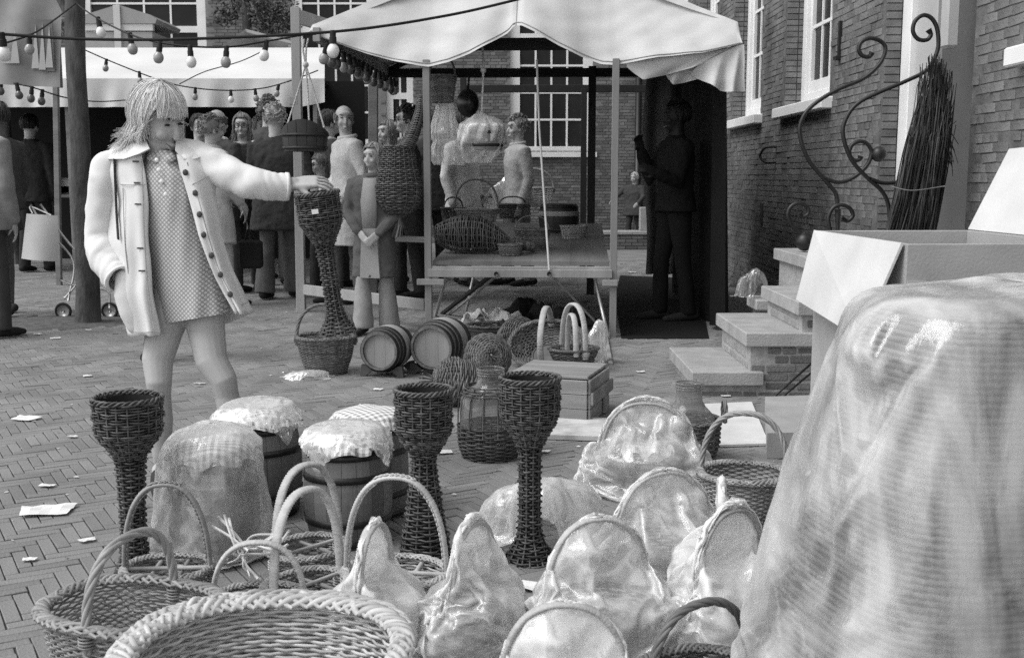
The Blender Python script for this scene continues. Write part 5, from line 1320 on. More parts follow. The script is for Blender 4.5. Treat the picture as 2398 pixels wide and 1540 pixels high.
person('woman with curly hair in a pale trench coat behind the white jacket', 508, 722, 272, D_(128), (.45, .34, 1.15), ('skirt', .45, .33), (.16, 'curly'), [((-.03, -.02, -.16), (.0, -.1, -.24)), ((.03, -.03, -.16), (.0, -.13, -.22))], collar=.45)
person('boy with smooth dark hair walking behind the woman in white', 415, 850, 283, D_(155), (.045, .5, 1.0), ('trousers', .05, .0), (.035, 'short'), stride=.2, wide=1.1)
person('woman in dark jacket and skirt at the left edge, seen from the side', 20, 742, 238, D_(-120), (.06, .5, 1.05), ('skirt', .05, .40), (.04, 'short'), stride=.12, shoes=.03, wide=1.1, skin=mat('stocking', .13, .6))
person('person in a grey coat cut off by the left edge', -38, 800, 215, D_(160), (.22, .45, 1.1), ('trousers', .05, .01), (.05, 'short'), wide=1.1)
person('dark-haired person deep in the shade of the tent', 88, 640, 268, D_(170), (.02, .45, 1.0), ('trousers', .02, .01), (.015, 'short'))
person('woman with pale hair and pale jacket behind the hanging plastic bag', 1214, 672, 272, D_(-70), (.4, .48, 1.05), ('trousers', .2, .02), (.2, 'curly'), collar=.4)
person('person in a white coat half hidden by bagged goods', 1085, 672, 262, D_(60), (.6, .38, 1.1), ('trousers', .15, .01), (.05, 'short'), wide=1.1)
person('person in dark clothes behind the fair-haired child', 1010, 660, 262, D_(170), (.03, .42, 1.05), ('trousers', .03, .01), (.03, 'short'))
person('laughing fair-haired toddler in dark coat beyond the stall', 1484, 596, 410, D_(-35), (.05, .42, 1.1), ('trousers', .03, .01), (.5, 'short'), [((-.07, -.06, -.1), (-.1, -.15, -.16)), ((.04, -.05, -.13), (.0, -.12, -.2))], Y=18.7, H=1.24, wide=1.25)

person('man with dark hair in dark jacket glimpsed right of the timber post', 778, 676, 258, D_(120), (.03, .42, 1.0), ('trousers', .03, .01), (.03, 'short'), collar=.4)
person('person with fair wavy hair between the curly man and the goose', 915, 668, 282, D_(-50), (.25, .42, 1.0), ('trousers', .1, .01), (.2, 'long'))
person('woman with pale bobbed hair deep behind the glasses girl', 618, 655, 272, D_(40), (.12, .4, 1.05), ('skirt', .1, .3), (.35, 'bob'))
person('dark-haired man behind the woman in white, beside the bald man', 480, 668, 268, D_(30), (.05, .42, 1.0), ('trousers', .05, .01), (.03, 'short'))

# ---------------------------------------------------------------- the woman in the white jacket
YWM = 4.25
wr = gp(465, 1158); wm = thing('person', 'young blonde woman in white jacket and spotted minidress reaching for a vase', 'person', (wr.x, wr.y, .02), 0, 'people in the market')
def wp(u, v, dy=0.0): return at(u, v, YWM + dy) - Vector((wr.x, wr.y, .02))
body = MB()
body.limb([(wp(432, 700), .095), (wp(415, 600), .09), (wp(400, 500), .095), (wp(380, 410), .08)], 16)
body.limb([(wp(376, 405, .02), .052), (wp(374, 360), .047), (wp(374, 320, -.01), .047)], 14)
HC = wp(372, 272, -.02); HM = rotM(D_(60), D_(19), D_(-6))
head(body, wm, HC, HM, 1.03, None, smile=True)
hairdo(wm, lambda p: HC + HM.to_3x3() @ (Vector(p) * 1.07), 1.15, mat('blonde_hair', .66, .55, .08, 60, .16, spec=.3), 'shag', 4)
# legs
fa, fb_ = gp(378, 1150) - Vector((wr.x, wr.y, 0)), gp(566, 1166) - Vector((wr.x, wr.y, 0))
def lg(u, v, r, f, k): 
    a = wp(u, v); a.y = f.y * k + a.y * (1 - k); return (a, r)
body.limb([lg(408, 690, .09, fa, .0), lg(390, 775, .068, fa, .15), lg(378, 840, .059, fa, .3), (wp(372, 893, -.07), .049), (wp(373, 925, -.05), .044), (wp(376, 985, -.02), .048), (wp(378, 1060, .0), .036), (wp(379, 1110, .02), .031), (fa + Vector((.0, .0, .06)), .033)], 16)
body.limb([lg(470, 690, .09, fb_, .0), lg(490, 775, .07, fb_, .15), lg(508, 840, .061, fb_, .3), (wp(524, 890, -.09), .051), (wp(531, 925, -.08), .046), (wp(545, 985, -.08), .049), (wp(557, 1060, -.1), .036), (wp(563, 1115, -.1), .031), (fb_ + Vector((.0, .0, .06)), .033)], 16)
# arms and the reaching hand
body.limb([(wp(492, 388), .05), (wp(585, 428, -.08), .04), (wp(668, 436, -.06), .029), (wp(686, 431, -.06), .027)], 12)
hand(body, wp(686, 431, -.06), Vector((.95, .12, .10)), Vector((.1, -.45, .9)), 1.0, .4, -1, .0074, .16, .0215)
body.limb([(wp(252, 400), .045), (wp(237, 555, .02), .036), (wp(278, 648, -.08), .026)], 12)
blob(body, 'body', SKIN, wm, .005, 4)
for f_, yw in ((fa, .25), (fb_, .5)): shoe(wm, (f_.x, f_.y, 0), yw, 1.0, cloth(.03))
# dress
def spots(name):
    m = bpy.data.materials.new(name); m.use_nodes = True; N = m.node_tree.nodes; L = m.node_tree.links; p = N['Principled BSDF']; p.inputs['Roughness'].default_value = .85
    tc = N.new('ShaderNodeTexCoord'); mp = N.new('ShaderNodeMapping'); mp.inputs['Scale'].default_value = (84, 1, 84); mp.inputs['Rotation'].default_value = (0, .78, 0); L.new(tc.outputs['Object'], mp.inputs[0])
    v = N.new('ShaderNodeTexVoronoi'); v.voronoi_dimensions = '3D'; v.inputs['Randomness'].default_value = 0; v.inputs['Scale'].default_value = 1
    sx = N.new('ShaderNodeSeparateXYZ'); L.new(mp.outputs[0], sx.inputs[0]); cb = N.new('ShaderNodeCombineXYZ'); L.new(sx.outputs[0], cb.inputs[0]); L.new(sx.outputs[2], cb.inputs[2])
    L.new(cb.outputs[0], v.inputs['Vector'])
    r = N.new('ShaderNodeMapRange'); r.inputs['From Min'].default_value = .30; r.inputs['From Max'].default_value = .40; r.inputs['To Min'].default_value = .6; r.inputs['To Max'].default_value = .31; L.new(v.outputs['Distance'], r.inputs[0])
    L.new(r.outputs[0], p.inputs['Base Color']); return m
DR = spots('spotted_cotton')
rows = [(352, 352, 408, .055, .0), (372, 338, 416, .085, 0), (410, 322, 452, .11, 0), (460, 322, 470, .12, 0), (520, 325, 480, .118, 0), (600, 338, 498, .125, 0), (680, 352, 518, .135, 0), (735, 364, 532, .14, 0), (768, 372, 538, .142, 0)]
R = resample([(a, b, c, d) for a, b, c, d, _ in rows], 40); th = np.arange(64) * 2 * PI / 64; P = []
for v_, ul, ur, dp in R:
    cx = (ul + ur) / 2; k = max(0, (v_ - 560) / 208); ring = []
    for a in th:
        cc, s_ = math.cos(a), math.sin(a); u_ = cx + (ur - ul) / 2 * cc; vv = v_ - (8 + 14 * (1 + cc)) * k * k * (.5 + .5 * (1 if s_ < 0 else 1))
        w = 1 + .05 * k * math.sin(a * 7 + 1.5 * math.sin(v_ / 60.)) + .02 * math.sin(a * 11 + v_ / 25.)
        q = wp(u_, vv, s_ * dp * w); ring.append((q.x, q.y, q.z))
    P.append(ring)
MB().grid(np.array(P), closed_v=True).build('dress', DR, wm)
cb = MB()
for e in (-1, 1):
    c0 = [wp(378 + e * 4, 366, -.085), wp(378 + e * 24, 355, -.05), wp(378 + e * 34, 346, .0), wp(378 + e * 38, 360, -.01), wp(378 + e * 33, 372, -.075), wp(378 + e * 14, 381, -.1)]
    q = MB(); q.add([tuple(p) for p in c0] + [tuple(p + Vector((0, .008, -.004))) for p in c0], [(0, 1, 4, 5), (1, 2, 3, 4)], [(i, i + 6, (i + 1) % 6 + 6, (i + 1) % 6) for i in range(6)]); q.build('dress_collar', DR, wm)
for u_, v_ in ((367, 375), (372, 398), (378, 425), (388, 455)):
    q = MB(); c = wp(u_, v_, -.118); q.ball(c, .0085, .004, .0085, n=12); q.build('dress_button', mat('pearl_button', .75, .3), wm)
# jacket
JK = mat('white_denim', .68, .8, .05, 6, 0, .05, 200)
S = [0, .1, .25, .5, .75, 1]
vL = [362, 405, 470, 575, 680, 786]; iL = [334, 341, 344, 348, 356, 371]; oL = [258, 246, 264, 256, 268, 300]
vR = [362, 402, 456, 548, 640, 734]; iR = [414, 422, 441, 468, 502, 552]; oR = [470, 506, 500, 516, 545, 588]
P = []; nr = 46
for s_ in np.linspace(0, 1, nr):
    f = lambda arr: float(np.interp(s_, S, arr))
    a, b = f(vL), f(vR); ul, ol, ur, orr = f(iL), f(oL), f(iR), f(oR); fr = -.125 - .03 * s_ + .045 * (1 - s_) ** 3; bk = .12 + .03 * s_
    key = [wp(ul, a, fr), wp(ul * .66 + ol * .34, a, fr - .012), wp(ul * .3 + ol * .7, a, fr * .72), wp(ol, a, .0), wp(ol * .75 + orr * .25, (a + b) / 2, bk), wp((ol + orr) / 2, (a + b) / 2, bk + .02), wp(ol * .25 + orr * .75, (a + b) / 2, bk), wp(orr, b, .0), wp(ur * .3 + orr * .7, b, fr * .75), wp(ur * .66 + orr * .34, b, fr - .01), wp(ur, b, fr)]
    path = smoothpath(key, 8); P.append(path)
P = np.array(P); sv = np.linspace(0, 1, nr)[:, None]; cu_ = np.linspace(0, 1, P.shape[1])[None, :]
P[..., 1] += .016 * np.sin(cu_ * 46 + 3 * sv + 2 * np.sin(sv * 4)) * sv; P += np.stack([ngrid(P, 7, .008, 2.), ngrid(P, 7, .014, 5.), 0 * P[..., 0]], -1)
jo = MB().grid(P).build('jacket', JK, wm); so = jo.modifiers.new('s', 'SOLIDIFY'); so.thickness = .008; so.offset = 0; FIN.append(jo)
# shoulders and yoke close the top of the jacket
yk = MB(); yk.limb([(wp(262, 395, 0), .056), (wp(290, 366, .01), .056), (wp(335, 350, .03), .045)], 14); yk.limb([(wp(492, 388, 0), .064), (wp(455, 362, .01), .06), (wp(415, 348, .03), .045)], 14)
yk.limb([(wp(270, 400, .06), .06), (wp(375, 375, .07), .07), (wp(480, 395, .06), .06)], 14)
blob(yk, 'yoke', JK, jo, .011, 5)
def sleeve(pts, cuff):
    P_ = smoothpath([p for p, _ in pts], 10); R_s = np.interp(np.linspace(0, 1, len(P_)), np.linspace(0, 1, len(pts)), [r for _, r in pts]); n = 30
    T = nrm(np.gradient(P_, axis=0)); A_ = nrm(np.cross(T, np.array([0, 1., 0]))); B_ = np.cross(T, A_); th = np.arange(n) * 2 * PI / n
    L_ = np.linspace(0, 1, len(P_))[:, None]; tri = lambda q_: 2 * np.abs(q_ - np.floor(q_ + .5)) - .5
    w = 1 + .09 * tri(L_ * 13 + .5 * np.sin(th * 1 + 1.) + .3 * np.sin(th * 2 + L_ * 9)) * np.clip(L_ * 2.2 - .55, .0, 1) * (.5 + .5 * np.sin(th + L_ * 8)) + .05 * tri(th * .5 / PI * 3 + L_ * 2.1) + .04 * tri(L_ * 5.3 + .6 * np.sin(th + 2.))
    V = P_[:, None] + (A_[:, None] * np.cos(th)[None, :, None] + B_[:, None] * np.sin(th)[None, :, None]) * (R_s[:, None] * w)[..., None]
    V += np.stack([ngrid(V, 22, .005, 8.), ngrid(V, 16, .012, 4.), ngrid(V, 20, .008, 6.)], -1)
    q = MB(); q.grid(V, closed_v=True); o = q.build('sleeve', JK, jo); m_ = o.modifiers.new('s', 'SOLIDIFY'); m_.thickness = .006; FIN.append(o)
    c = MB(); c.tube([P_[-3], P_[-1]], [R_s[-1] * 1.07, R_s[-1] * 1.07], 24, cap=False); o2 = c.build('cuff', JK, jo); m_ = o2.modifiers.new('s', 'SOLIDIFY'); m_.thickness = .008; FIN.append(o2)
sleeve([(wp(292, 372, .02), .035), (wp(262, 386, .0), .055), (wp(250, 412, -.005), .059), (wp(241, 475, .0), .053), (wp(236, 548, .01), .052), (wp(244, 598, -.03), .055), (wp(262, 634, -.08), .05), (wp(280, 654, -.11), .046)], 0)
sleeve([(wp(462, 370, 0), .05), (wp(500, 390, -.02), .062), (wp(545, 410, -.05), .058), (wp(590, 427, -.08), .053), (wp(635, 435, -.075), .047), (wp(676, 437, -.055), .042)], 0)
pk = MB(); pk.limb([(wp(292, 650, -.10), .036), (wp(296, 690, -.105), .046), (wp(306, 735, -.11), .04), (wp(314, 765, -.11), .028)], 14); blob(pk, 'pocket', JK, jo, .009, 4)
def sheet(pts, name, m, par, th=.012):
    q = MB(); n = len(pts); V = [tuple(p) for p in pts] + [tuple(p + Vector((0, th, -.003))) for p in pts]
    q.add(V, [list(range(n))], [list(range(n, 2 * n))[::-1]], [(i, i + n, (i + 1) % n + n, (i + 1) % n) for i in range(n)]); return q.build(name, m, par, False)
sheet([wp(338, 322, -.03), wp(300, 322, -.02), wp(272, 342, -.03), wp(252, 372, -.06), wp(290, 372, -.11), wp(325, 360, -.12), wp(350, 348, -.10)], 'collar_wing', JK, jo)
sheet([wp(412, 328, -.03), wp(428, 332, -.02), wp(455, 346, -.02), wp(484, 362, -.05), wp(455, 372, -.09), wp(428, 372, -.11), wp(410, 352, -.09)], 'collar_wing', JK, jo)
cbk = MB(); cbk.tube(smoothpath([wp(305, 325, 0), wp(335, 318, .06), wp(375, 318, .09), wp(412, 326, .05), wp(424, 332, 0)], 6), .022, 8, flat=(.6, 1.2)); cbk.build('collar_back', JK, jo)
BT = mat('brown_button', .06, .4)
def front(u_, v_, off=.006):
    """point on the jacket's front at a pixel"""
    o = Vector((0, 0, CAM_H)) - Vector((wr.x, wr.y, .02)); d = ray(u_, v_); Q = P.reshape(-1, 3); rel_ = Q - np.array(o); dn = np.array(d.normalized()); t_ = rel_ @ dn
    dist = np.linalg.norm(rel_ - t_[:, None] * dn, axis=1); near_ = Q[dist < .02]
    y = near_[:, 1].min() if len(near_) else -.15
    return wp(u_, v_, y + wr.y - YWM - off)
for u_, v_ in ((431, 404), (454, 452), (464, 502), (474, 550), (492, 598), (513, 643), (536, 689)):
    c = front(u_ + 3, v_); q = MB(); q.ball(c, .0105, .005, .012, n=12); q.build('button', BT, jo)
SEAM = mat('jacket_stitch', .33, .9)
def seam(pts):
    q = MB(); q.tube(smoothpath([front(a_, b_, .0015) for a_, b_ in pts], 4), .0017, 4); q.build('seam', SEAM, jo)
seam([(282, 432), (310, 433), (342, 431)]); seam([(420, 440), (450, 432), (488, 412)]); seam([(306, 777), (340, 778), (368, 775)]); seam([(553, 722), (580, 706)])
seam([(332, 372), (335, 470), (339, 575), (347, 680), (360, 768)]); seam([(438, 380), (462, 456), (486, 548), (516, 640), (560, 722)]); seam([(288, 440), (292, 560), (300, 640)])
for u_, v_ in ((318, 378), (321, 428), (323, 478), (328, 581), (332, 634)):
    c = front(u_, v_, .003); MB().box(c - Vector((.012, .002, .003)), c + Vector((.012, .002, .003)), None, .001).build('buttonhole', BT, jo, False)
stp = MB(); stp.tube([front(268, 372, .004), front(270, 430, .004), front(273, 500, .004), front(277, 560, .004)], .0105, 8, flat=(.35, 1.0), up=(0, 1, 0)); stp.build('bag_strap', cloth(.05), wm)
finish()
# ---------------------------------------------------------------- iron railing of the stoop
def iron(paths, Y, label, balls=()):
    o0 = Vector((at(paths[0][0][0], 500, Y).x, Y, .69)); t = thing('iron_railing', label, 'railing', o0, 0, 'scrolled iron stoop railings')
    for i, (pts) in enumerate(paths):
        P = smoothpath([at(u, v, Y) for u, v in pts], 7) - np.array(o0); n = len(P); r = np.full(n, .0118 * Y / 7.0 * 1.1); r[-6:] *= np.linspace(1, 1.5, 6)
        MB().tube(P, r, 8).build('scroll', IRON, t)
    for u, v, rr in balls:
        c = at(u, v, Y) - o0; MB().ball(c, rr, n=16).build('knob', IRON, t)
    return t
iron([[(1962, 492), (1958, 455), (1935, 425), (1892, 372), (1873, 312), (1882, 272), (1912, 240), (1962, 210), (2022, 184), (2060, 150), (2074, 116), (2064, 98), (2040, 90), (2018, 98), (2011, 116), (2020, 131), (2036, 133), (2042, 124)],
      [(1930, 418), (1965, 427), (1998, 416), (2030, 388), (2041, 358), (2032, 338), (2014, 331), (1995, 340), (1989, 360), (1999, 375), (2012, 374), (2016, 366)],
      [(1884, 556), (1856, 530), (1845, 505), (1851, 485), (1870, 476), (1890, 484), (1893, 500), (1880, 508), (1872, 503)],
      [(1962, 560), (1962, 490)]], 7.2, 'far black iron stair railing with scrolled ends', [(2058, 361, .05), (1884, 566, .06)])
iron([[(2084, 522), (2080, 478), (2064, 446), (2035, 420), (1994, 374), (1974, 314), (1984, 272), (2012, 240), (2062, 215), (2122, 190), (2170, 164), (2195, 120), (2196, 75), (2184, 46), (2163, 36), (2143, 50), (2138, 74), (2150, 92), (2170, 94), (2180, 82), (2174, 70)],
      [(2035, 418), (2072, 429), (2120, 422), (2155, 395), (2165, 350), (2152, 318), (2130, 325), (2124, 345), (2138, 358)],
      [(1945, 545), (1940, 512), (1950, 488), (1970, 480), (1990, 488), (1997, 505), (1985, 517), (1971, 512)],
      [(2084, 600), (2084, 520)]], 6.0, 'near black iron stair railing with scrolled ends beside the twig bundle', [])
# bundle of birch twigs leaning at the door
rng = np.random.default_rng(11); Yb = 5.85; b0 = at(2120, 610, Yb)
tw = thing('twig_bundle', 'tall bundle of dark brushwood twigs leaning against the house wall', 'twigs', b0); q = MB()
for i in range(420):
    f = rng.random(); u0 = 2064 + 122 * rng.random(); u1 = 2158 + 66 * (u0 - 2064) / 122 + rng.normal(0, 9); top = 125 + 270 * rng.random() ** 1.6 + 1.2 * abs(u1 - 2190)
    vm = 330; p = [at(u0 - 5, 600, Yb + rng.uniform(-.1, .1)), at(u0 + (u1 - u0) * .35 + rng.normal(0, 3), 470, Yb + rng.uniform(-.11, .09)), at(u0 + (u1 - u0) * .75 + rng.normal(0, 5), 320, Yb + rng.uniform(-.1, .08)), at(u1 + rng.normal(0, 8), top, Yb + .05 + rng.uniform(-.08, .08))]
    q.tube(smoothpath([x - b0 for x in p], 3), np.linspace(.0052, .0018, 10), 4)
q.build('twigs', mat('birch_twig', .05, .7, .3, 20, .75), tw, True, 'stuff')
for v_ in (440,):
    q = MB(); q.tube(smoothpath([at(2085 + (430 - v_) * .4, v_ - 5, Yb - .13) - b0, at(2140 + (430 - v_) * .4, v_ + 6, Yb - .16) - b0, at(2215 + (430 - v_) * .2, v_ - 4, Yb - .12) - b0], 6), .0028, 5); q.build('binding_wire', mat('tie_wire', .2, .6), tw)

# ---------------------------------------------------------------- cartons at right
CARD = mat('cardboard', .33, .85, .13, 7, 0, .15, 150, detail=10); CARDL = mat('cardboard_pale', .56, .85, .1, 6, 0, .12, 120, detail=10); CARDI = mat('cardboard_inside', .36, .85, .08, 5)
bx = thing('open_carton', 'large open cardboard carton with raised and hanging flaps', 'carton', (.868, 2.44, 0), R_(3)); TB = .01
ZC, WC, DC = 1.035, .43, .62; ZL = .45
for lo, hi in (((0, 0, ZL), (WC, TB, ZC)), ((WC - TB, TB, ZL), (WC, DC - TB, ZC)), ((0, DC - TB, ZL), (WC, DC, ZC)), ((0, TB, ZL), (TB, DC - TB, ZC)), ((TB, TB, ZL), (WC - TB, DC - TB, ZL + TB))):
    MB().box(lo, hi, None, .002).build('panel', CARD, bx, False)
def flapc(p, name='flap', m=CARDL, th=.006):
    q = MB(); p = [Vector(x) for x in p]; n = (p[1] - p[0]).cross(p[3] - p[0]).normalized() * th; V = [tuple(x) for x in p] + [tuple(x + n) for x in p]
    q.add(V, [(0, 1, 2, 3), (7, 6, 5, 4)], [(i, i + 4, (i + 1) % 4 + 4, (i + 1) % 4) for i in range(4)]); return q.build(name, m, bx, False)
flapc([(-.004, .01, ZC), (-.004, DC - .01, ZC), (-.05, DC - .02, ZC - .19), (-.085, .02, ZC - .215)])
flapc([(WC + .002, DC, ZC), (WC + .002, 0, ZC), (WC + .13, -.04, ZC + .24), (WC + .12, DC + .03, ZC + .22)])
MB().box((.003, -.004, ZC - .2), (.045, -.001, ZC - .08)).build('tape', mat('paper_tape', .42, .5), bx, False)
MB().box((.0, 0, .022), (WC, DC, ZL - .003), None, .004).build('x', CARDL, None, False)
lowb = bpy.data.objects['x']; lowb.name = 'closed_carton'; lowb.location = (.87, 2.45, 0); lowb.rotation_euler = (0, 0, R_(4)); tag(lowb, 'closed pale carton under the open one, mostly hidden by plastic', 'carton')
# flat cartons and boards on the ground
def slab(name, label, cat, corners, z0, z1, m, parts=None):
    c = sum((gp(*p) for p in corners), Vector()) / len(corners); c.z = 0; q = MB(); n = len(corners)
    V = [tuple(gp(*p) - c + Vector((0, 0, z0))) for p in corners] + [tuple(gp(*p) - c + Vector((0, 0, z1))) for p in corners]
    q.add(V, [list(range(n))], [list(range(n, 2 * n))[::-1]], [(i, i + n, (i + 1) % n + n, (i + 1) % n) for i in range(n)]); o = q.build(name, m, None, False); o.location = c; return tag(o, label, cat)
slab('carton', 'low cardboard carton lying before the brick steps', 'carton', [(1795, 1085), (1925, 1082), (1920, 985), (1790, 990)], .022, .13, CARD)
slab('chipboard_sheet', 'pale sheet of board lying flat behind the right demijohn', 'board', [(1655, 1060), (1800, 1055), (1760, 955), (1650, 960)], .024, .034, mat('pale_board', .6, .8, .1, 9))
slab('wooden_pallet', 'pale rough board lying on the paving below the crate', 'board', [(1270, 1040), (1425, 1045), (1428, 1000), (1300, 992)], .024, .045, mat('rough_board', .5, .85, .3, 12))
rod = MB()
for (a, b) in (((1815, 935), (1912, 840)), ((1835, 935), (1915, 860))): rod.tube([gp(*a) + Vector((0, 0, .02)), at(b[0], b[1], 5.6)], .006, 6)
tag(rod.build('iron_rods', IRON, None), 'two thin dark rods leaning on the side of the stoop', 'rods')

# ---------------------------------------------------------------- polythene
PB = plastic('polythene', .4, .18, .97, 7, .4); PBM = plastic('polythene_milky', .6, .18, .97, 8, .35); PBC = plastic('polythene_clear', .3, .15, .96, 6, .5)
def tri(x): return 2 * np.abs(x - np.floor(x + .5)) - .5
def wrap(label, loc, prof, m=PB, nf=9, amp=.10, seed=1.0, rz=0.0, nt=150, nr=80, sq=2.2, crump=1.0, lam=1.0, diag=None):
    """thin bag draped over goods: prof (z, rx, ry, ox, oy) from the gathered top downwards; straight sharp creases"""
    prof = [(prof[0][0] + .003, .002, .002) + tuple(prof[0][3:])] + list(prof)
    R = resample(prof, nr); th = np.arange(nt) * 2 * PI / nt; cx, cy = selli(th, sq); P = np.zeros((nr, nt, 3)); rng = np.random.default_rng(int(seed * 10)); phs = rng.uniform(0, 6.28, 6)
    for i in range(nr):
        z, rx, ry, ox, oy = R[i]; k = i / (nr - 1)
        f1 = tri(nf * th / (2 * PI) + phs[0] + .16 * np.sin(2 * th + 2 * k + phs[1])); f2 = tri(int(nf * 1.7) * th / (2 * PI) + phs[2] + .3 * k)
        w = 1 + amp * (1.1 * f1 + .6 * f2) * (.5 + .5 * k) + .05 * np.sin(3 * th + phs[3] + 2 * k)
        P[i] = np.stack([ox + rx * cx * w, oy + ry * cy * w, z + .014 * k * k * tri(th * 4 / PI + phs[4]) + 0 * th], -1)
    C_ = np.array([0, 0, np.mean([p[0] for p in prof])]); dirs = nrm((P - C_) * np.array([1, 1, .35])); warp = ngrid(P, 5, .5, seed); D = np.zeros(P.shape[:2])
    for a, l_ in enumerate((.2, .15, .11, .08, .055)):
        d = rng.normal(0, 1, 3); d[2] *= .45
        if diag is not None: d = np.array(diag) + rng.normal(0, .35, 3)
        d /= np.linalg.norm(d); l_ = l_ * lam
        mask = np.clip(.5 + 2.2 * ngrid(P, 4.5, 1.0, seed + a * 1.7), 0, 1); D += mask * l_ * .17 * crump * tri(P @ d / l_ + rng.random() + warp * .55)
    P = P + dirs * D[..., None]; P[..., 2] = np.maximum(P[..., 2], .004)
    t = thing('plastic_bag', label, 'plastic bag', loc, rz, 'clear plastic bags over the baskets'); q = MB(); q.grid(P, closed_v=True); q.build('film', m, t)
    return t
def bag(label, loc, key, m=PB, sc=(1, 1, 1), rz=0.0, lens=(.12, .08, .055), cr=.06):
    """a settled polythene drape set over the goods"""
    V, F = CL[key]; V = V.copy(); rng = np.random.default_rng(len(label)); C_ = np.array([0, 0, V[:, 2].mean()]); D = np.zeros(len(V)); wq = ngrid(V, 6, .5, 3.)
    for a, l_ in enumerate(lens):
        d = rng.normal(0, 1, 3); d[2] *= .6; d /= np.linalg.norm(d); D += np.clip(.45 + 2.2 * ngrid(V, 5, 1.0, a + len(label) * .37), 0, 1) * l_ * cr * (tri(V @ d / l_ + wq) + .5)
    V = V + nrm((V - C_) * np.array([1, 1, .3])) * D[:, None]
    q = MB(); q.add(V * np.array(sc), *F)
    t = thing('plastic_bag', label, 'plastic bag', loc, rz, 'clear plastic bags over the baskets'); o = q.build('film', m, t)
    s_ = o.modifiers.new('s', 'SUBSURF'); s_.levels = 1; s_.render_levels = 1
    return t
def inbag(loc, rz, label, a=.11, h=.13, top=.33, m=WGD, st_='wrap'):
    return basket('bagged_basket', label, loc, rz, [(0, a * .8, a * .7), (h, a, a * .88)], 13, 26, .0045, m, 2.2, ('x', top, st_, .009), (.006, .007, 22), 'wicker baskets inside the plastic bags', mh=WRAP)
p = Vector(onground(880, 1555)); inbag(p, R_(75), 'wicker basket inside the tall white bag right of the front trays'); bag('tall peaked white plastic bag over a handled basket, right of the front trays', p, 'narrow', PBM, (1, 1, 1), R_(75))
p = Vector(onground(1108, 1550)); inbag(p, R_(62), 'wicker basket inside the peaked bag at bottom centre'); bag('peaked plastic bag with crumpled tail at bottom centre', p, 'narrow2', PB, (1, 1, 1), R_(62))
p = Vector(onground(1398, 1560)); inbag(p, R_(12), 'wicker basket with arched handle inside the clear bag, lower middle', .13, .14, .35, WBN); bag('clear plastic bag over an arched basket handle, lower middle', p, 'wide', PB, (1, 1, 1), R_(12))
p = Vector((.105, 2.12, .021)); inbag(p, R_(0), 'wicker basket with hoop handle in the bag cut by the bottom edge', .13, .13, .315, WGD); bag('white plastic bag round a basket at the bottom edge', p, 'wide', PBM, (.98, .98, .9), R_(0))
p = Vector(onground(1275, 1262)); bag('crumpled bag lying on its side behind the slender vase', p, 'lump', PBM, (1.0, 1.0, 1.0), R_(-6))
p = Vector(onground(1545, 1375)); inbag(p, R_(28), 'wicker basket lying in the wide bag behind the arched one', .16, .12, .32, WBN); bag('wide rounded plastic bag full of wicker right of centre', p, 'wide2', PB, (1, 1, .97), R_(28))
p = Vector(onground(1512, 1155)); inbag(p, R_(-10), 'wicker basket with hoop handle and paper in the bag by the right demijohn', .165, .115, .325, WBN, 'wrap'); bag('clear bag over a hoop-handled basket stuffed with paper', p, 'wide2', PBC, (1.02, 1.02, 1.02), R_(-10))
def crumple(label, c, s, seed, m, cat='paper'):
    rng = np.random.default_rng(seed); n = 15; g_ = np.linspace(-1, 1, n); X, Y_ = np.meshgrid(g_, g_); Pp = np.stack([X * s * (1 - .3 * np.abs(Y_)), Y_ * s * .8, 0 * X], -1)
    z = np.abs(ngrid(np.stack([X, Y_, 0 * X], -1), 1.3, s * .8, seed)) + np.abs(ngrid(np.stack([X, Y_, 0 * X], -1), 2.9, s * .3, seed + 2)) + .25 * s * (1 - (X ** 2 + Y_ ** 2) * .5); Pp[..., 2] = z - z.min() + .01; Pp[..., 0] += ngrid(Pp, 6 / s * .2, s * .3, seed)
    o = MB().grid(Pp).build('crumpled_paper', m, None, False); o.location = c; o.rotation_euler = (0, 0, seed); return tag(o, label, cat)
PAP = mat('white_paper', .72, .8, .05, 20)
crumple('crumpled white wrapping paper inside the hoop-handled bagged basket', p + Vector((.0, -.02, .10)), .1, 3, PAP)
p = Vector(onground(1682, 1440)); inbag(p, R_(80), 'wicker basket inside the tall bag beside the bare rope handle', .11, .14, .35); bag('tall crumpled plastic bag behind the bare rope-twist handle', p, 'narrow2', PBM, (1.04, 1.04, 1.04), R_(80))
p = Vector(onground(1705, 1545)); inbag(p, R_(35), 'wicker basket inside the crumpled bag at the foot of the hamper', .12, .14, .36); bag('white crumpled bag at the foot of the large wrapped hamper', p, 'narrow', PBM, (1.1, 1.1, 1.1), R_(35))
# film over the kegs
p = Vector(onground(507, 1308)); bag('clear plastic bag draped over the checked cushion of the left keg', p, 'keg', PBC, (1.03, 1.03, 1.06), .2)
bag('thin plastic film lying over the cushion of the middle keg', Vector(onground(818, 1275)) + Vector((0, 0, .004)), 'cap', PBC, (1.02, 1.02, 1.0), .3)
bag('puffed plastic film over the cushion of the rear left keg', Vector(onground(612, 1212)) + Vector((0, 0, .02)), 'cap', PBC, (1.06, 1.06, 1.0), 1.7)
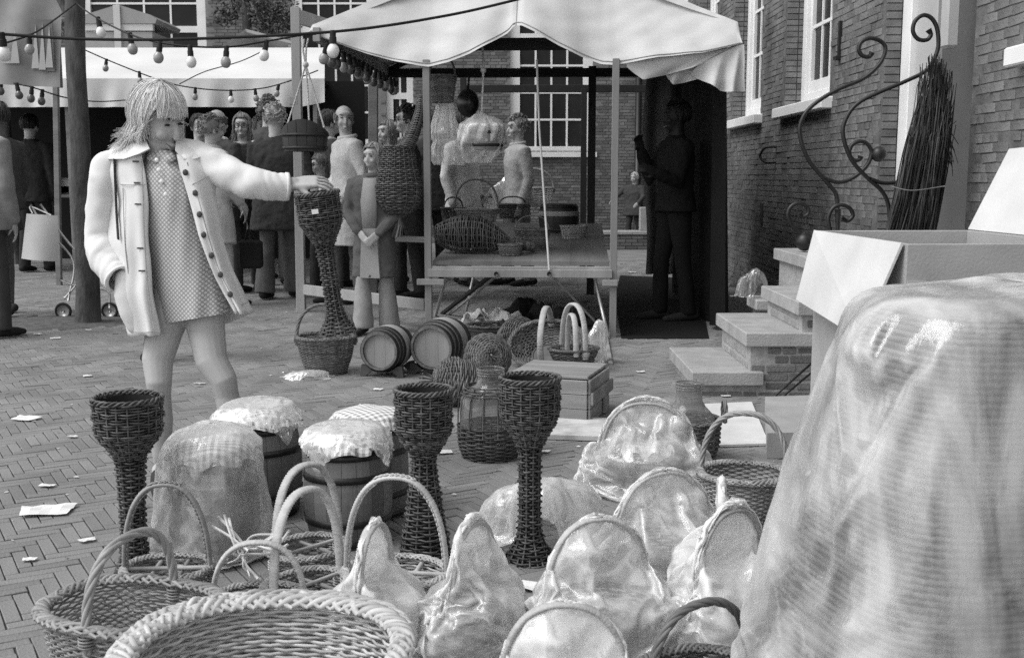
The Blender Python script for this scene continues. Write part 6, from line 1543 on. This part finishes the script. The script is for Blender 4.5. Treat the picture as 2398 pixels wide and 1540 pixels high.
# the big wrapped hamper on the right
hp = Vector((.945, 1.97, .022)); HW = mat('hamper_willow', .12, .6, .2, 15, .3, spec=.4)
hm = thing('wicker_hamper', 'tall ribbed wicker hamper inside a large plastic bag at right', 'hamper', hp); hm.rotation_euler = (0, 0, R_(14)); hm.scale = (1, 1, 1.05)
w = MB(); weave(w, [(z, r * .955, r * .62 * .945) for r, z in HPR[::-1][:-2]] + [(.888, .1, .07)], 104, 64, .0046, .004, 4.5, 4, .3, 2, (.8, 1.0)); w.build('weave', HW, hm, True, 'stuff')
w = squarish([(max(r - .035, .002), z - .012) for r, z in HPR], 40, .6); w.build('lining', mat('hamper_core', .05, .9), hm)
BIG = plastic('hamper_film', .29, .23, .97, 5.0, .4, (0, R_(38), 0), (1.7, 1, .4))
bag('large creased plastic bag over the tall hamper at right', hp, 'hamper', BIG, (1.012, 1.015, 1.065), R_(14), (.26, .17, .11, .07), .04)
# thin bag on the steps and a dark sheet by the table leg
bag('crumpled grey plastic sack on the far step by the curtain', Vector((at(1765, 640, 7.45).x, 7.46, .376)), 'lump', plastic('grey_polythene', .45, .1, .3, 6, .3), (.55, .5, 1.0), .4)
bag('limp clear bag slumped by the table leg', Vector(onground(1395, 858)), 'lump', PBC, (.45, .45, 1.4), 1.2)
bag('flattened plastic bag under the round basket on the paving', Vector(onground(722, 893)), 'lump', PB, (.62, .5, .25), .2)

slab('shade_sheet', 'black sheet standing in for shade on the ground beside the curtain', 'shade_sheet', [(1455, 800), (1660, 800), (1640, 700), (1590, 655), (1452, 650), (1440, 700)], .022, .027, BLK)  # added sheet, paints the ground dark where the stall shades it
# ---------------------------------------------------------------- goods hung from the stall
ROPE = mat('hemp_rope', .42, .9, .2, 60)
def rope(mb_, pts, r=.008):
    P = smoothpath(pts, 14); T = nrm(np.gradient(P, axis=0)); A_ = nrm(np.cross(T, np.array([.2, 1., .1]))); B_ = np.cross(T, A_); L_ = np.concatenate([[0], np.cumsum(np.linalg.norm(np.diff(P, axis=0), axis=1))]); ph = L_ / (r * 9) * 2 * PI
    for k in range(3): mb_.tube(P + (A_ * np.cos(ph + k * 2.1)[:, None] + B_ * np.sin(ph + k * 2.1)[:, None]) * r * .5, r * .6, 5)
YH = 7.95
def hung(u, v, Y=YH): return at(u, v, Y)
b0 = hung(715, 355); bk = thing('hanging_bucket', 'dark wooden bucket hanging by ropes from the stall corner', 'bucket', b0); DKW = mat('dark_bucket_wood', .03, .5, .25, 10, .2, spec=.4)
ns = 14
for k in range(ns):
    a0, a1 = k * 2 * PI / ns + .012, (k + 1) * 2 * PI / ns - .012; q = MB()
    A_ = np.linspace(a0, a1, 5); P = np.array([[(r * math.cos(a), r * math.sin(a) * .8, z if z < .1 else .135 + .085 * max(0, -math.sin(a)) ** 1.6) for a in A_] for z, r in ((0, .148), (.08, .158), (.15, .165))]); Pi = P[:, ::-1] * np.array([.93, .93, 1])
    q.grid(np.concatenate([P, Pi], 1), closed_v=True, cap=True); q.build('stave', DKW, bk, False)
for z in (.025, .115): 
    q = MB(); th = np.linspace(0, 2 * PI, 40, endpoint=False); r = .15 + .13 * z; q.tube([((r + .003) * math.cos(a), (r * .8 + .003) * math.sin(a), z) for a in th], .011, 6, closed=True, flat=(.35, 1)); q.build('hoop', HOOP, bk)
lid = MB(); lid.lathe([(.155, .12), (.14, .125), (.02, .13)], 30, sy=.8); lid.build('inside', mat('dark_inside', .01, .9), bk)
rp = MB(); kn = hung(716, 152) - b0
for (u, v) in ((668, 318), (762, 300), (727, 288)): rope(rp, [kn, (hung(u, v) - b0 + kn) / 2 + Vector((0, -.01, .0)), hung(u, v) - b0 + Vector((0, -.05, 0))], .007)
rope(rp, [kn, hung(717, 115) - b0, hung(722, 90) - b0], .007); rope(rp, [kn, hung(710, 118) - b0, hung(712, 92) - b0], .007); rp.ball(kn, .022, n=10); rp.build('rope', ROPE, bk)
o = basket('hanging_basket', 'small wicker basket hanging behind the left stall post', at(1037, 240, 8.35), R_(10), [(0, .075, .065), (.1, .088, .078), (.19, .094, .082)], 28, 26, .0034, WBN, 2.2, ('x', .33, 'twist', .007), (.006, .006, 20))
q = MB(); rope(q, [at(1034, 142, 8.35), at(1032, 125, 8.4)], .006); tag(q.build('cord', ROPE, None), 'short cord holding the small hanging basket', 'cord')
b0 = at(1128, 345, 8.3); wb2 = thing('hanging_bucket', 'banded wooden bucket hanging in torn plastic from the stall beam', 'bucket', b0); cask(wb2, .15, .165, .17, 16, (.2, .75), False, mat('pale_bucket_wood', .2, .6, .2, 9, .15))
for ch in wb2.children: ch.location.z = -.02
q = MB(); rope(q, [at(1130, 110, 8.4) - b0, at(1132, 165, 8.35) - b0, at(1128, 270, 8.3) - b0], .009); rope(q, [at(1128, 262, 8.3) - b0, at(1165, 300, 8.3) - b0], .007); rope(q, [at(1128, 262, 8.3) - b0, at(1088, 305, 8.3) - b0], .007); q.ball(at(1132, 165, 8.35) - b0, .022, n=10); q.build('rope', ROPE, wb2)
wrap('torn plastic wrapped round the hanging banded bucket', b0 + Vector((0, 0, -.12)), [(.37, .02, .02, 0, 0), (.33, .10, .09, 0, 0), (.28, .17, .16, 0, 0), (.17, .185, .18, -.01, 0), (.1, .16, .15, -.02, 0), (.0, .09, .08, -.02, 0)], PB, 9, .1, 17.5, nr=44)
wrap('long limp plastic bag hanging beside the left stall post', at(1045, 388, 8.4), [(.50, .02, .02, .0, 0), (.45, .06, .05, 0, 0), (.3, .1, .07, 0, 0), (.1, .12, .08, .01, 0), (0, .11, .07, .02, 0)], PBC, 8, .12, 18.6, nr=44)
q = MB(); q.ball((0, 0, .1), .095, .09, .115, n=20); q.tube([(0, 0, .2), (.01, 0, .32)], .01, 6); o = q.build('hanging_pot', mat('black_enamel', .012, .3, spec=.5), None); o.location = at(1096, 270, 9.4); tag(o, 'round black pot hanging in the stall behind the rope', 'pot')
# wicker goose with long neck
gz0 = at(935, 500, 8.15); gs = thing('wicker_goose', 'dark wicker goose with tall neck hanging left of the stall post', 'wicker goose', gz0)
w = MB(); weave(w, [(-.02, .03, .03), (.02, .11, .09), (.1, .158, .13), (.2, .165, .135), (.33, .13, .11), (.43, .115, .095), (.485, .10, .085)], 42, 22, .0062, .008, 2, 4, .45, 3, (.8, .9), .005); w.build('body', WD, gs, True, 'stuff')
w = MB(); P = smoothpath([at(u, v, 8.15) - gz0 for u, v in ((950, 345), (968, 310), (982, 265), (985, 225))], 8)
rng = np.random.default_rng(5)
for k in range(16):
    a = k * 2 * PI / 16; rr = np.linspace(.055, .018, len(P)); w.tube(P + np.stack([rr * math.cos(a + 0) + rng.normal(0, .003), rr * math.sin(a) , 0 * rr], -1), .006, 4)
for i in range(0, len(P), 1): w.tube([P[i] + np.array([np.linspace(.055, .018, len(P))[i] * 1.15 * math.cos(a), np.linspace(.055, .018, len(P))[i] * 1.15 * math.sin(a), .01 * math.sin(a * 3)]) for a in np.linspace(0, 2 * PI, 14, endpoint=False)], .0055, 4, closed=True)
w.build('neck', WD, gs, True, 'stuff')
w = MB()
for k in range(14): e = rng.normal(0, .02, 3); w.tube([(0, 0, 0), (e[0], e[1], -.09), (-.02 + e[0] * 1.5, e[1], -.17)], .006, 4)
w.build('tail_twigs', WBN, gs, True, 'stuff')
# ---------------------------------------------------------------- goods on the table
def tz(u, v):
    """point of the sloping table top at a pixel"""
    o = SI @ Vector((0, 0, CAM_H)); d = SI.to_3x3() @ ray(u, v); k = (ZB - ZF) / 2.93
    s_ = (ZF + k * (o.y - .02) - o.z) / (d.z - k * d.y); return SM @ (o + d * s_)
f0 = tz(1135, 598) + Vector((0, .12, .01)); fs = thing('wicker_fish', 'long dark wicker fish lying on the front of the stall table', 'wicker fish', f0, R_(-4))
w = MB(); n = 46; rng = np.random.default_rng(8)
for i in range(n):
    k = i / (n - 1); x = -.38 + .76 * k; hh = .02 + .125 * math.sin(min(1, k * 1.25 + .08) * PI) ** .7 if k < .78 else .035 + .0 * k; yy = hh * .75
    zc_ = .145 - .10 * max(0, (k - .45) / .55) ** 1.0
    w.tube([(x + rng.normal(0, .004), yy * math.cos(a), max(.01, zc_ + hh * math.sin(a) + rng.normal(0, .003))) for a in np.linspace(0, 2 * PI, 20, endpoint=False)], .0066, 4, closed=True)
for a in np.linspace(0, 2 * PI, 16, endpoint=False):
    w.tube([(-.38 + .76 * k, (.02 + .12 * math.sin(min(1, k * 1.25 + .08) * PI) ** .7 if k < .78 else .03) * .75 * math.cos(a), max(.012, .145 - .10 * max(0, (k - .45) / .55) + (.02 + .125 * math.sin(min(1, k * 1.25 + .08) * PI) ** .7 if k < .78 else .035) * math.sin(a))) for k in np.linspace(0, 1, 14)], .006, 4)
w.build('weave', WD, fs, True, 'stuff')
w = MB(); w.ball((-.1, 0, .135), .24, .08, .1, n=16); w.build('hollow', WDK, fs)
w = MB()
for k in range(24): a = k / 24 * 2.2 + .5; w.tube([(-.30 + .01 * k, 0, .2 + .05 * math.sin(k / 24 * PI)), (-.32 + .011 * k + .01, .01, .245 + .055 * math.sin(k / 24 * PI))], .006, 4)
w.build('back_fin', WD, fs, True, 'stuff')
def tbasket(label, u, v, a, b, h, m, hd, rows, rz=0, dy=0, top=True):
    q = tz(u, v); q.y += dy; return basket('table_basket', label, q + Vector((0, 0, .004)), rz, [(0, a * .85, b * .85), (h, a, b)], rows, 28, .0042, m, 2.4, hd, (.006, .007, 22), 'baskets on the stall table')
tbasket('lidded wicker basket with small handle on the table beside the fish', 1247, 588, .135, .12, .16, WBN, ('x', .27, 'round', .005), 22, R_(-8), .1)
tbasket('wide wicker basket with arched handle at the left of the table', 1115, 520, .22, .2, .12, WGD, ('x', .42, 'round', .011), 14, R_(6), .1)
tbasket('tall pale wicker basket with hoop handle at the back of the table', 1240, 492, .28, .18, .24, WGD, ('x', .46, 'round', .014), 22, R_(-5), .2)
tbasket('dark wicker basket with arched handle behind the small keg', 1200, 512, .15, .14, .14, WD, ('x', .22, 'round', .008), 14, R_(20), .1)
tbasket('small dark round basket at the left back of the table', 1060, 520, .12, .11, .13, WD, ('x', .24, 'round', .008), 14, R_(40), .15)
tbasket('open pale basket on the table right of the lidded one', 1345, 560, .11, .1, .1, WGD, None, 12, R_(10), .12)
tbasket('low dark basket leaning at the table front, right of the fish tail', 1195, 600, .09, .085, .08, WBN, None, 11, R_(0), .06)
q = tz(1310, 545) + Vector((0, .13, .004)); kg = thing('small_keg', 'small dark keg with pale band on the stall table', 'keg', q); cask(kg, .165, .185, .25, 18, (.08, .92), False, mat('dark_keg_oak', .03, .5, .25, 9, .2)); MB().lathe([(.184, .145), (.188, .17), (.184, .19)], 36).build('pale_band', mat('band_pale', .28, .6, .15), kg); MB().lathe([(.001, .235), (.16, .236)], 30).build('lid', MATS['dark_keg_oak'], kg)
bag('cloudy plastic bag heaped round the pale basket on the table', tz(1185, 500) + Vector((0, .25, .01)), 'lump', PB, (1.1, .9, 2.0), .5)
crumple('crumpled spotted cloth in the wide basket on the table', tz(1125, 500) + Vector((0, .1, .13)), .16, 6, mat('spotted_scrap', .4, .9, .6, 26), 'cloth')
# ---------------------------------------------------------------- wicker and baskets beside the crate
def spiralcap(label, u, v, r, yaw, pitch, m=WBN):
    c = gp(u, v); t = thing('wicker_cone', label, 'wicker cone', (c.x, c.y, r + .01)); w = MB(); rng = np.random.default_rng(int(u))
    for i in range(22):
        k = i / 21; rr = .015 + (r - .015) * math.sin(k * PI / 2); z = r * .9 * math.cos(k * PI / 2) if k < 1 else 0
        w.tube([((rr + .006 * math.cos(a * 9 + i * PI)) * math.cos(a), (rr + .006 * math.cos(a * 9 + i * PI)) * math.sin(a), z + rng.normal(0, .002)) for a in np.linspace(0, 2 * PI, 40, endpoint=False)], .0048, 4, closed=True)
    for i in range(10):
        w.tube([((r + .006 * math.cos(a * 9 + i * PI)) * math.cos(a) * (1 - i * .015), r * math.sin(a) * (1 - i * .015), -.012 * i) for a in np.linspace(0, 2 * PI, 40, endpoint=False)], .0048, 4, closed=True)
    for k in range(18):
        a = k * 2 * PI / 18; w.tube([(r * math.sin(p_) * math.cos(a), r * math.sin(p_) * math.sin(a), r * .9 * math.cos(p_)) for p_ in np.linspace(.05, PI / 2, 8)], .004, 4)
    w.build('weave', m, t, True, 'stuff'); t.rotation_euler = (pitch, 0, yaw); 
    w = MB()
    for k in range(9): a = k * .7; w.tube([(.01 * math.cos(a), .01 * math.sin(a), r * .88), (.035 * math.cos(a), .035 * math.sin(a), r * .88 + .07)], .0045, 4)
    w.build('tied_ends', m, t, True, 'stuff'); return t
spiralcap('rounded wicker cone with its tied end facing the camera', 1142, 893, .135, R_(12), R_(75))
spiralcap('wicker cone lying on its side with tied twig ends at left', 1065, 955, .125, R_(-75), R_(78))
ov = basket('tilted_basket', 'shallow wicker basket tipped up behind the crate with flat handle', Vector(onground(1285, 862)) + Vector((0, .05, .05)), R_(0), [(0, .1, .09), (.06, .2, .17), (.11, .235, .2)], 18, 36, .0042, WBN, 2.2, ('y', .34, 'wrap', .013), (.007, .008, 26), mh=WRAP); ov.rotation_euler = (R_(38), 0, R_(-12))
cb_ = basket('tilted_basket', 'basket behind the crate showing two flat pale handles', Vector(onground(1345, 880)) + Vector((0, .10, 0)), R_(30), [(0, .1, .09), (.13, .15, .13)], 16, 30, .0042, WBN, 2.2, ('y', .40, 'wrap', .013), (.006, .007, 24), mh=WRAP)
hb = MB(); handle(hb, arch((-.06, -.12, .1), (.02, .1, .1), .34), 'wrap', .012); hb.build('second_handle', WRAP, cb_)
spiralcap('dark wicker cone half hidden under the table behind the barrels', 1215, 838, .13, R_(25), R_(70), WD)
basket('low_basket', 'dark shallow basket in the shade under the table', Vector(onground(1150, 800)), R_(15), [(0, .12, .1), (.1, .18, .15)], 14, 30, .0045, WD, 2.2, None, (.007, .008, 24))
# heap of packing paper and cloth beneath the table
for i, (u, v, s_, m, lab) in enumerate(((1130, 765, .2, PAP, 'pale packing paper crumpled under the table front'), (1215, 800, .22, cloth(.05), 'dark sacking heaped behind the wicker cone'), (1100, 790, .16, mat('grey_paper', .3, .8, .1), 'grey crumpled paper beside the larger barrel'), (1240, 760, .24, cloth(.03), 'black cloth bundle in the shade under the table'), (1190, 775, .2, PAP, 'white torn paper among the dark cloth under the table'), (1340, 770, .22, cloth(.04), 'dark bag slumped behind the upright handles'))):
    c = gp(u, v); crumple(lab, Vector((c.x, c.y, .02)), s_, 20 + i, m, 'packing')
# ---------------------------------------------------------------- pushchair, shopping bags, low wall
c = gp(205, 745); pc = thing('pushchair', 'folding pushchair with chrome frame and dark seat behind the tree', 'pushchair', (c.x, c.y, .02)); Yp = c.y
def pl(u, v, dy=0): return at(u, v, Yp + dy) - Vector((c.x, c.y, .02))
CHR = mat('chrome_tube', .6, .25, metal=.8)
for dy in (0, .35):
    for u, v in ((148, 728), (257, 727)):
        q = pl(u, v, dy); wl = MB(); wl.tube([q + Vector((math.cos(a) * .062, 0, math.sin(a) * .062)) for a in np.linspace(0, 2 * PI, 28, endpoint=False)], .011, 6, closed=True); wo = wl.build('wheel', BLK2, pc)
        h_ = MB(); h_.tube([q + Vector((0, -.006, 0)), q + Vector((0, .006, 0))], .052, 20); h_.tube([q + Vector((0, -.016, 0)), q + Vector((0, .016, 0))], .012, 10); h_.build('hub', mat('wheel_disc', .35, .35, metal=.5), wo)
    for pts in (((72, 480), (110, 540), (172, 612), (160, 705)), ((95, 478), (150, 555), (190, 600)), ((140, 655), (175, 668), (250, 680), (257, 720)), ((150, 700), (185, 660), (215, 625))):
        q = MB(); q.tube(smoothpath([pl(u, v, dy) for u, v in pts], 6), .0095, 7); q.build('frame_tube', CHR, pc)
q = MB(); q.tube([pl(70, 478, 0), pl(70, 478, .35)], .016, 8); q.build('grip', BLK2, pc)
S_ = [[tuple(pl(u, v, dy)) for u, v in ((172, 560), (185, 640), (215, 690), (262, 690), (280, 720))] for dy in (.02, .17, .33)]
q = MB().grid(np.array(S_)); o = q.build('seat', cloth(.02), pc); 
c2 = gp(88, 690); sbg = thing('shopping_bag', 'pale square shopping bag hanging on the pushchair handles', 'bag', at(92, 608, Yp - .1)); a = sbg.location
w_ = [at(u, v, Yp - .1) - a for u, v in ((62, 500), (135, 505), (140, 612), (50, 605))]
G_ = np.zeros((10, 12, 3))
for i in range(10):
    for j in range(12):
        s_, k = j / 11, i / 9; p_ = (w_[0].lerp(w_[1], s_)).lerp(w_[3].lerp(w_[2], s_), k); G_[i, j] = (p_.x, -.05 * math.sin(PI * s_) * (.4 + k), p_.z)
q = MB(); q.grid(G_); G2 = G_.copy(); G2[..., 1] = -G2[..., 1]; q.grid(G2[:, ::-1]); q.build('bag', mat('pale_vinyl', .5, .5, .06), sbg)
q = MB(); q.tube(smoothpath([w_[0].lerp(w_[1], .2), at(72, 484, Yp) - a, w_[0].lerp(w_[1], .8)], 8), .006, 6); q.build('strap', mat('pale_vinyl', .5), sbg)
b0 = at(590, 628, 10.3); o = MB().box((-.11, -.05, 0), (.1, .05, .26), None, .02).build('handbag', cloth(.015), None, False); 
q = MB(); q.tube(smoothpath([(-.06, 0, .25), (-.02, 0, .36), (.05, 0, .25)], 8), .006, 6); q.build('strap', cloth(.015), o); o.location = b0; tag(o, 'black handbag carried beside the long dark coat', 'handbag')
wl = thing('low_wall', 'low brick wall with stone coping beyond the stall table', 'wall', (at(1490, 580, 18).x, 18, 0)); a, b = at(1300, 540, 18).x - wl.location.x, at(1540, 540, 18).x - wl.location.x; zt_ = at(1490, 541, 18).z
MB().box((a, 0, 0), (b, .3, zt_ - .06)).build('core', MORT, wl, False); MB().box((a - .03, -.04, zt_ - .058), (b, .34, zt_), None, .01).build('coping', STONE, wl, False)
q = MB(); z = .03; r = 0
while z < zt_ - .1:
    x = a + (.1 if r % 2 else 0)
    while x < b - .2: q.box((x + .006, -.015, z), (x + .184, .02, z + .045)); x += .19
    z += .055; r += 1
q.build('brickwork', FBR, wl, False, 'stuff')
o = MB().box((-.13, -.1, 0), (.13, .1, .38), None, .01).build('carton', CARD, None, False); o.location = Vector((at(1516, 541, 18.15).x, 18.15, zt_ + .001)); tag(o, 'tall carton standing on the low wall near the toddler', 'carton')
# ---------------------------------------------------------------- litter
lit = [(110, 1212, .17, 'large white sheet of paper on the paving at left'), (60, 992, .12, 'long white paper strip at the left edge of the paving'), (205, 1282, .05, 'small white scrap left of the oval basket'), (110, 1152, .06, 'torn scrap near the large white sheet'), (205, 890, .05, 'small scrap before the tree'), (468, 908, .06, 'folded scrap between the woman\'s legs'),
       (885, 922, .05, 'curled pale card before the barrels'), (1040, 1072, .07, 'white card between the middle vases'), (1265, 1070, .08, 'pale sheet right of the slender vase'), (1130, 1225, .08, 'stack of torn paper beside the lying bag'), (1145, 1272, .05, 'white scrap at the cone-footed vase'), (1245, 1395, .10, 'crumpled pale paper before the slender vase'),
       (940, 888, .06, 'white paper under the larger barrel'), (70, 1328, .04, 'twisted scrap beside the oval basket'), (100, 640, .07, 'scrap of paper beyond the pushchair'), (1480, 642, .10, 'pale sheet of paper behind the table'), (1700, 938, .05, 'scrap at the foot of the stoop'), (1500, 880, .05, 'bit of paper left of the lowest step'), (700, 895, .05, 'pale scrap beside the round basket'),
       (88, 790, .06, 'white litter in the tree pit, left'), (205, 780, .06, 'pale litter at the foot of the tree'), (130, 800, .07, 'paper strip at the rim of the tree pit'), (255, 975, .04, 'crumb of paper on the paving behind the left vase'), (170, 1035, .04, 'small litter scrap at mid left')]
rng = np.random.default_rng(21)
for i, (u, v, s_, lab) in enumerate(lit):
    c = gp(u, v); n = 6; g_ = np.linspace(-.5, .5, n); X, Y_ = np.meshgrid(g_, g_); asp = rng.uniform(.35, .8)
    Pp = np.stack([X * s_ * (1 + .2 * Y_), Y_ * s_ * asp, 0 * X], -1); Pp[..., 2] = .004 + np.abs(ngrid(Pp, 3 / s_ * .6, s_ * .14, i)); 
    o = MB().grid(Pp).build('paper_scrap', PAP, None, False); o.location = (c.x, c.y, .023); o.rotation_euler = (0, 0, rng.uniform(-.4, .6)); tag(o, lab, 'litter', 'litter on the paving')

q = MB(); rng = np.random.default_rng(33)
for i in range(420):
    u, v = rng.uniform(0, 1900), 640 + 700 * rng.random() ** 1.4; c = gp(u, v)
    if c.x > 2.2: continue
    s_ = rng.uniform(.004, .014); a = rng.uniform(0, 6.28); d1 = np.array([math.cos(a), math.sin(a), 0]) * s_; d2 = np.array([-math.sin(a), math.cos(a), 0]) * s_ * rng.uniform(.2, .7); o = np.array([c.x, c.y, .0255]); up = np.array([0, 0, s_ * rng.uniform(0, .4)])
    q.add([o - d1, o + d2 + up, o + d1, o - d2], [(0, 1, 2, 3)])
o = q.build('litter_crumbs', mat('litter_bits', .42, .9, 0, 5, .8), None, False); o['kind'] = 'stuff'; o['label'] = 'tiny scraps of straw and paper scattered over the paving'
